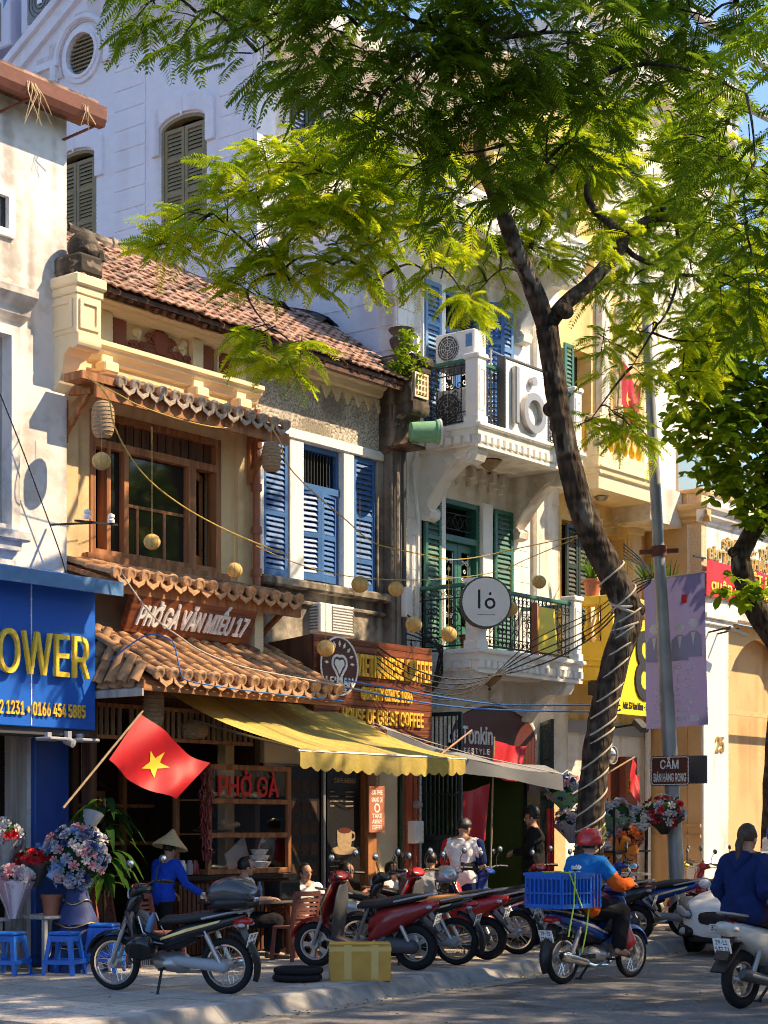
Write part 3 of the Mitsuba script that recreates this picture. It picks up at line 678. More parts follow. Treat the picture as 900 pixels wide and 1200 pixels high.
# drain pipe on the joint
dp = thing('drain_pipe', 'rust brown drain pipe with collars running down between the cream and the blue shuttered house', 'pipe')
put('tube', W().tube([(18.80, 17.06, 7.6), (18.80, 17.06, 4.9)], .055, 10), 'm_pipe', 30, parent=dp)
for z in (7.05, 6.45, 5.85, 5.25): put('collar', W().tube([(18.80, 17.06, z), (18.80, 17.06, z + .10)], .075, 10), 'm_pipe', 30, parent=dp)
# ================================================================= house with the blue shutters
bh = thing('blue_shutter_house', 'old house with blue louvred shutters, white piers and a pebbledash band under its eave', 'house')
put('pebble_band', FR(17.2).box(18.92, 21.85, 7.50, 8.35, -.3, .02), 'm_pebble', parent=bh)
put('wall', FR(17.2).wall(18.92, 22.2, 4.2, 8.6, -.45, 0, [(19.05, 21.66, 5.30, 7.36)]), 'm_white', parent=bh)
put('lintel', FR(17.2).box(18.95, 21.80, 7.36, 7.50, -.02, .08, .01), 'm_whitepaint', parent=bh)
put('wall_base', FR(17.2).box(18.92, 22.2, 4.2, 5.16, .001, .04).box(18.92, 22.2, 5.16, 5.30, .0, .20, .03).box(18.92, 22.1, 4.95, 5.02, 0, .1, .02), 'm_dirty', parent=bh)
for x0, x1 in ((18.93, 19.06), (19.62, 19.93), (20.85, 21.10), (21.66, 21.82)):
    put('pier', FR(17.2).box(x0, x1, 5.30, 7.36, -.28, .05, .008), 'm_whitepaint' if x0 < 21.5 else 'm_dirty', parent=bh)
put('cornice', FR(17.2).molding(18.92, 21.85, [(8.30, .02), (8.34, .10), (8.42, .14), (8.45, .20), (8.48, .20), (8.48, 0)]), 'm_cream2', parent=bh)
dn = FR(17.2)
for i in range(11):
    x = 19.05 + i * .255; dn.ext([(x, 8.30), (x + .255, 8.30), (x + .1275, 8.09)], 0, .05)
put('triangle_frieze', dn, 'm_cream2', parent=bh)
B1 = 'm_bluepaint'
shutter(bh, (19.07, 17.22, 5.32), (1, 0, 0), .54, 2.02, B1, (.45,))
tr = put('window', FR(17.2).box(19.94, 20.02, 5.32, 7.34, -.2, -.05).box(20.78, 20.84, 5.32, 7.34, -.2, -.05).box(19.94, 20.84, 7.28, 7.35, -.2, -.05).box(19.94, 20.84, 6.68, 6.78, -.2, -.02), B1, parent=bh)
for i in range(11): put('bar', FR(17.2).box(20.05 + i * .07, 20.068 + i * .07, 6.78, 7.28, -.12, -.10), 'm_iron', parent=tr)
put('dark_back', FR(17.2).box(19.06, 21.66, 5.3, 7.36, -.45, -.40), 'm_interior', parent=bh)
shutter(bh, (19.98, 17.30, 5.36), (.985, -.17, 0), .41, 1.34, B1, (.5,))
shutter(bh, (20.40, 17.25, 5.36), (.99, .10, 0), .42, 1.34, B1, (.5,))
shutter(bh, (21.12, 17.22, 5.32), (1, 0, 0), .52, 2.02, B1, (.22, .55))
tile_roof(bh, 18.92, 22.15, 16.62, 8.50, 18.70, 9.90)
put('roof_back', W().add([(18.92, 18.7, 9.90), (22.2, 18.7, 9.90), (18.92, 21.2, 9.2), (22.2, 21.2, 9.2)], [[0, 1, 3, 2]]), 'm_rooftile', parent=bh)
ev = MB()
for i in range(20): ev.bar((19.0 + i * .16, 16.66, 8.42 + rng.normal(0, .025)), (19.0 + i * .16, 17.3, 8.84), .06, .10)
put('rafters', ev, 'm_darkwood', parent=bh, kind='stuff')
put('eave_board', FR(16.70).box(18.92, 22.1, 8.36, 8.44, 0, .03), 'm_darkwood', parent=bh)
tp = W(); xs = np.linspace(18.6, 22.15, 14); ys = np.linspace(18.3, 19.2, 5)
V = [(x, y, 9.72 + (y - 18.3) * .45 + .06 * math.sin(x * 5 + y * 3) + .05 * math.sin(x * 11)) for y in ys for x in xs]
tp.add(V, [[j * 14 + i, j * 14 + i + 1, (j + 1) * 14 + i + 1, (j + 1) * 14 + i] for j in range(4) for i in range(13)])
single('tarpaulin', tp, 'm_black', 'crumpled black tarpaulin along the ridge of the tiled roof', 'tarpaulin', smooth=True)
shell(bh, 18.95, 22.18, 17.6, 21, 0, 8.4, 'm_white')
# dirty corner pier with its corbel, urn and plant
cp = put('corner_pier', FR(17.2).box(21.82, 22.20, 3.4, 9.0, -.1, .22, .02).box(21.9, 22.0, 3.4, 7.2, .22, .27, .02), 'm_grime', parent=bh)
corbel(bh, 21.72, 22.18, 8.92, 'm_grime', d=.66, panel=False)
for f in (FR(16.54), ):
    q = f.wall(21.78, 22.12, 8.28, 8.66, 0, .03, [(21.81, 22.09, 8.31, 8.63)])
    for x in (21.87, 21.95, 22.03): q.box(x - .012, x + .012, 8.33, 8.61, 0, .03)
    for z in (8.38, 8.47, 8.56): q.box(21.83, 22.07, z - .012, z + .012, 0, .028)
    put('fret_panel', q, 'm_cream2', parent=bh)
put('urn', W().lathe([(.16, 8.92), (.18, 9.0), (.10, 9.05), (.17, 9.15), (.20, 9.25), (.13, 9.32), (.19, 9.38), (.21, 9.42), (0, 9.44)], 14, (22.02, 16.95, 0)), 'm_grime', 40, parent=bh)
put('spout_pipe', W().tube([(21.80, 16.94, 8.9), (21.74, 16.92, 8.3), (21.80, 16.93, 7.2), (21.82, 16.93, 5.4)], .022, 6).tube([(22.0, 16.90, 7.5), (22.02, 16.90, 5.0), (22.05, 16.90, 3.2)], .035, 7), 'm_darkgrey', 40, parent=bh)
bk = thing('bucket', 'green and white plastic bucket lying on its side on the dirty wall corner', 'bucket')
put('shell', W().lathe([(.0, 0), (.14, 0), (.155, .02), (.165, .40), (.185, .41), (.185, .45), (.15, .45), (.14, .03), (0, .03)], 20, (21.80, 16.62, 7.74), (.72, -.66, .06)), 'm_greenplastic', 35, parent=bk)
put('rim', W().lathe([(.15, .45), (.19, .45), (.195, .48), (.15, .48)], 20, (21.80, 16.62, 7.74), (.72, -.66, .06)), 'm_acwhite', 35, parent=bk)
put('bracket', W().box(21.7, 22.1, 16.55, 17.0, 7.52, 7.56), 'm_darkwood', parent=bk)
jb = single('meter_box', FR(16.95).box(21.98, 22.14, 4.95, 5.42, 0, .12, .015), 'm_acwhite', 'slim white cable box on the corner below the blue shutter house', 'box')
# air conditioners
def ac_unit(name, label, x0, z0, w, h, y, side=True, d=.32, grp=None):
    t = thing(name, label, 'air conditioner', grp)
    f = lambda: FR(y)
    put('case', f().box(x0, x0 + w, z0, z0 + h, -d, 0, .015), 'm_acwhite', parent=t)
    return t
ac = ac_unit('air_conditioner', 'white box air conditioner on the grimy ledge below the blue shutters', 20.06, 4.56, .80, .44, 16.95, d=.4)
gr = FR(16.95)
for i in range(9): gr.box(20.34, 20.82, 4.61 + i * .042, 4.625 + i * .042, 0, .008)
put('grille', gr.box(20.33, 20.345, 4.6, 4.97, 0, .01).box(20.82, 20.835, 4.6, 4.97, 0, .01), 'm_grille', parent=ac)
gs = SD(20.06)
for i in range(8): gs.box(-17.30, -17.0, 4.61 + i * .045, 4.633 + i * .045, 0, .008)
put('side_grille', gs, 'm_grille', parent=ac)
# coffee sign box
cs = thing('coffee_sign', 'red brown slatted sign box with carved yellow lettering and a round coffee emblem', 'shop sign')
put('box', W().add([(19.02, 16.22, 2.95), (21.80, 16.22, 2.95), (18.95, 17.15, 2.95), (21.80, 17.15, 2.95), (19.02, 16.22, 4.40), (21.80, 16.22, 4.40), (18.95, 17.15, 4.30), (21.80, 17.15, 4.30)], [[0, 1, 5, 4], [4, 5, 7, 6], [0, 4, 6, 2], [1, 3, 7, 5], [0, 2, 3, 1], [2, 6, 7, 3]]), 'm_darkwood', parent=cs)
pd = mk(FR(0).box(.0, 2.76, 0, .092, 0, .022, .006), 'm_signwood')
for i in range(15): put('plank', pd, None, parent=cs, M=T().translate([19.03, 16.215, 2.97 + i * .0955]))
em = put('emblem', FR(16.19).ext(Point(19.52, 3.98).buffer(.42, 24), 0, .05), 'm_brownsign', parent=cs)
put('ring', FR(16.19).ext(Point(19.52, 3.98).buffer(.42, 24).difference(Point(19.52, 3.98).buffer(.395, 24)), .05, .06), 'm_white2', parent=em)
eb = FR(16.19)
for k in range(9):
    t = math.pi * (k / 8) ; x, z = 19.52 + .28 * math.cos(t), 4.02 + .27 * math.sin(t)
    eb.ext(Polygon([(x + .055 * math.cos(t), z + .055 * math.sin(t)), (x - .022 * math.sin(t), z + .022 * math.cos(t)), (x - .04 * math.cos(t), z - .04 * math.sin(t)), (x + .022 * math.sin(t), z - .022 * math.cos(t))]), .05, .06)
heart = unary_union([Point(19.47, 4.02).buffer(.075), Point(19.57, 4.02).buffer(.075), Polygon([(19.40, 4.0), (19.64, 4.0), (19.52, 3.83)])])
eb.ext(heart.buffer(.05).difference(heart.buffer(.015)), .05, .06).ext(heart.buffer(-.02), .05, .058)
eb.text("LE'MAN", .12, (19.22, 3.70, .05), .60, .012, True).text('COFFEE', .07, (19.36, 3.62, .05), .32, .01, True)
put('emblem_print', eb, 'm_white2', parent=em)
put('lettering', FR(16.19).text('VIETNAMESE COFFEE', .30, (19.92, 3.88, .004), 1.80, .045, True), 'm_gold', parent=cs)
put('lettering', FR(16.19).text('QUALITY SINCE 1986', .17, (20.05, 3.55, .004), 1.2, .035, True), 'm_gold', parent=cs)
put('lettering', FR(16.19).text('HOUSE OF GREAT COFFEE', .20, (19.62, 3.20, .004), 1.90, .035, True), 'm_gold', parent=cs)
# cafe front on the ground floor
put('ground_pier', FR(17.0).box(21.52, 21.98, 0, 3.2, -.2, 0, .01), 'm_cream2', parent=bh)
put('ground_lintel', FR(17.0).box(18.92, 22.2, 2.62, 4.25, -.2, -.02), 'm_cream2', parent=bh)
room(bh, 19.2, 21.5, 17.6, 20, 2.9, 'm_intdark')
sd = FR(17.1)
for i in range(10): sd.box(19.0, 19.9, 2.50 + i * .07, 2.56 + i * .07, -.02, .01)
put('roller_shutter', sd, 'm_alu', parent=bh)
for i, (x0, x1) in enumerate(((19.30, 19.98), (20.16, 20.92))):
    t = thing('menu_board', ['dark menu poster with small faded pictures at the left of the cafe front', 'dark menu poster with a big coffee cup beside the wooden post'][i], 'poster')
    put('panel', FR(16.9).box(x0, x1, .35, 2.58, -.04, 0), 'm_black', parent=t)
    p = FR(16.9)
    if i == 0:
        for a in range(3):
            for b in range(5): p.box(x0 + .08 + a * .2, x0 + .22 + a * .2, 1.0 + b * .3, 1.18 + b * .3, 0, .004)
        put('print', p, 'm_interior', parent=t)
    else:
        p.text('CAFE MENU', .07, (x0 + .15, 2.36, .0), .5, .004, True)
        for k in range(4): p.box(x0 + .06, x0 + .06 + .1 + .1 * (k % 3), 2.22 - k * .07, 2.235 - k * .07, 0, .004).box(x0 + .42, x0 + .6, 2.22 - k * .07, 2.235 - k * .07, 0, .004)
        for k in range(5): p.box(x0 + .06, x0 + .3, 1.2 - k * .08, 1.213 - k * .08, 0, .004)
        put('print', p, 'm_wicker', parent=t)
        c = MB((x0 + .36, 16.86, 1.50), (1, 0, 0), (0, -1, 0)); c.M = np.array([(1, 0, 0), (0, -.35, .94), (0, -.94, -.35)])
        q = FR(16.9); q.ext(Point(x0 + .38, 1.56).buffer(.30).intersection(sbox(x0, 1.2, x0 + .8, 1.58)).intersection(unary_union([Point(x0 + .38, 1.5).buffer(.3)])), 0, .006)
        q = FR(16.9).ext(unary_union([sbox(x0 + .22, 1.48, x0 + .56, 1.66), Point(x0 + .39, 1.50).buffer(.165)]), .002, .01)
        q.ext(Point(x0 + .58, 1.57).buffer(.07).difference(Point(x0 + .58, 1.57).buffer(.04)), .002, .01)
        from shapely import affinity
        q.ext(affinity.scale(Point(x0 + .39, 1.36).buffer(.3), 1, .22), 0, .006)
        put('cup_print', q, 'm_wicker', parent=t)
        put('cup_coffee', FR(16.9).ext(affinity.scale(Point(x0 + .39, 1.655).buffer(.15), 1, .28), .011, .014), 'm_brownsign', parent=t)
put('post', W().box(21.0, 21.2, 16.80, 16.96, 0, 2.7), 'm_wood', parent=bh)
put('post', W().box(20.02, 20.07, 16.85, 16.9, 0, 2.6), 'm_alu', parent=bh)
og = thing('take_away_sign', 'orange brown vertical take away coffee board on the wooden post', 'sign')
put('board', FR(16.72).box(20.92, 21.30, 1.62, 2.32, -.03, 0, .006), 'm_terracotta', parent=og)
o = FR(16.72).text('CA PHE', .07, (20.98, 2.19, 0), .26, .004, True).text('MANG DI', .07, (20.98, 2.08, 0), .26, .004, True)
for k, w_ in enumerate(('TAKE', 'AWAY', 'COFFEE')): o.text(w_, .065, (20.99, 1.84 - k * .085, 0), .24, .004, True)
o.ext(Point(21.11, 1.99).buffer(.07).difference(Point(21.11, 1.99).buffer(.045)), 0, .004)
put('print', o, 'm_paper', parent=og)
gl = FR(17.05)
for r in range(6):
    z = .2 + r * .40
    gl.bar((21.24, z, .0), (21.50, z + .4, 0), .02).bar((21.50, z, 0), (21.24, z + .4, 0), .02)
    gl.box(21.23, 21.51, z - .012, z + .012, -.01, .01).box(21.36, 21.38, z, z + .4, -.01, .01)
gl.box(21.22, 21.25, .1, 2.62, -.02, .02).box(21.49, 21.52, .1, 2.62, -.02, .02)
put('grille', gl, 'm_cream2', parent=bh)
og = thing('service_pipes', 'orange brown service pipes with a meter box between the cafe and the black gates', 'pipe')
for x, r in ((22.12, .06), (22.26, .045), (22.38, .018)): put('pipe', W().tube([(x, 16.9, 0), (x, 16.9, 3.1)], r, 8), 'm_orangepipe', 30, parent=og)
put('meter_box', FR(16.8).box(21.96, 22.2, 1.45, 1.80, 0, .15, .015), 'm_acwhite', parent=og)
put('meter', W().lathe([(.06, 0), (.06, .1), (0, .11)], 10, (22.1, 16.75, 2.05), (0, -1, 0)), 'm_grey', 40, parent=og)

# ================================================================= balcony house
lo = thing('balcony_house', 'white tiled town house with two iron balconies on scrolled brackets and louvred doors', 'house')
holes = []
for z0, z1 in ((4.47, 7.06), (7.97, 10.45)):
    holes += [(22.86, 23.30, z0 + .1, z1), (23.46, 24.50, z0, z1), (24.80, 25.36, z0 + .1, z1)]
put('wall', FR(17.2).wall(22.2, 26.9, 4.2, 11.55, -.35, 0, holes), 'm_lo', parent=lo)
put('side_wall', W().box(22.2, 22.35, 17.55, 19.5, 0, 11.5).box(26.75, 26.9, 17.55, 19.5, 0, 11.5).box(22.36, 26.74, 19.4, 19.5, 0, 11.5).box(22.36, 26.74, 17.6, 19.45, 11.3, 11.5), 'm_lav', parent=lo)
sj = SD(22.2)
for k in range(8): sj.box(-19.6, -17.21, 8.4 + k * .40, 8.415 + k * .40, 0, .012)
put('wall_joints', sj, 'm_lav', parent=lo)
td = mk(FR(0).box(.004, .246, .004, .266, 0, .018, .004), 'm_whitepaint')
for z in range(27):
    for x in (22.23, 22.485): 
        put('wall_tile', td, None, parent=lo, M=T().translate([x, 17.2 + float(rng.normal(0, .001)), 4.15 + z * .272]))
    for x in (25.46, 25.71):
        put('wall_tile', td, None, parent=lo, M=T().translate([x, 17.2 + float(rng.normal(0, .001)), 4.55 + z * .272])) if z < 25 else None
for z in (7.40, 10.80): put('band', FR(17.2).box(22.2, 26.88, z, z + .21, 0, .03), 'm_lo', parent=lo)
put('edge_pier', FR(17.2).box(26.05, 26.55, 4.2, 11.0, 0, .10, .01), 'm_lo', parent=lo)
put('downpipe', W().tube([(22.62, 17.10, 3.0), (22.62, 17.10, 6.6), (22.52, 17.12, 7.4), (22.74, 17.1, 7.9), (22.74, 17.1, 11)], .035, 7), 'm_acwhite', 40, parent=lo)
def french_door(root, x0, x1, z0, z1, m):
    k = put('door_frame', FR(17.2).wall(x0, x1, z0, z1, -.25, -.02, [(x0 + .09, x1 - .09, z0 + .05, z1 - .68), (x0 + .09, x1 - .09, z1 - .58, z1 - .08)]), m, parent=root)
    put('back', FR(17.2).box(x0, x1, z0, z1, -.3, -.27), 'm_matte', parent=k)
    t = FR(17.2); a0, a1 = x0 + .09, x1 - .09
    for i in range(6): t.tube([(a0 + (i + .5) * (a1 - a0) / 6 + x * .8, z1 - .33 + z, -.1) for x, z in spiral(0, 0, .11, 1.3, 1 if i % 2 else -1, math.pi * (i % 2))], .008, 4)
    ring(t, (a0 + a1) / 2, z1 - .33, .12, .009, -.1)
    t.box(a0, a1, z1 - .21, z1 - .20, -.11, -.09).box(a0, a1, z1 - .47, z1 - .46, -.11, -.09)
    put('transom_iron', t, 'm_iron', parent=k)
    mid = (x0 + x1) / 2
    for s0, s1 in ((x0 + .09, mid - .006), (mid + .006, x1 - .09)):
        l = put('door', FR(17.2).wall(s0, s1, z0 + .05, z1 - .69, -.16, -.10, [(s0 + .10, s1 - .10, z0 + .55, z1 - .82)]), m, parent=root)
        put('panel', FR(17.2).box(s0 + .09, s1 - .09, z0 + .14, z0 + .45, -.1, -.085, .006), m, parent=l)
        ir = FR(17.2); scrolls(ir, s0 + .10, s1 - .10, z0 + .55, z1 - .82, -.12, .009)
        put('iron_panel', ir, 'm_white2', parent=l)
    put('pillar', FR(17.2).box(x0 - .155, x0, z0, z1 + .05, -.2, .05, .01).box(x1, x1 + .30, z0, z1 + .05, -.2, .05, .01), 'm_whitepaint', parent=root)
french_door(lo, 23.46, 24.50, 4.47, 7.06, 'm_greenpaint')
french_door(lo, 23.46, 24.50, 7.97, 10.45, 'm_bluepaint')
for z0, h, m, m2 in ((4.57, 2.48, 'm_greenpaint', 'm_greenpaint'), (8.07, 2.38, 'm_bluelight', 'm_bluelight')):
    shutter(lo, (22.87, 17.16, z0), (1, 0, 0), .43, h, m, (.42, .72))
    shutter(lo, (24.82, 17.16, z0), (1, 0, 0), .54, h, m2, (.42, .72))
    if z0 > 7: shutter(lo, (24.52, 17.14, z0), (.75, -.66, 0), .34, h, 'm_bluepaint', (.42, .72))
put('shutter_backing', FR(17.2).box(22.86, 23.30, 4.5, 10.5, -.34, -.3).box(24.80, 25.36, 4.5, 10.5, -.34, -.3), 'm_matte', parent=lo)
def balcony(root, z, x0, x1, y0=16.0, third=False):
    k = put('balcony', W().box(x0, x1, y0, 17.2, z - .16, z).box(x0 + .03, x1 - .03, y0 + .03, 17.2, z - .32, z - .16), 'm_lo', parent=root)
    d = FR(y0)
    for i in range(int((x1 - x0) / .17)): d.box(x0 + .03 + i * .17, x0 + .125 + i * .17, z - .28, z - .17, -.03, .035)
    d.box(x0 - .03, x1 + .03, z - .05, z + .02, -.05, .06, .015).box(x0 + .01, x1 - .01, z - .36, z - .31, -.06, .0)
    s = SD(x0)
    for i in range(6): s.box(-17.15 + i * .18, -17.04 + i * .18, z - .28, z - .17, -.02, .035)
    s.box(-17.2, -y0 - .01, z - .05, z + .02, -.05, .03)
    put('dentils', trimesh.util.concatenate([d.mesh(), s.mesh()]), 'm_whitepaint', parent=k)
    c = FR(17.2); console(c, x0 + .10, x0 + .36, z - .32, 1.12, 1.05); put('bracket', c, 'm_lo', 40, parent=k)
    c = FR(17.2); console(c, x1 - .42, x1 - .16, z - .32, 1.12, 1.05); put('bracket', c, 'm_lo', 40, parent=k)
    for i in range(6): put('wall_block', FR(17.2).box(x0 + .75 + i * .3, x0 + .87 + i * .3, z - .52, z - .32, 0, .14, .02).box(x0 + .76 + i * .3, x0 + .86 + i * .3, z - .66, z - .54, 0, .05, .01), 'm_lo', parent=k)
    lamp = thing('ceiling_lamp', f'bronze bowl lamp under the {"lower" if z < 5 else "upper" if z < 9 else "topmost"} white balcony', 'lamp')
    lx = (x0 + x1) / 2 - .35
    put('bowl', W().lathe([(0, -.17), (.03, -.15), (.10, -.10), (.17, -.03), (.19, 0)], 16, (lx, 16.6, z - .34)), 'm_wicker', 40, parent=lamp)
    put('cap', W().lathe([(.20, 0), (.20, .025), (0, .025)], 16, (lx, 16.6, z - .34)).ball((lx, 16.6, z - .53), .025, 1), 'm_brownsign', 40, parent=lamp)
    return k
b1 = balcony(lo, 4.47, 22.72, 25.78)
b2 = balcony(lo, 7.97, 22.72, 25.78)
b3 = balcony(lo, 11.35, 22.0, 25.9)
def post(root, x, y, z, h=1.0, w=.24):
    k = put('corner_post', W().box(x - w / 2, x + w / 2, y - w / 2, y + w / 2, z, z + h, .012).box(x - w / 2 - .03, x + w / 2 + .03, y - w / 2 - .03, y + w / 2 + .03, z + h, z + h + .09, .02).box(x - w / 2 - .02, x + w / 2 + .02, y - w / 2 - .02, y + w / 2 + .02, z, z + .12, .01), 'm_whitepaint', parent=root)
    put('panel', FR(y - w / 2).wall(x - w * .36, x + w * .36, z + .2, z + h - .1, 0, .012, [(x - w * .24, x + w * .24, z + .27, z + h - .17)]), 'm_whitepaint', parent=k)
for b, z in ((b1, 4.49), (b2, 7.99)):
    post(b, 22.86, 16.14, z); post(b, 25.66, 16.14, z)
    railing(b, (22.80, 17.2), (22.80, 16.26), z, 1.0, railm='m_greenpaint')
    railing(b, (22.98, 16.12), (25.54, 16.12), z, .95, railm='m_greenpaint')
    railing(b, (25.72, 16.26), (25.72, 17.2), z, .95, railm='m_greenpaint')
for x in np.arange(22.05, 25.9, .24): put('parapet_block', W().box(x, x + .16, 16.0, 16.06, 11.37, 11.5), 'm_whitepaint', parent=b3)
put('parapet', W().box(21.98, 25.92, 15.96, 16.1, 11.5, 11.56).box(21.98, 22.1, 16.1, 19.5, 11.37, 11.56), 'm_whitepaint', parent=b3)
def plant(name, label, x, y, z, h, n, m, pot=.0, spread=.6, cat='plant', wd=.035, potm='m_terracotta'):
    t = thing(name, label, cat)
    if pot > 0: put('pot', W().lathe([(0, 0), (pot * .7, 0), (pot * .95, pot * 1.5), (pot * 1.08, pot * 1.5), (pot * 1.08, pot * 1.75), (pot * .9, pot * 1.75), (pot * .85, pot * 1.55), (0, pot * 1.55)], 16, (x, y, z)), potm, 40, parent=t)
    z += pot * 1.55
    for i in range(n):
        a, s, L = rng.uniform(0, 6.28), spread * rng.uniform(.3, 1), h * rng.uniform(.7, 1.15)
        d = np.array([math.cos(a), math.sin(a), 0]); side = np.array([-d[1], d[0], 0]); V, F = [], []
        for k in range(7):
            u = k / 6; c = np.array([x, y, z]) + d * (s * L * u ** 1.3) + np.array([0, 0, L * (u - .55 * s * u ** 3)])
            w = wd * math.sin(math.pi * min(.97, .12 + u * .86)) + .003
            V += [c - side * w, c + np.array([0, 0, -.25 * w]), c + side * w]
        for k in range(6):
            o = 3 * k; F += [[o, o + 1, o + 4, o + 3], [o + 1, o + 2, o + 5, o + 4]]
        put('leaf', W().add(V, F), m, True, parent=t)
    return t
def leafmat(name, col, tr=.5, rough=.5):
    scene[name] = {'type': 'principledthin', 'base_color': rgbv(col), 'roughness': rough, 'diff_trans': tr * 2, 'spec_trans': 0.0}
leafmat('m_leafA', (.075, .16, .018), .45); leafmat('m_leafB', (.045, .11, .018), .4); leafmat('m_leafC', (.10, .19, .02), .5); leafmat('m_leafD', (.03, .075, .02), .3)
plant('potted_plant', 'small plant on the parapet of the topmost white balcony', 22.5, 16.2, 11.5, .3, 10, 'm_leafB', .12)
plant('potted_plant', 'second plant on the parapet of the topmost white balcony', 23.6, 16.25, 11.5, .35, 12, 'm_leafB', .13)
# round and square signs
rs = thing('round_sign', 'round white lamp sign with black letters on the lower balcony', 'sign')
RS = lambda: MB((22.74, 15.86, 5.18), (.72, -.69, 0), (0, 0, 1))
put('rim', RS().ext(Point(0, 0).buffer(.40, 32), -.16, 0), 'm_darkgrey', parent=rs); put('face', RS().ext(Point(0, 0).buffer(.375, 32), 0, .008), 'm_acwhite', parent=rs)
lt = RS().box(-.13, -.095, -.10, .19, .008, .014).ext(Point(.06, -.02).buffer(.085, 20).difference(Point(.06, -.02).buffer(.05, 20)), .008, .014).ext(Point(.06, .13).buffer(.022), .008, .014).box(-.14, .14, -.20, -.192, .008, .012)
put('lettering', lt, 'm_inkblack', parent=rs); put('arm', W().bar((22.8, 15.96, 5.0), (22.86, 16.14, 5.0), .04), 'm_iron', parent=rs)
sq = thing('panel_sign', 'tall white panel sign with big raised grey letters on the upper balcony', 'sign')
put('panel', FR(15.98).box(23.45, 24.66, 7.98, 9.10, -.06, 0, .004), 'm_white2', parent=sq)
put('edge', FR(15.98).wall(23.41, 24.70, 7.95, 9.14, -.14, .012, [(23.44, 24.67, 7.97, 9.11)]), 'm_darkgrey', parent=sq)
put('letter', FR(15.98).box(23.60, 23.72, 8.10, 9.02, 0, .10, .02), 'm_alu', parent=sq)
put('letter', FR(15.98).ext(Point(24.16, 8.36).buffer(.32, 32).difference(Point(24.16, 8.36).buffer(.205, 32)), 0, .10), 'm_alu', 30, parent=sq)
put('accent', FR(15.98).ext(Point(24.16, 8.87).buffer(.075, 20), 0, .09), 'm_alu', parent=sq)
# AC units on the upper balcony
for i, (z, h) in enumerate(((8.02, .62), (9.04, .50))):
    t = thing('air_conditioner', ['air conditioner standing behind the iron railing of the upper balcony', 'white fan air conditioner standing higher on the upper balcony'][i], 'air conditioner')
    put('case', SD(22.98).box(-17.02, -16.26, z, z + h, -.34, 0, .02), 'm_acwhite', parent=t)
    fc = (-16.76, z + h / 2)
    r = SD(22.98).ext(Point(*fc).buffer(h * .40, 24), 0, .012)
    put('fan_opening', r, 'm_darkgrey', parent=t)
    g = SD(22.98)
    for k in range(5): ring(g, fc[0], fc[1], h * (.08 + .08 * k), .004, .02, 20)
    for k in range(8): g.bar((fc[0] + .03 * math.cos(k * .785), fc[1] + .03 * math.sin(k * .785), .02), (fc[0] + h * .4 * math.cos(k * .785), fc[1] + h * .4 * math.sin(k * .785), .02), .006)
    put('fan_guard', g, 'm_acwhite', parent=t)
    put('badge', SD(22.98).box(-16.42, -16.30, z + h * .45, z + h * .85, 0, .006), 'm_bluelight', parent=t)
put('ac_stand', W().box(22.96, 23.34, 16.26, 17.0, 8.98, 9.02).bar((22.98, 16.3, 8), (22.98, 16.3, 9.0), .03).bar((23.3, 16.3, 8), (23.3, 16.3, 9.0), .03), 'm_iron', parent=b2)
put('hand_frame', W().tube([(23.5, 16.3, 8.0), (23.5, 16.3, 9.3), (24.3, 16.3, 9.25), (24.3, 16.3, 8.0)], .018, 5).tube([(23.5, 16.3, 8.95), (24.3, 16.3, 8.92)], .014, 5), 'm_alu', parent=b2)
ys = thing('yellow_box', 'yellow board leaning inside the lower balcony railing', 'board'); put('board', W().add([(24.42, 16.0, 4.55), (25.0, 16.0, 4.55), (24.42, 16.06, 5.30), (25.0, 16.06, 5.30), (24.42, 16.04, 4.55), (25.0, 16.04, 4.55), (24.42, 16.1, 5.30), (25.0, 16.1, 5.30)], [[0, 1, 3, 2], [4, 6, 7, 5], [0, 2, 6, 4], [1, 5, 7, 3], [2, 3, 7, 6]]), 'm_yellowsign', parent=ys)
put('side', W().box(24.38, 24.42, 16.0, 16.12, 4.5, 5.34), 'm_terracotta', parent=ys)
plant('potted_plant', 'leafy green plant behind the lower balcony railing beside the round sign', 23.15, 16.5, 4.5, .75, 26, 'm_leafA', .14, .45)
# ground floor of the balcony house: arch with shop board, black gates
ar = [(23.3, 2.6), (23.3, 3.20)] + [(24.55 - 1.25 * math.cos(t), 3.20 + .55 * math.sin(t)) for t in np.linspace(.05, math.pi - .05, 16)] + [(25.8, 3.20), (25.8, 2.6)]
put('ground_wall', FR(17.0).wall(22.42, 26.9, 2.6, 4.2, -.2, 0, [Polygon(ar)]), 'm_lo', parent=lo)
put('arch_trim', FR(17.0).tube([(a, b, .02) for a, b in ar[1:-1]], .05, 8).ball((24.55, 3.85, .06), .13, 2, (1, 1.1, .7)), 'm_lo', 40, parent=lo)
put('ground_pier', FR(17.0).box(26.05, 26.5, 0, 2.6, -.3, 0).box(26.5, 26.9, 0, 2.6, -.3, -.05), 'm_ochre', parent=lo)
put('ground_pier', FR(17.0).box(22.5, 22.62, 0, 2.6, -.3, 0), 'm_lo', parent=lo)
room(lo, 22.65, 26.0, 17.4, 19.3, 3.9, 'm_greenint')
tk = thing('arch_sign', 'dark brown arched shop board with white letters above the shop entrance', 'shop sign')
put('board', FR(16.93).ext([(23.34, 2.62), (23.34, 3.20)] + [(24.55 - 1.2 * math.cos(t), 3.20 + .50 * math.sin(t)) for t in np.linspace(.05, math.pi - .05, 16)] + [(25.76, 3.2), (25.76, 2.62)], -.04, 0), 'm_brownsign', parent=tk)
put('lettering', FR(16.93).text('Le Tonkin', .27, (23.2, 3.07, 0), 1.25, .012, True).text('L I F E S T Y L E', .09, (23.45, 2.90, 0), .9, .01, True), 'm_white2', parent=tk)
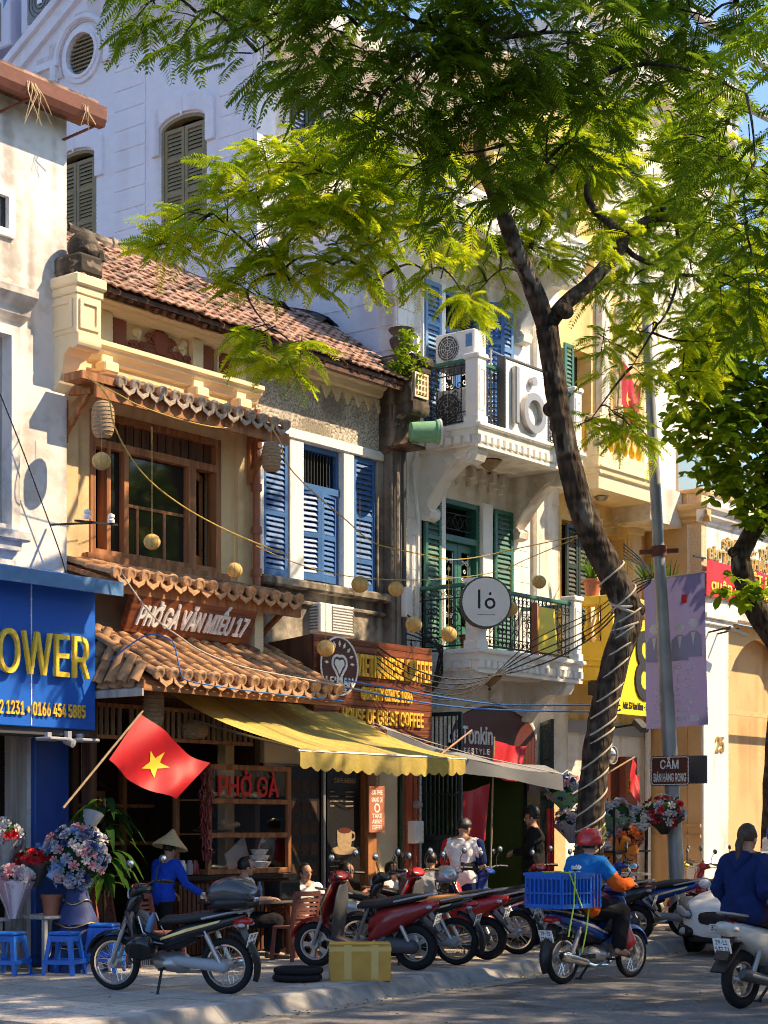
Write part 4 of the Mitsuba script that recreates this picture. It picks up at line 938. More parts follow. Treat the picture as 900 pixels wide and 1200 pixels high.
def gate(label, P, Q, z1=3.5):
    t = thing('iron_gate', label, 'gate')
    P, Q = np.array(P), np.array(Q); L = float(np.linalg.norm(Q - P)); f = lambda: MB((P[0], P[1], 0), ((Q - P) / L).tolist() + [0], (0, 0, 1))
    put('frame', f().wall(0, L, .08, z1, -.025, .025, [(.06, L - .06, .8, 1.5), (.06, L - .06, 1.58, z1 - .06), (.06, L - .06, .16, .74)]), 'm_darkgreen', parent=t)
    b = f()
    for i in range(int(L / .075)): b.box(.06 + i * .075, .078 + i * .075, .1, z1 - .05, -.009, .009)
    for z in (2.2, 2.85): b.box(.05, L - .05, z, z + .03, -.02, .02)
    put('bars', b, 'm_darkgreen', parent=t, kind='stuff')
    put('sheet', f().box(.05, L - .05, .1, 1.5, -.012, -.02), 'm_darkgreen', parent=t)
gate('black iron folding gate on the left of the shop entrance', (22.55, 16.95), (22.66, 16.26))
gate('tall black iron gate on the right of the shop entrance', (25.15, 16.2), (26.02, 16.98))
put('crossbar', FR(16.3).box(24.6, 26.3, 2.30, 2.45, -.05, 0), 'm_brownsign', parent=lo)
put('counter', W().box(24.2, 25.8, 18.2, 18.8, 0, 1.0), 'm_greenint', parent=lo)
# ================================================================= yellow house
yh = thing('yellow_house', 'yellow stucco house with balustraded balconies and dark green shutters right of the white balconies', 'house')
put('wall', FR(17.2).wall(26.92, 29.93, 3.4, 11.6, -.3, 0, [(27.0, 27.75, 4.5, 7.18), (28.0, 29.2, 4.5, 7.1), (27.2, 28.0, 8.0, 10.3)]), 'm_yel', parent=yh)
shell(yh, 26.92, 29.93, 17.52, 18.5, 0, 11.5, 'm_yel')
put('dark_back', W().box(26.95, 29.9, 17.5, 17.52, 4.4, 10.6), 'm_intdark', parent=yh)
shutter(yh, (27.02, 17.14, 4.6), (1, 0, 0), .38, 2.5, 'm_darkgreen', (.35, .7)); shutter(yh, (27.42, 17.14, 4.6), (1, 0, 0), .36, 2.5, 'm_darkgreen', (.35, .7))
shutter(yh, (26.96, 17.14, 8.1), (1, 0, 0), .30, 2.2, 'm_greenpaint', (.5,))
for x in (27.80, 29.3): put('pilaster', FR(17.2).box(x, x + .32, 4.4, 7.5, 0, .12, .01).box(x - .04, x + .36, 7.2, 7.32, 0, .16, .01), 'm_cream2', parent=yh)
for x in (28.15, 28.85): put('pilaster', FR(17.2).box(x, x + .26, 8.0, 11.4, 0, .14, .01), 'm_lo', parent=yh)
def baluster_d(h, m):
    return mk(W().lathe([(.05, 0), (.05, .05 * h), (.025, .09 * h), (.06, .25 * h), (.07, .35 * h), (.05, .5 * h), (.026, .62 * h), (.024, .78 * h), (.045, .88 * h), (.05, .93 * h), (.05, h)], 10), m, 45)
def stone_balcony(root, z, x0, x1, yf, m, deck=.3, rail=1.1, bm=None):
    k = put('balcony', W().box(x0, x1, yf, 17.2, z - deck, z), m, parent=root)
    put('balcony_molding', FR(yf).molding(x0 - .06, x1 + .06, [(z - .12, 0), (z - .10, .05), (z - .04, .06), (z, .10), (z + .03, .10), (z + .03, 0)]), m, parent=k)
    put('balcony_molding', SD(x0).molding(-17.2, -yf + .06, [(z - .12, 0), (z - .10, .05), (z - .04, .06), (z, .10), (z + .03, .10), (z + .03, 0)]), m, parent=k)
    zb, zt = z + .32, z + rail - .16
    put('parapet', W().box(x0, x1, yf, yf + .2, z, zb).box(x0, x0 + .2, yf + .2, 17.2, z, zb).box(x0 - .03, x1 + .03, yf - .04, yf + .24, zt, zt + .16, .015).box(x0 - .04, x0 + .24, yf + .24, 17.2, zt, zt + .16, .015), m, parent=k)
    put('pedestal', W().box(x0 - .012, x0 + .22, yf - .012, yf + .22, zb - .1, zt), m, parent=k); put('pedestal', W().box(x0 - .01, x0 + .2, 16.95, 17.19, zb - .1, zt), m, parent=k)
    put('roundel', FR(yf).ext(Point(x0 + .11, zb + .12).buffer(.09), .012, .03), m, parent=k)
    d = baluster_d(zt - zb, bm or m); n = int((x1 - x0 - .3) / .24)
    for i in range(n): put('baluster', d, None, parent=k, M=T().translate([x0 + .36 + i * .24, yf + .1, zb]))
    for i in range(int((16.9 - yf - .25) / .2)): put('baluster', d, None, parent=k, M=T().translate([x0 + .1, yf + .36 + i * .21, zb]))
    return k
mat('m_yelpaint', (.74, .50, .05), .6, var=.1, sc=5)
yb1 = stone_balcony(yh, 4.62, 26.88, 29.9, 16.08, 'm_yelpaint', .35, 1.12)
yb2 = stone_balcony(yh, 7.98, 26.88, 28.75, 16.36, 'm_cream2', .36, .95, 'm_yelpaint')
put('soffit_lamp', W().lathe([(0, -.07), (.09, -.05), (.13, 0)], 14, (27.6, 16.75, 7.60)), 'm_alu', 40, parent=yb2)
put('white_pier', W().box(30.0, 30.62, 17.66, 18.3, 0, 13.5), 'm_lo', parent=yh)
put('front_slab', FR(16.40).box(28.76, 29.93, 7.32, 7.98, -.8, 0), 'm_lo', parent=yh)
put('attic_wall', FR(18.6).wall(26.92, 30.6, 11.5, 15.9, -.3, 0, [(27.5, 28.2, 12.2, 13.8), (28.9, 29.6, 12.2, 13.8)]), 'm_yel', parent=yh)
put('attic_wall', W().box(26.92, 27.07, 18.9, 22, 11.5, 15.9).box(30.45, 30.6, 18.9, 22, 11.5, 15.9).box(27.1, 30.4, 18.95, 19.0, 11.6, 15.6), 'm_yel', parent=yh)
for z in (11.9, 14.2, 15.5): put('cornice', FR(18.6).molding(26.85, 30.65, [(z, 0), (z + .05, .10), (z + .14, .16), (z + .2, .28), (z + .28, .28), (z + .28, 0)]), 'm_cream2', parent=yh)
for x in (27.4, 28.8):
    put('window_surround', FR(18.6).wall(x - .02, x + .92, 12.1, 14.0, 0, .08, [(x + .1, x + .8, 12.2, 13.8)]), 'm_cream2', parent=yh)
    put('shutter', FR(18.6).box(x + .1, x + .44, 12.2, 13.8, -.1, -.06).box(x + .46, x + .8, 12.2, 13.8, -.1, -.06), 'm_darkgreen', parent=yh)
# ground floor of the yellow house
put('ground_wall', FR(17.2).wall(26.92, 29.93, 0, 3.4, -.3, 0, [(28.35, 29.62, -.1, 3.02)]), 'm_lo', parent=yh)
dk = put('door', FR(17.2).box(28.35, 29.2, 0, 3.02, -.2, -.12), 'm_brownsign', parent=yh)
put('door_frame', FR(17.2).box(29.2, 29.62, 0, 3.02, -.2, .02).box(28.27, 28.35, 0, 3.1, -.1, .04), 'm_brownrelief', parent=yh)
put('handle', FR(17.2).box(28.80, 28.84, 1.62, 1.95, -.12, -.08).box(28.8, 28.86, 1.45, 1.55, -.12, -.09), 'm_goldmetal', parent=dk)
put('number_plate', FR(17.2).box(29.26, 29.42, 2.35, 2.62, .02, .035), 'm_goldmetal', parent=yh)
put('number', FR(17.2).text('33', .13, (29.28, 2.42, .036), .12, .008, True), 'm_inkblack', parent=yh)
nt = put('notice', FR(17.2).box(29.26, 29.52, 1.45, 1.85, .02, .026), 'm_paper', parent=yh)
q = FR(17.2)
for i in range(6): q.box(29.29, 29.29 + .2 * rng.uniform(.6, 1), 1.50 + i * .05, 1.515 + i * .05, .026, .028)
put('print', q, 'm_grey', parent=nt, kind='stuff')
mr = thing('round_mirror', 'round convex mirror above the brown door of the yellow house', 'mirror')
put('glass', FR(16.95).lathe([(0, .06), (.08, .05), (.15, 0)], 20, (28.35, 3.02, 0), (0, 0, 1)), 'm_chrome', True, parent=mr); put('rim', FR(16.95).lathe([(.15, .01), (.17, .01), (.17, -.03), (0, -.03)], 20, (28.35, 3.02, 0), (0, 0, 1)), 'm_grey', 40, parent=mr)
wpipe = single('white_pipe', W().tube([(29.80, 17.05, 0), (29.80, 17.05, 3.6)], .055, 10), 'm_acwhite', 'white drain pipe at the right edge of the yellow house', 'pipe', smooth=30)
dv = put('black_duct', FR(16.12).box(26.95, 28.2, 4.02, 4.26, -.5, 0), 'm_black', parent=yh)
e8 = thing('yellow_banner', 'bright yellow banner with a big black 8 hung behind the rope-wrapped trunk', 'banner')
put('sheet', FR(15.92).box(26.62, 28.1, 3.66, 5.35, -.02, 0), 'm_yellowsign', parent=e8)
put('numeral', FR(15.92).text('8', 1.15, (27.36, 3.98, 0), .72, .03, True), 'm_inkblack', parent=e8)
put('lettering', FR(15.92).text('Add: 33 Van Mieu - Dong Da', .115, (26.95, 3.76, 0), 1.12, .01, True).text('Shop', .17, (27.05, 5.12, 0), .46, .01, True, .2), 'm_inkblack', parent=e8)
sl = thing('spot_lamp', 'dark spot lamp on an arm under the yellow banner', 'lamp')
put('arm', W().bar((27.4, 16.9, 3.4), (27.25, 15.75, 3.5), .035), 'm_iron', parent=sl); put('head', W().bar((27.2, 15.62, 3.38), (27.3, 15.85, 3.55), .16, .10), 'm_darkgrey', parent=sl)
# wedge of dark shop front between the arch and the door
put('ground_lintel', FR(17.2).box(26.92, 29.93, 3.4, 3.62, 0, .08), 'm_grey', parent=yh)
t = thing('potted_plant', 'spiky green plant in a terracotta pot on the yellow balcony', 'plant')
def spiky(t, x, y, z, h, n, m, pot):
    put('pot', W().lathe([(0, 0), (pot * .7, 0), (pot * .95, pot * 1.5), (pot * 1.1, pot * 1.5), (pot * 1.1, pot * 1.8), (pot * .9, pot * 1.8), (pot * .85, pot * 1.6), (0, pot * 1.6)], 16, (x, y, z)), 'm_terracotta', 40, parent=t)
    for i in range(n):
        a, s = rng.uniform(0, 6.28), rng.uniform(.3, .9); d = np.array([math.cos(a), math.sin(a), 0]); L = h * rng.uniform(.7, 1.1); sd_ = np.array([-d[1], d[0], 0]); V, F = [], []
        for k in range(6):
            u = k / 5; c = np.array([x, y, z + pot * 1.5]) + d * s * L * u + np.array([0, 0, L * (u - .5 * s * u * u)]); w = .022 * (1 - u ** 2) + .002
            V += [c - sd_ * w, c + sd_ * w]
        F = [[2 * k, 2 * k + 1, 2 * k + 3, 2 * k + 2] for k in range(5)]
        put('leaf', W().add(V, F), m, True, parent=t)
spiky(t, 26.98, 16.55, 5.74, .62, 26, 'm_leafA', .17)
t = thing('potted_plant', 'spiky green plant behind the trunk at the right of the yellow balcony', 'plant'); spiky(t, 28.35, 16.18, 5.74, .75, 30, 'm_leafB', .16)
t = thing('potted_plant', 'spiky green plant at the far right of the yellow balcony', 'plant'); spiky(t, 29.05, 16.18, 5.74, .7, 26, 'm_leafA', .16)

# ================================================================= ochre building with the pilastered portal
ob = thing('ochre_building', 'ochre building with a cornice, a white pilaster and a red banner at the right edge', 'building')
put('wall', FR(16.0).wall(29.95, 37, 5.7, 7.95, -.3, 0), 'm_white', parent=ob)
put('side_wall', SD(29.95).wall(-17.6, -16.3, 0, 7.95, -.2, 0), 'm_ochre', parent=ob)
put('corner', W().box(29.95, 30.15, 16.0, 16.29, 0, 7.95), 'm_ochre', parent=ob)
put('recess_wall', FR(16.72).wall(30.2, 37, 0, 5.75, -.2, 0), 'm_ochre', parent=ob)
arcp = [(31.55, 0), (31.55, 3.9)] + [(33.2 - 1.65 * math.cos(t_), 3.9 + 1.6 * math.sin(t_)) for t_ in np.linspace(.05, 3.09, 14)] + [(34.75, 3.9), (34.75, 0)]
put('arch_wall', FR(16.35).wall(31.12, 37, 0, 5.7, -.2, 0, [Polygon(arcp)]), 'm_ochre', parent=ob)
for x in (29.96, 34.8):
    p = put('pilaster', FR(16.0).box(x, x + 1.0, .95, 5.5, -.3, .04, .01), 'm_white', parent=ob)
    put('capital', FR(16.0).box(x - .05, x + 1.08, 5.5, 5.6, -.3, .10, .01).box(x - .10, x + 1.14, 5.6, 5.7, -.3, .16, .01), 'm_white', parent=p)
    put('plinth', FR(16.0).box(x - .04, x + 1.05, 0, .95, -.3, .08, .01).box(x - .06, x + 1.08, .95, 1.03, -.3, .11, .01), 'm_white', parent=p)
put('wall_molding', SD(29.95).box(-17.2, -16.0, 1.70, 1.76, 0, .05).box(-17.2, -16.0, 1.50, 1.56, 0, .05), 'm_ochre', parent=ob)
put('wall_molding', FR(16.35).box(31.12, 31.3, 1.70, 1.76, 0, .05).box(31.12, 36, 3.9, 4.0, 0.0, .06), 'm_ochre', parent=ob)
prof = [(7.38, 0), (7.40, .05), (7.46, .06), (7.50, .14), (7.56, .15), (7.62, .22), (7.68, .24), (7.72, .24), (7.72, 0)]
put('cornice', FR(16.0).molding(29.75, 37, prof), 'm_white', parent=ob); put('cornice', SD(29.95).molding(-17.6, -15.80, prof), 'm_ochre', parent=ob)
put('coping', FR(16.0).box(29.9, 37, 7.95, 8.03, -.35, .05, .01), 'm_ochre', parent=ob); put('coping', SD(29.95).box(-17.6, -15.97, 7.955, 8.025, -.2, .06, .01), 'm_ochre', parent=ob)
put('roof_slab', W().box(30.16, 36.9, 16.31, 22, 7.6, 7.7), 'm_ochre', parent=ob)
put('lettering', FR(16.0).text('S\u1ede V\u0102N H\u00d3A - TH\u1ec2 THAO', .16, (30.75, 7.02, 0), 2.6, .05, True).text('B\u1ea2O T\u00c0NG M\u1ef8 THU\u1eacT H\u00c0 N\u1ed8I', .2, (30.2, 6.74, 0), 3.4, .05, True), 'm_goldmetal', parent=ob)
rb = thing('red_banner', 'long red banner with yellow lettering across the ochre building', 'banner')
xs = np.linspace(30.0, 36.5, 40); bn = FR(15.93)
V = [(x, z, .02 * math.sin(x * 4) + .01 * math.sin(x * 9 + z)) for z in (6.02, 6.35, 6.70) for x in xs]
bn.add(V, [[j * 40 + i, j * 40 + i + 1, (j + 1) * 40 + i + 1, (j + 1) * 40 + i] for j in range(2) for i in range(39)])
put('sheet', bn, 'm_redbanner', True, parent=rb)
put('lettering', FR(15.9).text('NHI\u1ec6T LI\u1ec6T CH\u00c0O M\u1eeaNG', .20, (31.2, 6.42, 0), 4.2, .006, True).text('qu\u1eadn \u0110\u1ed1ng \u0110a ti\u1ebfp t\u1ee5c \u0111\u1ed5i m\u1edbi', .20, (30.15, 6.15, 0), 5.2, .006, True), 'm_yellowletter', parent=rb)
put('lug', FR(16.0).bar((29.6, 6.72, .02), (30.05, 6.72, .03), .03).bar((29.8, 6.04, .02), (30.05, 6.04, .03), .03), 'm_iron', parent=rb)
fl = thing('flood_light', 'small floodlight on a bracket on the white pilaster under the red banner', 'lamp')
put('arm', W().bar((30.15, 15.95, 5.35), (30.15, 15.5, 5.42), .03).bar((30.5, 15.95, 5.35), (30.5, 15.5, 5.42), .03), 'm_iron', parent=fl); put('head', W().bar((30.05, 15.5, 5.38), (30.65, 15.45, 5.30), .10, .06), 'm_darkgrey', parent=fl)
put('house_number', FR(15.96).text('25', .28, (30.42, 3.12, 0), .32, .03, True), 'm_goldmetal', parent=ob)
put('plaque', FR(16.35).box(31.35, 31.65, 3.1, 3.28, 0, .01), 'm_paper', parent=ob)
gr2 = thing('roof_railing', 'glass terrace railing above the ochre building', 'railing')
for i in range(5): put('glass_panel', FR(16.6).box(30.2 + i * 1.3, 31.4 + i * 1.3, 8.1, 9.0, -.01, 0), 'm_glassgreen', parent=gr2)
for i in range(6): put('post', FR(16.6).box(30.12 + i * 1.3, 30.18 + i * 1.3, 7.7, 9.1, -.04, .02), 'm_alu', parent=gr2)

# ================================================================= tall gabled house behind
gh = thing('gable_house', 'tall lavender white gabled house with a round louvre and olive shutters behind the tiled roof', 'house')
YR, YL, XB = 19.55, 25.6, 21.5
ap = ((YR + YL) / 2, 16.95)
def arch_win(y0, y1, z0, z1, r=.18):
    m = (y0 + y1) / 2; return Polygon([(-y1, z0)] + [(-m - (y1 - y0) / 2 * math.cos(t_), z1 - r + r * math.sin(t_)) for t_ in np.linspace(0, math.pi, 12)] + [(-y0, z0)])
wins = [arch_win(20.62, 21.68, 11.65, 13.62), arch_win(23.28, 24.34, 11.65, 13.62)]
body = Polygon([(-YL, 0), (-YR, 0), (-YR, 15.25), (-ap[0], ap[1]), (-YL, 15.25)])
for w_ in wins: body = body.difference(w_)
ocu = Point(-23.62, 15.28).buffer(.36, 24); body = body.difference(ocu)
put('gable_wall', SD(XB).ext(body, -.35, 0), 'm_lav', parent=gh)
steps = []
for i in range(9):
    a, b = -YL + .12 + i * .335, -YL + .12 + (i + 1) * .335
    steps.append(sbox(a, 15.0, b, 15.12 + .18 * i))
    steps.append(sbox(-YR - .12 - (i + 1) * .335, 14.85 if i < 4 else 15.0, -YR - .12 - i * .335, 15.12 + .18 * i))
rough = unary_union(steps).difference(Point(-23.62, 15.28).buffer(.56, 24)).difference(sbox(-24.0, 14.9, -23.24, 15.28))
put('rough_band', SD(XB).ext(rough, .001, .035), 'm_rough', parent=gh)
put('coping', SD(XB).ext(Polygon([(-YL - .1, 15.15), (-ap[0], ap[1] - .1), (-YR + .1, 15.15), (-YR + .1, 15.42), (-ap[0], ap[1] + .18), (-YL - .1, 15.42)]), -.4, .10).ext(Polygon([(-YL - .16, 15.40), (-ap[0], ap[1] + .16), (-YR + .16, 15.40), (-YR + .16, 15.55), (-ap[0], ap[1] + .31), (-YL - .16, 15.55)]), -.5, .18), 'm_lav', parent=gh)
oc = SD(XB)
for r0, r1, c1 in ((.36, .42, .08), (.42, .50, .05)): oc.ext(Point(-23.62, 15.28).buffer(r1, 32).difference(Point(-23.62, 15.28).buffer(r0, 32)), 0, c1)
ok = put('round_louvre', oc, 'm_lav', 30, parent=gh)
ol = SD(XB)
for i in range(9):
    z = 15.28 - .28 + i * .07; w_ = math.sqrt(max(.0, .34 ** 2 - (z - 15.28) ** 2)); ol.add([(-23.62 + s * w_, z + dz, c) for s in (-1, 1) for dz, c in ((.015, -.07), (-.02, -.01)) for e in (-.005, .005)], BOXF) if False else ol.box(-23.62 - w_, -23.62 + w_, z - .014, z + .014, -.07, -.005)
put('slats', ol, 'm_olive', parent=ok, kind='stuff'); put('back', SD(XB).ext(ocu, -.16, -.10), 'm_matte', parent=ok)
am = SD(XB).tube([(-23.62 - .64 * math.cos(t_), 15.28 + .64 * math.sin(t_), .05) for t_ in np.linspace(0, math.pi, 20)], .055, 6)
am.box(-24.75, -24.2, 15.22, 15.34, 0, .1).box(-23.04, -22.5, 15.22, 15.34, 0, .1).box(-24.38, -24.24, 14.95, 15.22, 0, .12, .02).box(-23.0, -22.86, 14.95, 15.22, 0, .12, .02)
put('hood_mold', am, 'm_lav', 30, parent=gh)
qd = mk(SD(0).box(.01, .77, .01, .335, 0, .014, .006), 'm_lav')
for i in range(15):
    for y in (22.83, 20.37 - .02):
        put('stucco_block', qd, None, parent=gh, M=T().translate([XB, -0.0 + y, 9.9 + i * .345]))
for (y0, y1), w_ in zip(((20.62, 21.68), (23.28, 24.34)), wins):
    k = put('window', SD(XB).ext(w_.difference(w_.buffer(-.06)), -.16, .0), 'm_olive', parent=gh)
    put('back', SD(XB).ext(w_, -.3, -.25), 'm_matte', parent=k)
    for a in (y0 + .06, (y0 + y1) / 2 + .005):
        s = shutter(gh, (XB + .06, a + (y1 - y0) / 2 - .065, 11.72), (0, -1, 0), (y1 - y0) / 2 - .07, 1.72, 'm_olive', (.36, .70), sp=.06)
    m_ = (y0 + y1) / 2
    sur = arch_win(y0 - .2, y1 + .2, 13.05, 13.95, .28).difference(arch_win(y0 - .01, y1 + .01, 11.6, 13.65)).difference(sbox(-y1 - .01, 11, -y0 + .01, 13.5))
    put('window_hood', SD(XB).ext(sur, 0, .06).box(-m_ - .02, -m_ + .02, 13.6, 13.95, .06, .075), 'm_lav', parent=gh)
    put('sill', SD(XB).box(-y1 - .1, -y0 + .1, 11.52, 11.65, 0, .14, .02), 'm_lav', parent=gh)
put('front_wall', FR(YR).wall(XB, 27.5, 0, 15.2, -.3, 0, [(22.35, 23.15, 12.4, 13.9), (24.4, 25.2, 12.4, 13.9)]), 'm_lo', parent=gh)
put('front_quoin', FR(YR).box(XB, XB + .45, 11, 15.0, 0, .05), 'm_lav', parent=gh)
shutter(gh, (22.36, YR - .02, 12.42), (1, 0, 0), .39, 1.46, 'm_darkgreen', (.5,)); shutter(gh, (22.77, YR - .02, 12.42), (1, 0, 0), .39, 1.46, 'm_darkgreen', (.5,))
shutter(gh, (24.41, YR - .02, 12.42), (1, 0, 0), .39, 1.46, 'm_darkgreen', (.5,)); shutter(gh, (24.82, YR - .02, 12.42), (1, 0, 0), .39, 1.46, 'm_darkgreen', (.5,))
put('eave_slab', W().box(XB + .2, 27.5, YR - 1.3, YR, 14.45, 14.7), 'm_lo', parent=gh)
put('back_wall', W().box(27.2, 27.5, 19.9, 25.6, 0, 15.2).box(XB + .36, 27.2, 25.3, 25.6, 0, 15.2), 'm_lav', parent=gh)
put('roof', W().add([(XB + .4, YR, 15.2), (27.5, YR, 15.2), (XB + .4, ap[0], 16.85), (27.5, ap[0], 16.85), (XB + .4, YL, 15.2), (27.5, YL, 15.2)], [[0, 1, 3, 2], [2, 3, 5, 4]]), 'm_rooftile', parent=gh)
put('side_parapet', W().box(20.9, XB - .01, 25.62, 26.6, 0, 15.3), 'm_lav', parent=gh)
# blue panelled roof structure with fan units far behind
bp = thing('blue_rooftop', 'blue panelled rooftop wall carrying fan units in the top left corner', 'building')
put('panel_wall', W().box(25.5, 31, 26.0, 34, 0, 21.5), 'm_bluetarp', parent=bp)
for i, (y, z) in enumerate(((30.4, 18.85), (28.75, 18.95), (28.1, 20.1))):
    t = thing('fan_unit', ['leftmost square fan unit on the blue rooftop wall', 'square fan unit with a white hub on the blue rooftop wall', 'fan unit highest on the blue rooftop wall'][i], 'air conditioner')
    put('case', SD(25.5).box(-y - .65, -y + .65, z - .55, z + .55, 0, .5, .03), 'm_pale', parent=t); put('fan', SD(25.0).box(-y - .42, -y + .38, z - .4, z + .42, 0, .02, .01), 'm_grille', parent=t)
    g = SD(24.97)
    for k in range(4): ring(g, -y, z, .08 + .09 * k, .008, .0, 16)
    put('guard', g, 'm_darkgrey', parent=t); put('hub', SD(24.97).box(-y - .07, -y + .07, z - .07, z + .07, 0, .02), 'm_white2', parent=t)
    put('badge', SD(25.0).ext(Polygon([(-y + .45, z + .48), (-y + .62, z + .48), (-y + .45, z + .28)]), 0, .006), 'm_bluelight', parent=t)
# white block and frame at the upper right, glazed block behind
wb = thing('white_block', 'tall sunlit white building with a deep moulded parapet at the upper right', 'building')
put('wall', W().box(30.7, 37.2, 19.5, 26, 0, 18.2), 'm_lo', parent=wb)
put('parapet', FR(19.5).molding(30.5, 37.3, [(17.0, 0), (17.05, .15), (17.3, .2), (17.4, .45), (17.6, .5), (17.65, .35), (18.1, .35), (18.2, .6), (18.5, .65), (18.5, 0)]), 'm_lo', parent=wb)

sf = thing('steel_frame', 'light steel roof frame against the sky at the top right', 'frame')
for p, q in (((37.9, 19.4, 0), (37.9, 19.4, 21.5)), ((36.2, 19.8, 18.5), (36.2, 19.8, 21.5)), ((33, 19.6, 20.2), (41, 19.6, 20.2)), ((37.9, 19.4, 20.2), (37.9, 24, 21)), ((36.2, 19.8, 18.8), (41, 19.8, 19.2))):
    put('beam', W().bar(p, q, .16, .16), 'm_alu', parent=sf)
gb = thing('glazed_block', 'pale glazed building seen through the leaves above the ochre building', 'building')
put('wall', W().box(31.0, 44, 22.5, 30, 0, 13.5), 'm_lo', parent=gb)
for i in range(9):
    for j in range(3): put('window', FR(22.5).box(31.3 + i * 1.35, 32.4 + i * 1.35, 8.0 + j * 1.8, 9.4 + j * 1.8, 0, .04), 'm_glassgreen', parent=gb)

# houses on the far side of the road, behind the viewer: only glass and daylight show them
for i, (x0, x1, h, m_) in enumerate(((2, 9, 9.5, 'm_cream'), (9.2, 15, 11, 'm_ochre'), (15.2, 22, 8.5, 'm_lo'), (22.2, 29, 10.5, 'm_yel'), (29.2, 38, 9, 'm_white'), (38.2, 62, 12, 'm_ochre'), (62.2, 95, 11, 'm_lo'))):
    o_ = thing('opposite_house', ['cream', 'ochre', 'white', 'yellow', 'grey white', 'long ochre', 'long white'][i] + ' house on the other side of the road, behind the viewer', 'house')
    put('wall', W().box(x0, x1, -22, -9.5, 0, h), m_, parent=o_); put('roof', W().box(x0 - .2, x1 + .2, -22, -9.2, h, h + .3), 'm_rooftile', parent=o_); put('shop_front', W().box(x0 + .5, x1 - .5, -9.5, -9.45, .1, 2.8), 'm_black', parent=o_)
    for k in range(int((x1 - x0) / 2)):
        for z in (4.0, 7.0):
            if z + 2 < h: put('window', W().box(x0 + .6 + k * 2, x0 + 1.7 + k * 2, -9.5, -9.44, z, z + 1.7), 'm_darkgreen', parent=o_)
# ================================================================= awnings and flags
ya = thing('yellow_awning', 'faded yellow fabric awning with a scalloped edge over the cafe tables', 'awning')
def grid(fn, nu, nv):
    V = [fn(i / nu, j / nv) for j in range(nv + 1) for i in range(nu + 1)]
    F = [[j * (nu + 1) + i, j * (nu + 1) + i + 1, (j + 1) * (nu + 1) + i + 1, (j + 1) * (nu + 1) + i] for j in range(nv) for i in range(nu)]
    return W().add(V, F)
def aw(u, v):   # u along the street, v from the back down to the front
    sag = -.10 * math.sin(math.pi * v) + .018 * math.sin(23 * u + 2 * v) * math.sin(math.pi * v) ** .5 + .012 * math.sin(41 * u - 6 * v) * v - .035 * math.sin(math.pi * u) * v + .012 * math.sin(9 * u + 3 * v) * math.sin(math.pi * v)
    return (16.42 + 3.43 * u, 16.4 - 2.2 * v, 3.42 - .76 * v + sag)
put('canopy', grid(aw, 40, 18), 'm_awning', True, parent=ya)
vl = W(); N = 120
V = []
for i in range(N + 1):
    p = np.array(aw(i / N, 1.0)); s = abs(math.sin(math.pi * i / N * 17)); w = .014 * math.sin(i * .5)
    V += [p + [0, -.004, 0], p + [0, -.012 + w * .5, -.12], p + [0, -.006 + w, -.21 - .045 * s]]
vl.add(V, [[3 * i + k, 3 * i + 3 + k, 3 * i + 4 + k, 3 * i + 1 + k] for i in range(N) for k in (0, 1)])
put('valance', vl, 'm_awning', True, parent=ya)
fr = W().tube([(16.40, 14.21, 2.63), (19.88, 14.21, 2.63)], .02, 6)
put('front_bar', fr, 'm_alu', 40, parent=ya)
for x in (16.8, 19.4): put('arm', W().tube([(x, 16.4, 3.1), (x + .1, 15.4, 2.85), (x, 14.25, 2.62)], .018, 6), 'm_alu', 40, parent=ya)
put('support_pole', W().tube([(19.55, 14.5, 2.62), (20.3, 14.4, 3.05)], .015, 6), 'm_wood', 40, parent=ya)
gt_ = thing('grey_tarp', 'grey tarpaulin strung out beside the yellow awning', 'tarpaulin')
P, Q = np.array([20.1, 15.75, 3.1]), np.array([22.85, 14.55, 2.50])
def tp2(u, v):
    p = P + (Q - P) * u
    return p + np.array([.12 * (v), .38 * v, .13 * v + .015 * math.sin(14 * u) - .13 * math.sin(math.pi * u)])
put('sheet', grid(tp2, 24, 6), 'm_tarp', True, parent=gt_)
put('flap', grid(lambda u, v: P + (Q - P) * u + np.array([.01 * math.sin(22 * u), -.01 + .02 * math.sin(17 * u) * v, -.13 * math.sin(math.pi * u) - v * (.22 + .05 * math.sin(7 * u) + (.05 if .3 < u < .36 else 0))]), 40, 4), 'm_tarp', True, parent=gt_)
put('rope', W().tube([P + [-.6, .5, .15], P, P + (Q - P) * .5 + [0, 0, -.05], Q, Q + [1.2, .5, .2]], .008, 5), 'm_rope', parent=gt_)
def star(c, r, rot=0):
    return Polygon([(c[0] + (r if k % 2 == 0 else r * .4) * math.sin(rot + k * math.pi / 5), c[1] + (r if k % 2 == 0 else r * .4) * math.cos(rot + k * math.pi / 5)) for k in range(10)])
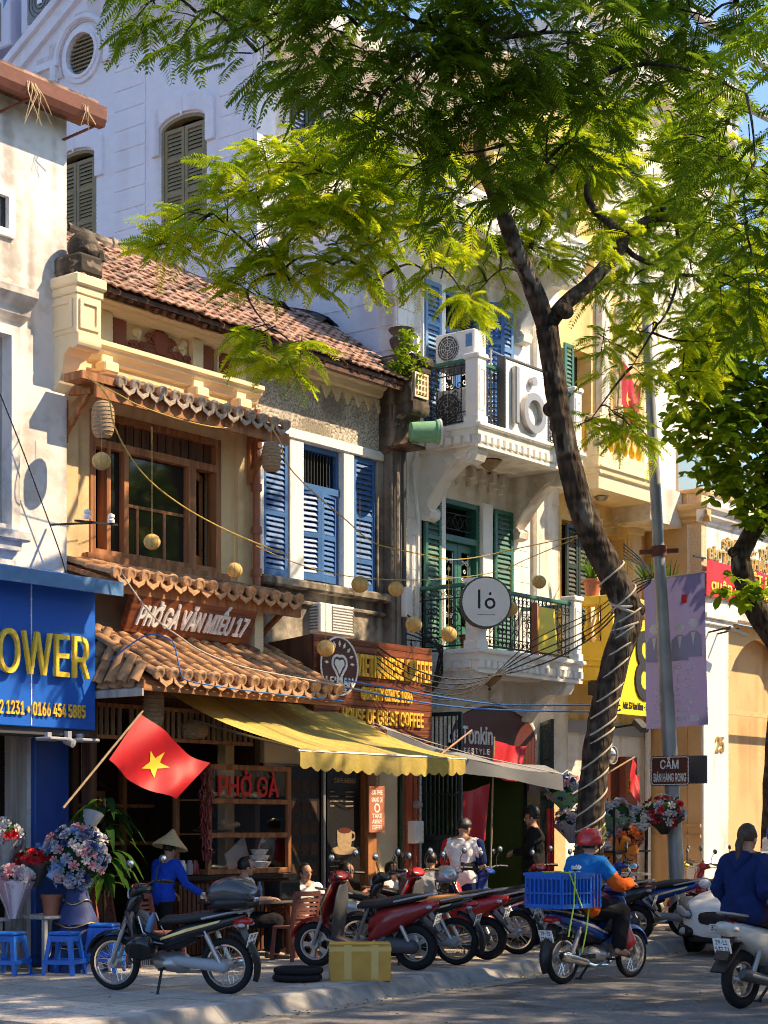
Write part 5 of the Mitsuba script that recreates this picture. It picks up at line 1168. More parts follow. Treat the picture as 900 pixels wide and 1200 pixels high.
def flag(label, A, B, C, D, pole0, amp=.05, group=None, starr=.19):
    """A hoist top, B hoist bottom, C fly top, D fly bottom"""
    t = thing('flag', label, 'flag', group)
    A, B, C, D = (np.array(q, float) for q in (A, B, C, D)); n = np.cross(C - A, B - A); n /= np.linalg.norm(n)
    if n[1] > 0: n = -n
    def f(u, v, off=0.0):
        p = A * (1 - u) * (1 - v) + C * u * (1 - v) + B * (1 - u) * v + D * u * v
        return p + n * (off + amp * math.sin(6.5 * u + 2.2 * v) * min(1, u * 3) + .4 * amp * math.sin(13 * u - 4 * v) * u) + np.array([0, 0, -.03 * math.sin(math.pi * u) * (1 + v)])
    put('cloth', grid(f, 36, 20), 'm_redflag', True, parent=t)
    if starr:
        L, H = np.linalg.norm(C - A), np.linalg.norm(B - A)
        tm = trimesh.creation.extrude_polygon(star((L / 2, H / 2), starr * L * .95), .001, engine='earcut')
        tm = trimesh.remesh.subdivide_to_size(np.array(tm.vertices), np.array(tm.faces), .04)
        vv = [f(p[0] / L, 1 - p[1] / H, .006 + p[2] * .1) for p in tm[0]]
        put('star', W().add(vv, tm[1]), 'm_yellowletter', True, parent=t)
    d = (A - np.array(pole0)); put('pole', W().tube([pole0, A + d / np.linalg.norm(d) * .05], .014, 8), 'm_wicker', 40, parent=t)
    return t
flag('large red flag with a yellow star hanging from a slanting bamboo pole', (15.12, 15.6, 3.07), (14.56, 15.55, 2.50), (16.14, 15.45, 2.50), (15.66, 15.6, 2.04), (13.9, 15.6, 1.93), .075)
flag('red flag with a star between the trunk and the yellow upper balcony', (27.35, 16.2, 9.95), (27.4, 16.2, 9.15), (27.95, 16.15, 9.55), (27.85, 16.2, 8.75), (27.45, 16.4, 8.0), .05)
flag('red flag hanging behind the grey tarpaulin at the shop entrance', (22.0, 15.2, 3.0), (22.0, 15.2, 2.55), (23.0, 15.3, 2.95), (22.7, 15.3, 2.4), (22.05, 15.3, 1.1), .05, None, 0)
flag('furled red flag on a stick right of the rope-wrapped trunk', (24.35, 14.2, 2.78), (24.25, 14.2, 2.5), (24.62, 14.25, 2.5), (24.5, 14.2, 2.05), (22.9, 14.4, 2.2), .04, None, 0)
flag('dark red cloth with gold writing hanging in the shop entrance', (22.75, 16.4, 2.25), (22.8, 16.4, 1.35), (23.6, 16.4, 2.4), (23.45, 16.4, 1.5), (22.7, 16.45, 2.2), .03, None, 0)

# ================================================================= noodle shop counter and cabinet
cb = thing('glass_cabinet', 'wooden food cabinet with glass panes and red letters on the noodle counter', 'cabinet')
c = FR(16.55)
for z in (1.07, 1.56, 2.02, 2.48): c.box(17.28, 18.96, z, z + .07, -.06, 0, .006)
for x in (17.28, 18.89): c.box(x, x + .07, 1.07, 2.55, -.06, .003, .006).box(x, x + .07, 1.07, 2.55, -.66, -.60)
for z in (1.07, 2.48): c.box(17.28, 17.35, z, z + .07, -.6, -.06).box(18.89, 18.96, z, z + .07, -.6, -.06)
put('frame', c, 'm_wood', parent=cb)
for z0, z1 in ((1.14, 1.56), (1.63, 2.02), (2.09, 2.48)):
    put('shelf', FR(16.55).box(17.35, 18.89, z0 - .03, z0 - .01, -.6, -.06), 'm_wood', parent=cb)
    put('pane', FR(16.58).add([(17.35, z0, 0), (18.89, z0, 0), (18.89, z1, 0), (17.35, z1, 0)], [[0, 1, 2, 3]]), 'm_glass', parent=cb)
put('lettering', FR(16.56).text('PH\u1ede G\u00c0', .26, (17.48, 2.13, 0), 1.22, .012, True), 'm_redletter', parent=cb)
for i in range(26): single('garlic', W().ball((17.4 + rng.uniform(0, 1.1), 16.68 + rng.uniform(0, .25), 2.12 + rng.uniform(0, .05)), .034, 1), 'm_cream2', f'pale garlic bulb on the cabinet shelf behind the red letters', 'garlic', 'garlic bulbs on the cabinet shelf', True)
single('tray', W().lathe([(0, 0), (.22, 0), (.26, .03), (.24, .03), (.2, .01)], 18, (17.65, 16.85, 1.64)), 'm_alu', 'metal tray on the middle shelf of the glass cabinet', 'tray', smooth=40)
single('roast_chicken', W().ball((17.95, 16.85, 1.72), .11, 2, (1.3, .8, .7)).ball((18.1, 16.82, 1.74), .06, 2, (1.4, .8, .7)).ball((17.82, 16.8, 1.76), .05, 2), 'm_wicker', 'boiled chicken lying on the middle shelf of the glass cabinet', 'chicken', smooth=True)
for i, z in enumerate((1.15, 1.24, 1.32)): single('bowl_stack', W().lathe([(0, 0), (.12 - .015 * i, 0), (.17 - .02 * i, .07), (.165 - .02 * i, .075), (.1, .02)], 18, (18.62, 16.85, z)), 'm_white2', ['lowest white bowl', 'middle white bowl', 'topmost white bowl'][i] + ' of the stack in the glass cabinet', 'bowl', smooth=40)
put('metal_lid', W().bar((17.9, 16.8, 1.2), (18.4, 16.9, 1.45), .02, .3), 'm_alu', parent=cb)
ct = thing('noodle_counter', 'wooden counter with upright slats under the glass cabinet', 'counter')
put('top', FR(16.5).box(16.7, 19.0, 1.0, 1.065, -.75, .04, .01), 'm_black', parent=ct)
put('back', FR(16.55).box(16.72, 18.98, 0, 1.0, -.7, -.05), 'm_darkwood', parent=ct)
sd_ = mk(FR(0).box(0, .06, 0, .94, 0, .03, .006), 'm_darkwood')
for i in range(27): put('slat', sd_, None, parent=ct, M=T().translate([16.74 + i * .084, 16.58, .02]))
ch = thing('chili_string', 'bundle of dried red chilies hanging at the left edge of the glass cabinet', 'chilies')
c = W()
for i in range(190):
    z = 2.55 - 1.25 * rng.random(); a = rng.uniform(0, 6.28); r = .10 * math.sqrt(rng.random()) * (1 - .3 * (2.55 - z))
    p = np.array([17.17 + r * math.cos(a), 16.48 + r * math.sin(a), z]); d = np.array([rng.normal(0, .02), rng.normal(0, .02), -.09])
    c.tube([p, p + d * .5 + [.006, 0, 0], p + d], [.011, .010, .002], 5, False)
put('chilies', c, 'm_darkred', True, parent=ch, kind='stuff')
for i, (x, z) in enumerate(((16.85, 1.08), (16.98, 1.08), (17.08, 1.08))):
    single('condiment_jar', W().lathe([(0, 0), (.045, 0), (.05, .02), (.05, .13), (.035, .16), (.035, .19), (0, .19)], 12, (x, 16.6, z)), ['m_white2', 'm_grey', 'm_darkred'][i], ['white jar on the noodle counter', 'grey glass jar on the noodle counter', 'dark red sauce jar on the noodle counter'][i], 'jar', smooth=40)
# hanging basket lanterns and ball lanterns
def basket(label, x, y, z, h=.42, r=.14, cord=.3):
    t = thing('basket_lantern', label, 'lantern')
    b = W(); prof = [(.05, h / 2)] + [(r * (1 - .5 * abs(s) ** 4), s * h / 2) for s in np.linspace(.92, -.92, 14)] + [(.06, -h / 2)]
    b.lathe(prof, 18, (x, y, z)); put('body', b, 'm_wicker', True, parent=t)
    w = W()
    for i in range(9):
        s = -.85 + 1.7 * i / 8; w.tube([(x + (r * (1 - .5 * abs(s) ** 4) + .003) * math.cos(a), y + (r * (1 - .5 * abs(s) ** 4) + .003) * math.sin(a), z + s * h / 2) for a in np.linspace(0, 6.283, 18, endpoint=False)], .007, 4, False, True)
    put('hoops', w, 'm_wicker', parent=t, kind='stuff'); put('cord', W().tube([(x, y, z + h / 2), (x, y, z + h / 2 + cord)], .005, 4), 'm_yrope', parent=t)
basket('woven basket lantern hanging at the left of the wooden shop window', 15.21, 16.35, 6.72, .46, .14)
basket('woven basket lantern hanging between the drain pipe and the blue shutters', 18.37, 16.4, 6.78, .42, .13)
basket('woven basket lantern hanging under the lowest tile awning by the flag', 15.93, 16.2, 3.2, .5, .13, .1)
basket('squat woven basket hanging under the tile awning left of the cabinet', 17.15, 16.7, 3.0, .25, .2, .3)
LN = [(14.58, 6.03, .11, .55, 'under the leftmost basket lantern'), (15.41, 5.18, .10, 1.3, 'in front of the wooden shop window'), (16.88, 5.0, .10, .5, 'at the right end of the middle tile awning'), (19.44, 5.09, .12, 1.1, 'in front of the grimy ledge'), (20.26, 5.11, .11, .7, 'beside the grimy corner pier'), (20.68, 4.64, .12, 1.0, 'at the left edge of the lower balcony'), (21.54, 4.57, .12, .9, 'below the railing left of the round sign'), (23.17, 5.11, .12, .6, 'right beside the round sign'), (23.99, 5.61, .11, .5, 'between the white and the yellow balconies'), (18.7, 4.14, .12, .9, 'in front of the coffee emblem')]
for x, z, r, L, w in LN:
    t = thing('ball_lantern', f'small ochre ball lantern hanging {w}', 'lantern')
    b = W()
    for k in range(1): b.ball((x, 15.7, z), r, 3, (1, 1, .95))
    put('ball', b, 'm_lantern', True, parent=t)
    w_ = W()
    for k in range(8): w_.tube([(x + r * 1.01 * math.sin(p) * math.cos(k * .785), 15.7 + r * 1.01 * math.sin(p) * math.sin(k * .785), z + r * .96 * math.cos(p)) for p in np.linspace(.1, 3.04, 9)], .004, 3)
    put('ribs', w_, 'm_wicker', parent=t, kind='stuff'); put('cord', W().tube([(x, 15.7, z + r), (x, 15.7, z + r + L)], .005, 4), 'm_yrope', parent=t)
def cable(label, pts, r, m, name='cable', cat='cable', sag=0.0):
    p = np.array(pts, float); u = np.linspace(0, 1, len(p)); q = np.linspace(0, 1, 6 * len(p))
    from scipy.interpolate import PchipInterpolator
    c = PchipInterpolator(u, p)(q)
    if sag: c[:, 2] -= sag * 4 * q * (1 - q)
    return single(name, W().tube(c, r, 5), m, label, cat, smooth=True)
cable('yellow rope sagging across the wooden shop window', [(14.9, 16.3, 7.2), (14.73, 15.7, 6.67), (15.15, 15.7, 6.07), (15.88, 15.7, 5.71), (17.04, 15.7, 5.44), (17.96, 15.7, 5.33)], .009, 'm_yrope', 'rope', 'rope')
cable('pale wire under the uppermost tile awning', [(15.0, 16.3, 7.15), (15.2, 15.9, 6.9), (16.23, 15.9, 6.82), (17.4, 16.3, 7.0)], .008, 'm_yrope')
cable('yellow rope from the right basket lantern to the trunk', [(18.3, 16.3, 7.2), (17.7, 15.6, 6.62), (18.91, 15.6, 5.96), (19.85, 15.6, 5.66), (21.28, 15.6, 5.65), (22.3, 15.2, 5.85), (21.6, 12.7, 5.9)], .009, 'm_yrope', 'rope', 'rope')
cable('thin yellow rope in front of the blue shutters', [(17.18, 15.6, 5.34), (18.91, 15.6, 5.15), (20.86, 15.6, 5.30), (22.2, 15.0, 5.6), (21.6, 12.7, 6.05)], .007, 'm_yrope', 'rope', 'rope')
cable('upper bright blue rope tied to the trunk', [(19.0, 15.6, 3.72), (21.72, 14.9, 3.50), (22.0, 13.6, 3.45), (21.0, 12.45, 3.35)], .012, 'm_bluerope', 'rope', 'rope')
cable('lower bright blue rope tied to the trunk', [(19.0, 15.6, 3.62), (21.0, 15.0, 3.42), (22.0, 13.6, 3.36), (21.0, 12.45, 3.30)], .012, 'm_bluerope', 'rope', 'rope')
for i in range(5):
    cable(['thick black cable', 'second black cable', 'third black cable', 'thin black cable', 'slack black cable', 'lowest black cable'][i] + ' running from the grimy corner to the trunk', [(20.2, 16.0, 4.3 - .08 * i), (21.49, 15.6, 3.9 - .08 * i), (23.0, 15.2, 4.15 + .10 * i), (24.0, 14.6, 4.75 + .10 * i - .03 * (i % 3)), (24.2, 13.9, 5.4 + .04 * i), (21.7, 12.8, 5.65 - .05 * i)], .012 - .001 * i, 'm_cable')
for i in range(7):
    a = rng.uniform(0, 1)
    cable(['first', 'second', 'third', 'fourth', 'fifth', 'sixth', 'seventh'][i] + ' loop of tangled black wire at the grimy corner', [(22.0, 16.85, 5.0 - .1 * i), (22.2 + .1 * a, 16.4, 4.4 + .1 * a), (22.45, 16.5, 4.05 + .08 * i), (22.25, 16.6, 3.8), (22.05, 16.8, 4.3 + .05 * i)], .011, 'm_cable')
cable('black wire hanging down the white wall at the left edge', [(14.0, 16.9, 7.0), (14.5, 16.85, 6.0), (15.0, 16.85, 5.0), (15.1, 16.8, 4.7)], .008, 'm_cable')
cable('pale wire looping over the lowest tile awning', [(14.9, 15.7, 4.75), (15.3, 15.5, 4.2), (15.6, 15.3, 3.95), (16.6, 15.3, 3.72), (18.2, 15.3, 3.62), (19.6, 15.4, 3.55)], .010, 'm_rope')
cable('blue wire looping over the lowest tile awning', [(14.9, 15.9, 3.7), (15.2, 15.5, 4.02), (15.4, 15.35, 3.95), (15.55, 15.3, 3.5), (17, 15.3, 3.42), (18.6, 15.3, 3.4)], .009, 'm_bluerope')
ins = thing('insulator_bracket', 'iron bracket with two white insulators on the white house wall', 'bracket')
put('arm', W().bar((14.9, 16.95, 5.45), (15.0, 16.3, 5.42), .025).bar((14.75, 16.35, 5.42), (15.45, 16.35, 5.46), .025), 'm_iron', parent=ins)
for x in (14.95, 15.35): put('insulator', W().lathe([(0, 0), (.04, 0), (.045, .03), (.03, .05), (.045, .07), (.04, .10), (0, .12)], 10, (x, 16.35, 5.47)), 'm_white2', 40, parent=ins)
# ================================================================= stools, chairs, tables
def stool_parts(m):
    h, w, b = .46, .135, .185
    P = {}
    P['seat'] = [mk(W().box(-w, w, -w, w, h - .035, h, .012).box(-w * .98, w * .98, -w * .98, w * .98, h - .10, h - .04), m)]
    P['leg'] = [mk(W().hullp([(sx * w * f + dx, sy * w * f + dy, h - .05) for f in (1, .62) for dx in (0,) for dy in (0,)] + [(sx * w, sy * w * .62, h - .05), (sx * w * .62, sy * w, h - .05)] + [(sx * b, sy * b, 0), (sx * b * .78, sy * b, 0), (sx * b, sy * b * .78, 0)]), m) for sx in (-1, 1) for sy in (-1, 1)]
    z = .12; q = w + (b - w) * (1 - z / h)
    P['rail'] = [mk(W().box(-q, q, s * q - .01, s * q + .01, z, z + .045), m) for s in (-1, 1)] + [mk(W().box(s * q - .01, s * q + .01, -q, q, z, z + .045), m) for s in (-1, 1)]
    P['apron'] = [mk(W().wall(-w, w, h - .2, h - .03, -.006, .006, [Point(0, h - .26).buffer(.16)]), m)]
    return P
ST = stool_parts('m_blueplastic')
def place_parts(root, parts, M):
    for n, ds in parts.items():
        for d in ds: put(n, d, None, parent=root, M=M)
for i, (x, y, r, s) in enumerate(((13.62, 16.22, 20, 1.08), (14.02, 15.72, 25, 1.08), (14.55, 15.62, 30, 1.12))):
    for zz in ((0, .06) if i == 2 else (0,)):
        t = thing('plastic_stool', ['blue plastic stool cut by the left edge', 'blue plastic stool in the middle of the row by the flowers', 'blue plastic stool nearest the black motorbike, under the big bouquet', 'blue stool stacked on the stool nearest the black motorbike'][i + (zz > 0)], 'stool', 'blue plastic stools by the flower stall')
        place_parts(t, ST, yaw(x, y, zz, r, s))
def chair_parts(m):
    P = {'seat': [mk(W().box(-.2, .2, -.2, .2, .41, .44, .012), m)], 'leg': [], 'backrest': [], 'slat': []}
    for sx in (-1, 1):
        for sy in (-1, 1): P['leg'].append(mk(W().bar((sx * .18, sy * .17, .42), (sx * .21, sy * .2, 0), .04), m))
    P['backrest'] = [mk(W().bar((-.19, -.19, .42), (-.27, -.19, .86), .035, .05).bar((-.19, .19, .42), (-.27, .19, .86), .035, .05).bar((-.27, -.2, .86), (-.27, .2, .86), .04, .06), m)]
    P['slat'] = [mk(W().bar((-.19 - .013 * k - .02, -.18, .5 + .055 * k), (-.19 - .013 * k - .02, .18, .5 + .055 * k), .015, .035), m) for k in range(6)]
    return P
CH = chair_parts('m_brownplastic')
for i, (x, y, z, r) in enumerate(((15.25, 16.1, 0, -75), (15.25, 16.1, .09, -75), (15.5, 15.6, 0, -70), (18.2, 15.9, 0, -10), (19.55, 15.7, 0, 150), (17.35, 15.1, 0, 80))):
    t = thing('plastic_chair', ['brown plastic chair with a slatted back at the bottom of the stack by the bouquet', 'brown plastic chair on top of the stack by the bouquet', 'low brown plastic chair behind the front wheel of the black motorbike', 'brown slatted chair of the man in the white shirt', 'brown slatted chair behind the red scooter', 'brown chair under the dark table by the noodle counter'][i], 'chair')
    place_parts(t, CH, yaw(x, y, z, r, 1.0))
tb = thing('folding_table', 'low dark table with bottles in front of the noodle counter', 'table')
put('top', W().box(16.6, 18.1, 15.3, 16.1, .72, .75, .006), 'm_darkgrey', parent=tb)
for x in (16.7, 18.0):
    for y in (15.36, 16.04): put('leg', W().box(x - .02, x + .02, y - .02, y + .02, 0, .72), 'm_iron', parent=tb)
single('black_box', W().box(17.55, 17.95, 15.5, 15.8, .752, 1.0, .02), 'm_black', 'black box on the low table beside the bottle', 'box')
single('bottle', W().lathe([(0, 0), (.035, 0), (.035, .16), (.014, .21), (.014, .25), (0, .25)], 12, (17.25, 15.6, .752)), 'm_bluelight', 'bottle with a blue label on the low table', 'bottle', smooth=40)
single('glass', W().lathe([(.03, 0), (.038, .12), (.034, .12), (.026, .01), (0, .01)], 12, (18.02, 15.6, .752)), 'm_grey', 'drinking glass on the low table right of the black box', 'glass', smooth=40)
lt2 = thing('low_table', 'low weathered wooden table behind the blue stools', 'table')
put('top', W().box(14.05, 14.65, 16.1, 16.7, .62, .66, .01), 'm_greywood', parent=lt2)
for x in (14.1, 14.6):
    for y in (16.15, 16.65): put('leg', W().box(x - .025, x + .025, y - .025, y + .025, 0, .62), 'm_greywood', parent=lt2)
lt3 = thing('low_table', 'pale low bench cut by the left edge behind the stools', 'table'); put('top', W().box(13.1, 13.9, 16.5, 17.0, .6, .64, .01), 'm_greywood', parent=lt3); put('leg', W().box(13.75, 13.8, 16.55, 16.95, 0, .6), 'm_greywood', parent=lt3)
# ================================================================= flowers
mat('m_fwhite', (.58, .53, .50), .7); mat('m_fpink', (.62, .30, .33), .7); mat('m_fblue', (.16, .28, .52), .7); mat('m_fpale', (.38, .38, .45), .7); mat('m_fred', (.50, .012, .02), .6); mat('m_forange', (.70, .16, .03), .7); mat('m_fnavy', (.03, .045, .14), .7); mat('m_flilac', (.36, .27, .35), .7)
leafmat('m_leafS', (.03, .07, .03), .2, .6)
def rose():
    b = W()
    for ring_, (n, r, h, tilt) in enumerate(((3, .012, .032, .05), (4, .021, .032, .18), (5, .030, .030, .38), (6, .038, .022, .7))):
        for k in range(n):
            a0 = 2 * math.pi * k / n + ring_ * .5; V = []
            for i in range(4):
                for j in range(3):
                    a = a0 + (j - 1) * 4.8 / n / 2 * (1 - .25 * (i / 3) ** 2); u = i / 3
                    rr = r * (.25 + .75 * u) + tilt * .014 * u * u; V.append((rr * math.cos(a), rr * math.sin(a), h * u * (1 - .3 * tilt * u)))
            b.add(V, [[i * 3 + j, i * 3 + j + 1, i * 3 + 4 + j, i * 3 + 3 + j] for i in range(3) for j in range(2)])
    return b.mesh()
ROSE = rose(); RD = {}
def orient(p, n, s, roll=0):
    n = np.array(n, float); n /= np.linalg.norm(n); x = np.cross([.3, .2, .9], n); x /= np.linalg.norm(x); y = np.cross(n, x)
    c_, s_ = math.cos(roll), math.sin(roll)
    R = np.stack([x * c_ + y * s_, -x * s_ + y * c_, n], 1) * s
    M = np.eye(4); M[:3, :3] = R; M[:3, 3] = p
    return mi.ScalarTransform4f(M.tolist())
def bouquet(label, c, r, n, mats, wrap=None, face=(-.75, -.65, .35), sc=1.5, cone=.5, group=None, flat=.75, wrapm2=None):
    t = thing('bouquet', label, 'bouquet', group); c = np.array(c, float); face = np.array(face) / np.linalg.norm(face); k = 0
    core = W().ball(c - face * r * .12, r * .86, 2, (1, 1, flat)); put('greenery', core, 'm_leafS', parent=t, kind='stuff')
    lf = W(); i = 0
    while k < n and i < n * 8:
        i += 1; d = rng.normal(0, 1, 3); d /= np.linalg.norm(d)
        if d @ face < -.15: continue
        m = mats[int(rng.integers(len(mats)))]; key = m
        if key not in RD: RD[key] = mk(ROSE, m)
        p = c + d * r * np.array([1, 1, flat]) * rng.uniform(.86, 1.02)
        put('flower', RD[key], None, parent=t, M=orient(p, d + .5 * face, sc * rng.uniform(.75, 1.25), rng.uniform(0, 6))); k += 1
    for i in range(n * 2):
        d = rng.normal(0, 1, 3); d /= np.linalg.norm(d)
        if d @ face < -.4: continue
        p = c + d * r * np.array([1, 1, flat]) * rng.uniform(.9, 1.08); s = np.cross(d, rng.normal(0, 1, 3)); s /= np.linalg.norm(s); e = np.cross(s, d)
        L = rng.uniform(.03, .07); lf.add([p, p + s * L * .35 + d * .5 * L, p + d * L + e * .01, p - s * L * .35 + d * .5 * L], [[0, 1, 2, 3]])
    put('leaves', lf, 'm_leafS', parent=t, kind='stuff')
    if wrap:
        for q in range(6):
            a0 = q * math.pi / 3; V = []
            for i in range(5):
                for j in range(4):
                    a = a0 + (j / 3 - .5) * 1.3; u = i / 4; rr = .04 + (r * 1.12 - .04) * u ** 1.2 + .02 * math.sin(5 * a + q)
                    V.append(c + np.array([rr * math.cos(a), rr * math.sin(a), -r * .2 - cone * (1 - u) + .03 * math.sin(7 * a + q) * u]))
            put('wrapping', W().add(V, [[i * 4 + j, i * 4 + j + 1, i * 4 + 5 + j, i * 4 + 4 + j] for i in range(4) for j in range(3)]), wrap if q % 2 else (wrapm2 or wrap), True, parent=t)
    return t
bq = bouquet('huge round bouquet of white, pale blue and pink roses by the blue pier', (14.49, 16.03, 1.37), .37, 95, ['m_fwhite', 'm_fpale', 'm_fpale', 'm_fblue', 'm_fblue', 'm_fpink', 'm_fnavy'], None, sc=1.4, flat=1.0)
put('cellophane', W().tube([(14.57, 15.95, 1.66), (14.62, 15.92, 1.78), (14.66, 15.92, 1.88)], [.05, .09, .13], 10, False), 'm_grey', True, parent=bq)
st = put('stand', W().lathe([(.40, .0), (.36, .12), (.26, .28), (.30, .32), (.21, .52), (.26, .56), (.16, .80), (.1, 1.05)], 18, (14.53, 16.06, 0)), 'm_fnavy', 30, parent=bq)
for z, r in ((.30, .31), (.55, .27), (.82, .17)): put('gold_trim', W().tube([(14.53 + r * math.cos(a), 16.06 + r * math.sin(a), z + .03 * math.sin(3 * a)) for a in np.linspace(0, 6.283, 24, endpoint=False)], .008, 5, False, True), 'm_goldmetal', True, parent=st)
bouquet('flat bunch of red roses in dark wrapping beside the huge round bouquet', (14.16, 16.40, 1.33), .2, 40, ['m_fred'], 'm_darkgrey', (-.5, -.5, 1), 1.2, .3, None, .5)
bouquet('bunch of white and red flowers high at the left edge', (13.95, 16.72, 1.62), .22, 34, ['m_fwhite', 'm_fwhite', 'm_fred', 'm_fpale'], 'm_grey', sc=1.3)
bouquet('bunch of pink roses in pale paper at the left edge', (13.88, 16.45, 1.12), .21, 34, ['m_fpink', 'm_fwhite', 'm_flilac'], 'm_flilac', (-.6, -.7, .6), 1.3, .45, None, .6, 'm_pale')
t = thing('leafy_plant', 'big dark leafy plant behind the huge bouquet beside the blue pier', 'plant')
for i in range(46):
    a, z0 = rng.uniform(0, 6.28), rng.uniform(1.0, 2.05); d = np.array([math.cos(a), math.sin(a), 0]); s_ = np.array([-d[1], d[0], 0]); L = rng.uniform(.3, .55); V = []
    o = np.array([15.1, 16.2, z0]) + d * .05
    for k in range(6):
        u = k / 5; cc = o + d * L * u * .9 + np.array([0, 0, L * (.5 * u - 1.1 * u * u)]); w = .05 * math.sin(math.pi * (.08 + .9 * u)) + .002; V += [cc - s_ * w, cc + [0, 0, -.012], cc + s_ * w]
    put('leaf', W().add(V, [[3 * k + q, 3 * k + q + 1, 3 * k + q + 4, 3 * k + q + 3] for k in range(5) for q in (0, 1)]), ['m_leafB', 'm_leafD', 'm_leafA'][i % 3], True, parent=t)
put('stem', W().tube([(15.1, 16.2, 0.4), (15.08, 16.2, 2.05)], .025, 6), 'm_trunk', parent=t); put('pot', W().lathe([(0, 0), (.14, 0), (.2, .35), (.21, .4), (0, .4)], 16, (15.1, 16.2, 0)), 'm_darkgrey', 40, parent=t)
single('flower_pot', W().lathe([(0, 0), (.09, 0), (.12, .2), (.13, .2), (.13, .24), (0, .24)], 16, (14.38, 16.35, .66)), 'm_terracotta', 'small terracotta pot on the low weathered table', 'pot', smooth=40)
# flower stall on the right
RB = [((24.45, 15.5, 2.31), .30, ['m_fblue', 'm_fpale', 'm_fpink', 'm_fnavy'], 'small dusky blue bunch hanging left of the trunk'), ((24.5, 15.4, 1.80), .28, ['m_flilac', 'm_fwhite', 'm_fpale'], 'lilac bunch left of the trunk below the dusky blue one'),
      ((24.93, 14.88, 1.92), .30, ['m_flilac', 'm_fpale', 'm_fwhite'], 'pale lilac bunch right of the trunk at the top of the rack'), ((25.25, 14.72, 1.82), .26, ['m_fwhite', 'm_fpale', 'm_fwhite'], 'white bunch below the notice by the brown door'),
      ((24.72, 15.1, 1.46), .30, ['m_fpink', 'm_flilac', 'm_fwhite'], 'pink bunch in pink paper right of the trunk'), ((25.06, 14.72, 1.55), .24, ['m_forange', 'm_fpink', 'm_forange'], 'orange bunch above the big orange bow'),
      ((25.55, 14.32, 1.95), .32, ['m_fred', 'm_fpale', 'm_fred', 'm_fwhite'], 'tall red and white bunch beside the lamp post')]
for i, (c_, r, ms, lb) in enumerate(RB):
    bouquet(lb, c_, r, 44, ms, ['m_greenplastic', 'm_fpale', 'm_greenplastic', 'm_white2', 'm_flilac', 'm_darkgrey', 'm_black'][i], sc=1.3, cone=.30)
rk = thing('flower_rack', 'iron rack and table holding the bouquets right of the trunk', 'rack')
put('top', W().box(24.5, 25.6, 14.6, 15.4, .92, .96), 'm_greywood', parent=rk)
for x in (24.55, 25.55):
    for y in (14.65, 15.35): put('leg', W().box(x - .02, x + .02, y - .02, y + .02, 0, 2.0), 'm_iron', parent=rk)
put('shelf', W().box(24.5, 25.6, 14.6, 15.4, 1.30, 1.33), 'm_iron', parent=rk)
ob2 = thing('orange_bow', 'big orange ribbon bow on a white vase at the flower rack', 'bow')
for k in range(7):
    a = k * .9 + .3; o = np.array([24.82, 14.72, 1.28]); d = np.array([.618 * math.cos(a), -.786 * math.cos(a), math.sin(a)]); s_ = np.array([-.618 * math.sin(a), .786 * math.sin(a), math.cos(a)]); V = []
    for i in range(7):
        u = i / 6; cc = o + d * .30 * math.sin(u * 1.7) + np.array([-.5, -.5, 0]) * .12 * math.sin(u * 3.0); w = .075 * math.sin(.25 + 2.6 * u); V += [cc - s_ * w, cc + s_ * w]
    put('loop', W().add(V, [[2 * i, 2 * i + 1, 2 * i + 3, 2 * i + 2] for i in range(6)]), 'm_orange', True, parent=ob2)
put('vase', W().lathe([(0, 0), (.11, 0), (.11, .30), (.09, .30), (0, .28)], 16, (24.86, 14.78, .97)), 'm_white2', 40, parent=ob2)
for i, x in enumerate((24.1, 24.22)): single('red_tube', W().tube([(x, 15.6, .7), (x, 15.6, 2.0)], .03, 8), 'm_red', ['left red scroll tube beside the shop gate', 'right red scroll tube beside the shop gate'][i], 'tube', smooth=30)
# ================================================================= lamp post with its banner and sign
lpst = thing('lamp_post', 'tall leaning grey steel lamp post carrying a purple banner', 'lamp post')
PB, PT = np.array([26.2, 14.4, 0]), np.array([25.74, 14.86, 11.6])
pp = lambda z: PB + (PT - PB) * (z / 11.6)
pole = [(pp(z), r) for z, r in ((0, .155), (.02, .14), (3.9, .12), (3.92, .115), (5.6, .105), (5.62, .10), (7.6, .09), (11.6, .06))]
put('pole', W().tube([p for p, r in pole], [r for p, r in pole], 16), 'm_pole', 50, parent=lpst)
put('base', W().lathe([(.24, 0), (.24, .03), (.16, .05), (.15, .12)], 16, PB), 'm_pole', 40, parent=lpst)
put('clamp', W().tube([pp(6.15) + [.0, 0, 0], pp(6.32)], .13, 12).bar(pp(6.22) - np.array([.2, -.25, 0]), pp(6.25) + np.array([.2, -.25, 0]), .07), 'm_rust', 40, parent=lpst)
bnr = thing('purple_banner', 'faded purple street banner with a mirrored print hanging from the lamp post', 'banner')
fabric('m_bannercloth', (.17, .155, .31), .40)
def bf(u, v, o=0.0): return (26.33 + .02 * math.sin(4 * u + 3 * v) - o, 15.15 - 1.15 * u - .05 * v, 5.84 - 2.5 * v + .04 * u)
put('cloth', grid(bf, 10, 16), 'm_bannercloth', True, parent=bnr)
B = lambda: SD(26.30)
pr1, pr2 = B(), B()
for i, (a, z) in enumerate(((-14.93, 5.0), (-14.45, 5.0), (-14.2, 5.05))):
    pr2.ext(Point(a, z).buffer(.085, 12), 0, .003); pr1.ext(Polygon([(a - .16, z - .55), (a + .16, z - .55), (a + .15, z - .2), (a + .05, z - .12), (a - .05, z - .12), (a - .15, z - .2)]), 0, .003); pr2.ext(Polygon([(a - .04, z - .14), (a + .04, z - .14), (a, z - .36)]), .003, .006)
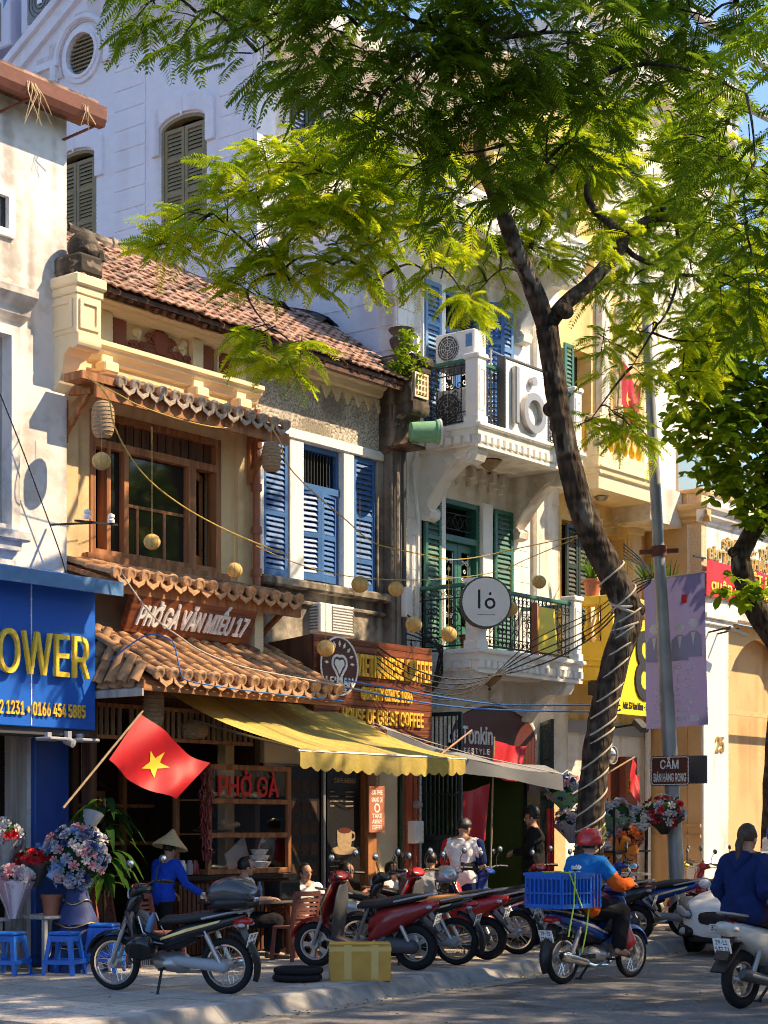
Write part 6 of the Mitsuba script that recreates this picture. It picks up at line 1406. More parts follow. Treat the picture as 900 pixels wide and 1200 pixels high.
def mtext(mb, s, h, a, b, w):
    t_ = meshkit.text_mesh(s, h, .003); v = np.array(t_.vertices); v[:, 0] = (v[:, 0] - v[:, 0].min()); v[:, 0] *= w / v[:, 0].max(); v[:, 0] = w - v[:, 0]
    mb.add(v + np.array([a, b, 0]), np.array(t_.faces)[:, ::-1])
for s_, h, a, z, w in (('Anh \u0111\u1eb9p', .13, -14.62, 4.30, .45), ('H\u1ed3ng', .13, -14.5, 4.12, .3), ('nh\u1eefng khi x\u01b0a', .07, -14.95, 3.98, .75), ('NH\u00c0 H\u00c1T L\u1edaN', .07, -14.95, 3.86, .8), ('20h ng\u00e0y 10/2022', .07, -14.95, 3.74, .8), ('0988 606 789', .07, -14.95, 3.6, .7)): mtext(pr2, s_, h, a, z, w)
pr2.box(-15.0, -14.85, 3.45, 3.52, 0, .003).box(-14.5, -14.35, 3.45, 3.52, 0, .003).box(-14.25, -14.1, 3.45, 3.55, 0, .003)
put('print', pr1, 'm_purple2', parent=bnr, kind='stuff'); put('print', pr2, 'm_pale', parent=bnr, kind='stuff')
put('top_rod', W().tube([bf(-.02, 0), bf(1.02, 0)], .015, 6), 'm_alu', parent=bnr)
put('red_seal', B().box(-14.42, -14.32, 5.40, 5.54, 0, .003), 'm_redbanner', parent=bnr)
ns = thing('prohibition_sign', 'brown street sign with white capitals on the lamp post', 'sign')
NS = lambda: SD(25.95)
pl = Polygon([(-14.80, 2.42), (-14.76, 2.38), (-14.12, 2.38), (-14.08, 2.42), (-14.08, 2.83), (-14.12, 2.87), (-14.76, 2.87), (-14.80, 2.83)])
put('plate', NS().ext(pl, -.012, 0), 'm_brownsign', parent=ns); put('rim', NS().ext(pl.buffer(-.015).difference(pl.buffer(-.028)), 0, .002), 'm_paper', parent=ns)
put('lettering', NS().text('C\u1ea4M', .14, (-14.62, 2.66, 0), .34, .003, True).text('B\u00c1N H\u00c0NG RONG', .13, (-14.74, 2.45, 0), .60, .003, True), 'm_paper', parent=ns)
put('plate_backing', SD(26.35).box(-14.35, -13.98, 2.42, 2.88, -.02, 0), 'm_darkgrey', parent=ns); put('clamp', W().tube([pp(2.55), pp(2.70)], .15, 12), 'm_iron', 40, parent=ns)
# cardboard box and old tyres
bx = thing('cardboard_box', 'taped yellow cardboard box standing by the kerb', 'box')
BXM = MB((15.62, 12.60, 0), (.66, -.75, 0), (.75, .66, 0))
put('carton', MB((15.62, 12.62, 0), (.66, -.75, 0), (.75, .66, 0)).box(-.34, .34, -.22, .22, 0, .40, .006), 'm_cardboard', parent=bx)
put('tape', MB((15.62, 12.62, 0), (.66, -.75, 0), (.75, .66, 0)).box(-.345, .345, -.03, .03, .0, .404).box(-.343, .343, -.224, .224, .33, .38).box(-.18, -.10, -.2235, .2235, .02, .402).box(.12, .20, -.2235, .2235, .02, .402), 'm_tape', parent=bx)
put('flap', MB((15.62, 12.62, 0), (.66, -.75, 0), (.75, .66, 0)).box(-.34, .34, -.22, -.01, .405, .41).box(-.34, .34, .01, .22, .406, .412), 'm_cardboard', parent=bx)
def torus(R, r, n=32, m=12, flat=1.0):
    return trimesh.Trimesh(*tubemesh([(R * math.cos(a), R * math.sin(a), 0) for a in np.linspace(0, 2 * np.pi, n, endpoint=False)], r, m, False, True), process=False)
for i in range(2):
    tr_ = W()
    v, f = tubemesh([(.235 * math.cos(a), .235 * math.sin(a), 0) for a in np.linspace(0, 2 * np.pi, 40, endpoint=False)], .045, 10, False, True)
    tr_.add(v * [1, 1, .9] + [15.05 + .02 * i, 13.05, .042 + .075 * i], f)
    k = single('old_tyre', tr_, 'm_rubber', ['old tyre lying flat on the pavement at the bottom of the pair', 'old tyre lying on top of the other tyre'][i], 'tyre', smooth=True)
# blue plastic crate, helmet, bottle etc. are with the motorbikes
# ================================================================= motorbikes
def sph(p, r, n=14): return m3.Manifold.sphere(float(r), n).translate([float(x) for x in p])
def hull(*pr): return m3.Manifold.batch_hull([sph(p, r) for p, r in pr])
def mtm(m):
    q = m.to_mesh(); return trimesh.Trimesh(q.vert_properties[:, :3], q.tri_verts, process=False)
def loft(secs, n=16, pw=2.5, cap=True):
    """superelliptic sections (x, y, z, half width, half height) joined along x"""
    V = []
    for x, y, z, w, h in secs:
        for k in range(n):
            t = 2 * math.pi * k / n; c, s = math.cos(t), math.sin(t)
            V.append((x, y + w * math.copysign(abs(c) ** (2 / pw), c), z + h * math.copysign(abs(s) ** (2 / pw), s)))
    F = [[i * n + k, i * n + (k + 1) % n, (i + 1) * n + (k + 1) % n, (i + 1) * n + k] for i in range(len(secs) - 1) for k in range(n)]
    b = W().add(V, F)
    if cap:
        e = (len(secs) - 1) * n; b.F.append(np.array([[0, k + 1, k] for k in range(1, n - 1)] + [[e, e + k, e + k + 1] for k in range(1, n - 1)]))
    return b
def wheel(R, wr, alloy):
    out = {}
    v, f = tubemesh([((R - wr) * math.cos(a), 0, (R - wr) * math.sin(a)) for a in np.linspace(0, 2 * np.pi, 40, endpoint=False)], wr, 12, False, True)
    out['tyre'] = (W().add(v * [1, .85, 1], f), 'm_rubber', True)
    rr = R - 2 * wr - .004
    rim = W().lathe([(rr, -.026), (rr + .016, -.026), (rr + .008, 0), (rr + .016, .026), (rr, .026), (rr - .008, .012), (rr - .008, -.012), (rr, -.026)], 40, (0, 0, 0), (0, 1, 0))
    if alloy:
        for k in range(5):
            a = k * 2 * math.pi / 5
            for s in (-.12, .12): rim.bar((.03 * math.cos(a), 0, .03 * math.sin(a)), (rr * math.cos(a + s), 0, rr * math.sin(a + s)), .018, .03)
    out['rim'] = (rim, 'm_alu' if alloy else 'm_chrome', 30)
    out['hub'] = (W().lathe([(0, -.06), (.055, -.055), (.06, .0), (.055, .055), (0, .06)], 16, (0, 0, 0), (0, 1, 0)), 'm_alu', 40)
    if not alloy:
        sp = W()
        for k in range(32):
            a = 2 * math.pi * k / 32; b2 = a + (.55 if k % 2 else -.55); y = .035 if k % 4 < 2 else -.035
            sp.tube([(.05 * math.cos(b2), y, .05 * math.sin(b2)), (rr * math.cos(a), 0, rr * math.sin(a))], .0022, 3, False)
        out['spokes'] = (sp, 'm_chrome', False)
    return out
def fender(cx, cz, R, a0, a1, w, m=14):
    V = []
    for i in range(m + 1):
        a = a0 + (a1 - a0) * i / m; fl = 1 - .5 * abs(2 * i / m - 1) ** 3
        for t in np.linspace(-1, 1, 9): 
            r = R + .035 - .045 * t * t
            V.append((cx + r * math.cos(a), w * fl * t, cz + r * math.sin(a)))
    return W().add(V, [[i * 9 + k, i * 9 + k + 1, (i + 1) * 9 + k + 1, (i + 1) * 9 + k] for i in range(m) for k in range(8)])
def bike_model(scooter):
    P = []   # (name, mesh, material or slot, smooth, parent name)
    R, wr = (.27, .05) if scooter else (.285, .036)
    fx, rx = (.64, -.62)
    for nm, x in (('front_wheel', fx), ('rear_wheel', rx)):
        w = wheel(R, wr * (1.0 if x > 0 else 1.15), scooter)
        for k, (b, m, s) in w.items():
            b.V = [v + [x, 0, R] for v in b.V]
            P.append((k, b, m, s, nm))
    P.append(('front_fender', fender(fx, R, R + .02, math.radians(170), math.radians(15), .075 if scooter else .06), 'paint' if scooter else 'paint2', True, None))
    fk = W()
    for s in (-1, 1): fk.tube([(fx, s * .072, R), (.50, s * .07, .62), (.41, s * .06, .86)], [.022, .026, .028], 8)
    P.append(('fork', fk, 'm_alu', 40, None))
    if scooter:
        P.append(('front_shield', loft([(.50, 0, .60, .10, .12), (.46, 0, .72, .20, .15), (.40, 0, .84, .22, .14), (.34, 0, .98, .17, .08), (.30, 0, 1.02, .10, .04)], 18), 'paint', True, None))
        P.append(('inner_shield', loft([(.36, 0, .34, .17, .06), (.33, 0, .55, .20, .13), (.28, 0, .82, .19, .12), (.26, 0, .95, .13, .06)], 18), 'm_darkgrey', True, None))
        P.append(('floor_board', loft([(.42, 0, .32, .15, .07), (.2, 0, .27, .18, .045), (-.12, 0, .27, .18, .05), (-.3, 0, .34, .14, .09)], 16, 4), 'm_darkgrey', True, None))
        P.append(('side_strip', W().tube([(.44, .17, .36), (.2, .19, .29), (-.1, .19, .29), (-.2, .18, .36)], .014, 6).tube([(.44, -.17, .36), (.2, -.19, .29), (-.1, -.19, .29), (-.2, -.18, .36)], .014, 6).tube([(.50, .10, .56), (.47, .20, .72), (.40, .225, .84), (.34, .17, .99)], .010, 6).tube([(.50, -.10, .56), (.47, -.20, .72), (.40, -.225, .84), (.34, -.17, .99)], .010, 6), 'trim', 40, None))
        P.append(('rear_body', loft([(-.08, 0, .44, .10, .16), (-.22, 0, .52, .17, .19), (-.42, 0, .60, .19, .15), (-.62, 0, .67, .165, .115), (-.80, 0, .73, .12, .075), (-.92, 0, .77, .06, .04)], 18, 2.6), 'paint', True, None))
        P.append(('seat', loft([(.06, 0, .73, .08, .03), (0, 0, .755, .125, .05), (-.22, 0, .765, .15, .055), (-.40, 0, .80, .15, .06), (-.62, 0, .835, .13, .05), (-.76, 0, .85, .08, .025)], 16, 3), 'm_seat', True, None))
        P.append(('headset', loft([(.22, 0, 1.06, .09, .03), (.27, 0, 1.08, .17, .05), (.33, 0, 1.08, .19, .065), (.385, 0, 1.05, .13, .05), (.41, 0, 1.03, .06, .025)], 16, 2.4), 'paint', True, None))
        P.append(('headlight', loft([(.355, 0, 1.045, .12, .04), (.40, 0, 1.04, .10, .04), (.425, 0, 1.03, .06, .02)], 14), 'lamp', True, None))
        P.append(('turn_signals', loft([(.44, 0, .76, .17, .04), (.475, 0, .74, .14, .045), (.505, 0, .70, .07, .03)], 14), 'lamp', True, None))
        P.append(('engine', W().tm(mtm(hull(((-.25, .05, .30), .10), ((-.62, .10, .28), .08)))), 'm_darkgrey', 40, None))
        P.append(('rear_mudguard', W().add([(-.72, -.09, .62), (-.72, .09, .62), (-.98, -.08, .36), (-.98, .08, .36), (-.70, -.09, .60), (-.70, .09, .60), (-.965, -.08, .345), (-.965, .08, .345)], BOXF[:0].tolist() + [[0, 1, 3], [0, 3, 2], [4, 6, 7], [4, 7, 5], [0, 2, 6], [0, 6, 4], [1, 5, 7], [1, 7, 3], [2, 3, 7], [2, 7, 6]]), 'm_black', False, None))
        gz = .84
    else:
        P.append(('leg_shield', W().tm(mtm(hull(((.43, .05, .80), .05), ((.36, .20, .78), .012), ((.27, .22, .42), .012), ((.33, .08, .34), .04)) + hull(((.43, -.05, .80), .05), ((.36, -.20, .78), .012), ((.27, -.22, .42), .012), ((.33, -.08, .34), .04)))), 'paint', 50, None))
        P.append(('front_cowl', loft([(.48, 0, .72, .05, .07), (.44, 0, .82, .10, .12), (.38, 0, .90, .10, .10), (.32, 0, .96, .07, .05)], 16), 'paint', True, None))
        P.append(('frame_spine', loft([(.36, 0, .72, .055, .07), (.20, 0, .55, .06, .06), (.02, 0, .48, .07, .07), (-.15, 0, .55, .08, .10), (-.3, 0, .62, .08, .10)], 14), 'm_black', True, None))
        P.append(('side_panel', loft([(.12, 0, .50, .07, .03), (-.02, 0, .54, .12, .08), (-.22, 0, .62, .145, .09), (-.48, 0, .68, .135, .065), (-.72, 0, .745, .09, .05), (-.84, 0, .78, .05, .03)], 18, 2.6), 'paint', True, None))
        for s in (-1, 1):
            P.append(('side_stripe', W().add([(.05, s * .128, .56), (-.25, s * .150, .66), (-.62, s * .122, .75), (-.60, s * .128, .725), (-.24, s * .153, .625), (.05, s * .13, .535)], [[0, 1, 4, 5], [1, 2, 3, 4]]), 'stripe', False, None))
        P.append(('seat', loft([(.10, 0, .70, .07, .03), (.02, 0, .735, .11, .045), (-.18, 0, .745, .135, .05), (-.36, 0, .775, .135, .055), (-.62, 0, .80, .12, .04), (-.72, 0, .81, .08, .02)], 16, 3), 'm_seat', True, None))
        P.append(('headset', loft([(.22, 0, 1.03, .08, .03), (.28, 0, 1.04, .13, .05), (.34, 0, 1.03, .125, .075), (.40, 0, 1.0, .10, .07), (.43, 0, .99, .07, .05)], 16, 2.4), 'paint', True, None))
        P.append(('headlight', loft([(.40, 0, .995, .092, .062), (.435, 0, .985, .08, .055), (.455, 0, .98, .045, .03)], 14), 'lamp', True, None))
        en = W().tm(mtm(hull(((.10, .0, .32), .10), ((-.12, 0, .30), .11), ((-.02, .08, .30), .08), ((-.02, -.09, .30), .08))))
        for k in range(5): en.box(.20 + .022 * k, .21 + .022 * k, -.07, .07, .27, .41)
        en.tube([(.18, 0, .34), (.34, 0, .36)], .045, 10)
        P.append(('engine', en, 'm_alu', 40, None))
        P.append(('chain_case', W().tm(mtm(hull(((-.1, .085, .33), .05), ((-.62, .085, R), .065)))), 'm_grey', 40, None))
        P.append(('rear_fender', fender(rx, R, R + .05, math.radians(95), math.radians(205), .07), 'm_black', True, None))
        P.append(('fork_cover', W().tm(mtm(hull(((.50, .06, .64), .035), ((.50, -.06, .64), .035), ((.44, .05, .78), .04), ((.44, -.05, .78), .04)))), 'paint', 50, None))
        gz = .80
    hb = W()
    for s in (-1, 1): hb.tube([(.30, s * .08, 1.07), (.27, s * .20, 1.10), (.18, s * .36, 1.08)], .013, 7)
    P.append(('handlebar', hb, 'm_iron', 40, None))
    for s in (-1, 1):
        P.append(('grip', W().tube([(.235, s * .26, 1.095), (.165, s * .385, 1.078)], .019, 8), 'm_black', 40, 'handlebar'))
        P.append(('brake_lever', W().tube([(.25, s * .22, 1.10), (.26, s * .28, 1.10), (.215, s * .37, 1.09)], .006, 5), 'm_chrome', 40, 'handlebar'))
        mr_ = W().tube([(.25, s * .20, 1.10), (.27, s * .26, 1.22), (.25, s * .32, 1.28)], .006, 5)
        P.append(('mirror_stalk', mr_, 'm_iron', 40, None))
        mk_ = W(); mk_.ball((.25, s * .345, 1.315), 1, 2, (.022, .065, .045)); P.append(('mirror', mk_, 'm_darkgrey', True, None))
        gl_ = W(); gl_.ball((.232, s * .345, 1.315), 1, 2, (.010, .057, .038)); P.append(('mirror_glass', gl_, 'm_chrome', True, 'mirror'))
    P.append(('tail_light', loft([(-.74, 0, gz - .07, .085, .035), (-.84, 0, gz - .065, .08, .04), (-.90, 0, gz - .07, .05, .025)], 14), 'm_taillight', True, None))
    P.append(('turn_signal', W().ball((-.84, .11, gz - .10), 1, 2, (.04, .025, .022)).ball((-.84, -.11, gz - .10), 1, 2, (.04, .025, .022)), 'lamp', True, None))
    P.append(('grab_rail', W().tube([(-.42, .14, gz - .04), (-.70, .13, gz + .02), (-.88, .07, gz + .045), (-.90, 0, gz + .05), (-.88, -.07, gz + .045), (-.70, -.13, gz + .02), (-.42, -.14, gz - .04)], .013, 7), 'm_alu', 40, None))
    ex = W().tube([(.15, -.10, .26), (0, -.14, .19), (-.25, -.15, .20), (-.42, -.15, .25)], .02, 8).tube([(-.36, -.155, .24), (-.42, -.16, .255), (-.80, -.17, .33), (-.84, -.17, .335)], [.03, .052, .058, .035], 12)
    P.append(('exhaust', ex, 'm_darkgrey' if scooter else 'm_chrome', 40, None))
    P.append(('exhaust_guard', W().tm(mtm(hull(((-.46, -.205, .27), .02), ((-.72, -.215, .32), .02)))), 'm_alu', 40, 'exhaust'))
    for s in (-1, 1):
        P.append(('shock', W().tube([(rx + .02, s * .115, R + .04), (-.46, s * .12, .60)], .026, 8).tube([(rx + .02, s * .115, R), (-.44, s * .12, .64)], .012, 6), 'm_alu', 40, None))
    P.append(('swing_arm', W().bar((-.15, .09, .30), (rx, .10, R), .03, .05).bar((-.15, -.09, .30), (rx, -.10, R), .03, .05), 'm_iron', False, None))
    P.append(('foot_peg', W().bar((.0, -.26, .26), (.0, .26, .26), .03, .025), 'm_black', False, None))
    P.append(('side_stand', W().bar((.05, .10, .25), (.02, .27, .01), .022).bar((.02, .25, .01), (.02, .32, .01), .04, .015), 'm_iron', False, None))
    pm = MB((-.90, 0, gz - .25), (0, -1, 0), (-.30, 0, .954))
    P.append(('number_plate', MB((-.90, 0, gz - .25), (0, -1, 0), (-.30, 0, .954)).box(-.095, .095, -.07, .07, 0, .004), 'm_paper', False, None))
    P.append(('plate_bracket', W().bar((-.78, 0, gz - .12), (-.93, 0, gz - .38), .15, .012), 'm_black', False, None))
    return P, gz
mat('m_taillight', (.45, .015, .012), .15, clearcoat=1.0); mat('m_lamplens', (.34, .35, .37), .06, spec=.9)
mat('m_bblack', (.012, .012, .014), .14, clearcoat=1.0); mat('m_bsilver', (.42, .43, .45), .25, metal=.6, clearcoat=.6); mat('m_bblue', (.012, .05, .26), .18, clearcoat=1.0)
mat('m_bred', (.42, .012, .012), .16, clearcoat=1.0); mat('m_bwhite', (.62, .62, .58), .2, clearcoat=1.0); mat('m_borange', (.50, .20, .06), .4); mat('m_bgold', (.55, .42, .18), .3, metal=.6)
MODELS = {}
for sc_ in (0, 1):
    P, gz = bike_model(sc_)
    MODELS[sc_] = ([(n, mk(b, 'm_black', s), m, par) for n, b, m, s, par in P], gz)
def motorbike(label, sc_, x, y, z, hdg, paint, paint2=None, stripe='m_bsilver', trim='m_bsilver', plate=None, lean=0.0, pm='m_paper', s=1.0, group='motorbikes at the kerb', cat='motorbike', seat=None):
    t = thing('scooter' if sc_ else 'motorbike', label, cat, group)
    deg = math.degrees(math.atan2(hdg[1], hdg[0]))
    M = T().translate([x, y, z]).rotate([0, 0, 1], deg).rotate([1, 0, 0], lean).scale(s)
    model, gz = MODELS[sc_]
    slot = {'paint': paint, 'paint2': paint2 or paint, 'stripe': stripe, 'trim': trim, 'lamp': 'm_lamplens'}
    last = {}
    for n, d, m, par in model:
        par_key = None
        if par:
            if par in ('front_wheel', 'rear_wheel'):
                if par not in last:
                    par_key = newkey(t + '__' + par); last[par] = par_key
                par_key = last[par]
            else: par_key = last[par]
        mm = slot.get(m, m)
        if n == 'seat' and seat: mm = seat
        if n == 'number_plate': mm = pm
        k = put(n, d, mm, parent=par_key or t, M=M); last[n] = k
    if plate:
        b = MB((-.90, 0, gz - .25), (0, -1, 0), (-.30, 0, .954)).text(plate[0], .043, (-.065, .012, .004), .13, .002, True).text(plate[1], .043, (-.08, -.055, .004), .16, .002, True)
        put('plate_print', mk(b, 'm_inkblack'), None, parent=last['number_plate'], M=M)
    return t, M
def helmet(label, M, m, visor=True, s=1.0, top='helmet', pm='m_darkgrey'):
    t = thing(top, label, 'helmet')
    b = loft([(-.13, 0, .07, .06, .06), (-.11, 0, .09, .105, .10), (-.04, 0, .11, .13, .125), (.05, 0, .11, .13, .125), (.11, 0, .10, .11, .105), (.145, 0, .09, .06, .06)], 20, 2.1)
    b.V = [np.where(v[:, 2:3] < .03, np.column_stack([v[:, :2], np.full(len(v), .03)]), v) for v in b.V]
    put('shell', mk(b, m, True), None, parent=t, M=M)
    if visor: put('peak', mk(W().add([(.10, -.11, .05), (.10, .11, .05), (.20, -.07, .035), (.20, .07, .035), (.10, -.11, .062), (.10, .11, .062), (.20, -.07, .043), (.20, .07, .043)], [[0, 2, 3, 1], [4, 5, 7, 6], [0, 4, 6, 2], [2, 6, 7, 3], [1, 3, 7, 5]]), pm), None, parent=t, M=M)
    put('strap', mk(W().tube([(.02, -.125, .05), (.03, -.11, -.05), (.04, 0, -.09), (.03, .11, -.05), (.02, .125, .05)], .008, 5), 'm_black'), None, parent=t, M=M)
    return t
ROW = (-.24, .97)
# black underbone at the front left
t, M1 = motorbike('black motorbike with wire wheels and a rear top box on the pavement at the left', 0, 13.24, 13.20, 0, (-.30, .954), 'm_bblack', stripe='m_bgold', plate=('29-S7', '063.99'), lean=-3, s=1.03)
tbx = thing('top_box', 'glossy dark grey top box on the rack of the black motorbike', 'box')
put('base', mk(loft([(-.50, 0, .90, .16, .04), (-.62, 0, .92, .20, .07), (-.82, 0, .93, .20, .07), (-.92, 0, .92, .15, .05)], 18, 3), 'm_black', True), None, parent=tbx, M=M1)
put('lid', mk(loft([(-.49, 0, 1.01, .15, .06), (-.56, 0, 1.03, .20, .11), (-.70, 0, 1.05, .215, .13), (-.84, 0, 1.03, .20, .11), (-.94, 0, 1.0, .14, .06)], 20, 2.8), 'm_boxgloss', True), None, parent=tbx, M=M1)
mat('m_boxgloss', (.05, .055, .065), .12, clearcoat=1.0)
put('reflector', mk(loft([(-.88, .0, 1.03, .13, .03), (-.935, 0, 1.02, .12, .03)], 14), 'm_bluelight', True), None, parent=tbx, M=M1)
put('latch', mk(W().box(-.97, -.93, -.05, .05, .93, .97, .01), 'm_chrome'), None, parent=tbx, M=M1)
helmet('black half helmet hanging from the leg shield of the black motorbike', M1 @ T().translate([.22, .30, .42]).rotate([1, 0, 0], 60), 'm_bblack', False)
bt = single('water_bottle', W().lathe([(0, 0), (.032, 0), (.035, .13), (.014, .18), (.014, .2), (0, .2)], 12), 'm_bluelight', 'small water bottle with a blue label in the pocket of the black motorbike', 'bottle', smooth=40, M=M1 @ T().translate([.20, .10, .62]).rotate([0, 1, 0], -20))
put('inner_wire', mk(W().tube([(.26, .18, .78), (.2, .2, .62), (.1, .16, .52), (.02, .12, .5)], .008, 5).tube([(.26, -.18, .78), (.2, -.2, .62), (.1, -.16, .52), (.02, -.12, .5)], .008, 5), 'm_bsilver'), None, parent=t, M=M1)
# parked row, tails towards the kerb
motorbike('dark red scooter nearest the cardboard box in the parked row', 1, 16.86, 13.52, 0, (-.27, .963), 'm_darkred2', trim='m_bgold', plate=('29-S1', '127.33'), lean=-4, s=1.04)
mat('m_darkred2', (.22, .012, .014), .14, clearcoat=1.0)
motorbike('black motorbike with an orange brown seat, second in the parked row', 0, 17.83, 13.62, 0, (-.26, .966), 'm_bblack', stripe='m_bgold', plate=('29-G1', '113.36'), lean=-4, s=1.04, seat='m_borange')
motorbike('bright red scooter with a grey tail, third in the parked row', 1, 18.78, 13.82, 0, (-.24, .97), 'm_bred', plate=('29-D1', '251.07'), lean=-4, s=1.04)
motorbike('black motorbike with a red tail light, fourth in the parked row beside the crate', 0, 19.85, 14.05, 0, (-.2, .98), 'm_bblack', stripe='m_bred', plate=('29-L5', '503.50'), lean=-4, s=1.04)
motorbike('dark blue motorbike, fifth in the parked row, half hidden by the delivery rider', 0, 20.95, 14.2, 0, (-.22, .975), 'm_bblue', stripe='m_bsilver', plate=('29-K1', '388.12'), lean=-4, s=1.04)
motorbike('dark red scooter behind the delivery rider beside the trunk', 1, 22.1, 14.1, 0, (-.2, .98), 'm_darkred2', trim='m_bgold', plate=('29-H2', '640.18'), lean=-4, s=1.04)
motorbike('black scooter with a white trim right of the trunk in front of the bouquets', 1, 23.2, 14.2, 0, (-.3, .95), 'm_bblack', trim='m_bwhite', plate=('29-T1', '902.77'), lean=-4, s=1.04)
motorbike('silver blue scooter parked behind the dark red scooter', 1, 19.05, 15.0, 0, (.75, -.66), 'm_bsilver', plate=None, lean=-4)
motorbike('red scooter with a white front parked behind the row before the grey shirted man', 1, 19.75, 14.75, 0, (.6, -.8), 'm_bred', plate=None, lean=-4)
motorbike('black scooter parked behind the rider in front of the man in black', 1, 21.5, 14.9, 0, (-.3, .95), 'm_bblack', plate=None, lean=-4)
motorbike('grey scooter squeezed between the polo shirted man and the shop gate', 1, 22.2, 15.2, 0, (-.2, .95), 'm_bsilver', plate=None, lean=-3)
motorbike('blue and silver motorbike facing left beside the lamp post', 0, 24.3, 13.98, 0, (-.50, .86), 'm_bblue', 'm_bsilver', stripe='m_bgold', plate=('29-V3', '1208'), lean=-4, pm='m_cream2', s=1.08)
motorbike('dark red scooter behind the blue and silver motorbike', 1, 25.1, 15.3, 0, (.6, -.8), 'm_darkred2', lean=-4)
motorbike('white scooter under the tall red and white bunch', 1, 25.9, 15.6, 0, (.5, -.85), 'm_bwhite', lean=-4)
motorbike('red motorbike parked just right of the lamp post', 0, 27.6, 14.4, 0, (-.75, .66), 'm_bred', lean=-4)
motorbike('yellow and black motorbike right of the lamp post', 0, 28.3, 15.1, 0, (-.45, .9), 'm_bgold2', lean=-4)
mat('m_bgold2', (.70, .50, .02), .2, clearcoat=1.0)
motorbike('dark red motorbike farthest right behind the white car', 0, 29.4, 14.8, 0, (-.65, .76), 'm_darkred2', lean=-4)
helmet('silver helmet resting on a seat in front of the grey shirted man', yaw(19.35, 14.15, .93, 200, 1.15), 'm_bsilver')
helmet('black helmet on the handlebar behind the silver helmet', yaw(20.6, 14.7, 1.02, 150, 1.1), 'm_bblack')
# delivery rider's motorbike on the road
tR, MR = motorbike('blue motorbike of the delivery rider with wire wheels on the road', 0, 18.72, 11.42, -.16, (.992, -.12), 'm_bblue', 'm_bblue', stripe='m_bsilver', plate=('29-Z3', '798.55'), s=1.06, group='motorbikes on the road')
cr = thing('blue_crate', 'blue slatted plastic crate strapped behind the delivery rider', 'crate')
c = W(); a0, a1, b0, b1, z0, z1 = -.98, -.46, -.29, .23, .86, 1.24
c.box(a0, a1, b0, b1, z0, z0 + .02)
for s_, y in ((0, b0), (1, b1)):
    for z in (z0, z0 + .16, z1 - .05): c.box(a0, a1, y - .012, y + .012, z, z + (.05 if z != z0 + .16 else .02))
    for i in range(12): c.box(a0 + .06 * i, a0 + .06 * i + .015, y - .014, y + .014, z0, z1)
for x in (a0, a1):
    for z in (z0, z0 + .16, z1 - .05): c.box(x - .012, x + .012, b0, b1, z, z + (.05 if z != z0 + .16 else .02))
    for i in range(8): c.box(x - .014, x + .014, b0 + .062 * i, b0 + .062 * i + .015, z0, z1)
put('slats', mk(c, 'm_blueplastic'), None, parent=cr, M=MR, kind='stuff')
put('lining', mk(W().box(a0 + .016, a1 - .016, b0 + .016, b1 - .016, z0 + .025, z1 - .06), 'm_bluepier'), None, parent=cr, M=MR)
put('rim', mk(W().wall(a0 - .02, a1 + .02, b0 - .02, b1 + .02, z1 - .02, z1 + .015, [(a0 + .02, a1 - .02, b0 + .02, b1 - .02)]), 'm_blueplastic'), None, parent=cr, M=MR)
mat('m_cord', (.45, .70, .08), .5)
put('cord', mk(W().tube([(-.82, -.25, .55), (-.80, -.31, .9), (-.78, -.315, 1.25), (-.7, 0, 1.265), (-.68, .25, 1.25)], .009, 5).tube([(-.66, -.315, .87), (-.76, -.315, 1.05), (-.88, -.315, 1.25)], .008, 5).tube([(-.42, -.22, .86), (-.44, -.2, .6), (-.48, -.17, .35)], .009, 5), 'm_cord'), None, parent=cr, M=MR)
rbag = thing('red_bag', 'bright red plastic bag hanging on the delivery rider motorbike', 'bag')
put('bag', mk(W().tm(mtm(hull(((.30, -.20, .62), .03), ((.34, -.22, .45), .07), ((.26, -.22, .42), .07), ((.30, -.19, .40), .06)))), 'm_red', 60), None, parent=rbag, M=MR)
put('handles', mk(W().tube([(.28, -.20, .63), (.28, -.18, .72), (.32, -.2, .63)], .01, 5), 'm_red'), None, parent=rbag, M=MR)
# scooter with two riders at the right edge
tW, MW = motorbike('silver scooter ridden by two people at the right edge', 1, 17.48, 8.40, -.16, (.985, -.17), 'm_bsilver2', trim='m_bsilver', plate=('29-L1', '537.31'), s=1.12, group='motorbikes on the road')
mat('m_bsilver2', (.50, .50, .46), .25, clearcoat=1.0)
# white car
car = thing('white_car', 'white hatchback parked along the kerb behind the pillion rider', 'car')
CM = T().translate([25.2, 12.25, -.16]).rotate([0, 0, 1], 187)
mat('m_carwhite', (.70, .70, .69), .15, clearcoat=1.0)
body = loft([(-2.0, 0, .62, .70, .30), (-1.9, 0, .62, .80, .36), (-1.4, 0, .62, .84, .40), (.6, 0, .60, .84, .40), (1.3, 0, .58, .82, .36), (1.75, 0, .54, .78, .31), (1.93, 0, .50, .66, .26), (2.02, 0, .47, .52, .20)], 24, 3.6)
put('body', mk(body, 'm_carwhite', True), None, parent=car, M=CM)
cab = loft([(-1.85, 0, .95, .55, .05), (-1.5, 0, 1.18, .66, .24), (-.6, 0, 1.22, .70, .28), (.2, 0, 1.20, .68, .26), (.75, 0, 1.02, .66, .10), (1.0, 0, .94, .66, .02)], 22, 3.2)
put('cabin', mk(cab, 'm_carwhite', True), None, parent=car, M=CM)
put('windscreen', mk(W().add([(.93, -.56, .99), (.93, .56, .99), (.32, -.52, 1.42), (.32, .52, 1.42)], [[0, 1, 3, 2]]), 'm_darkglass'), None, parent=car, M=CM)
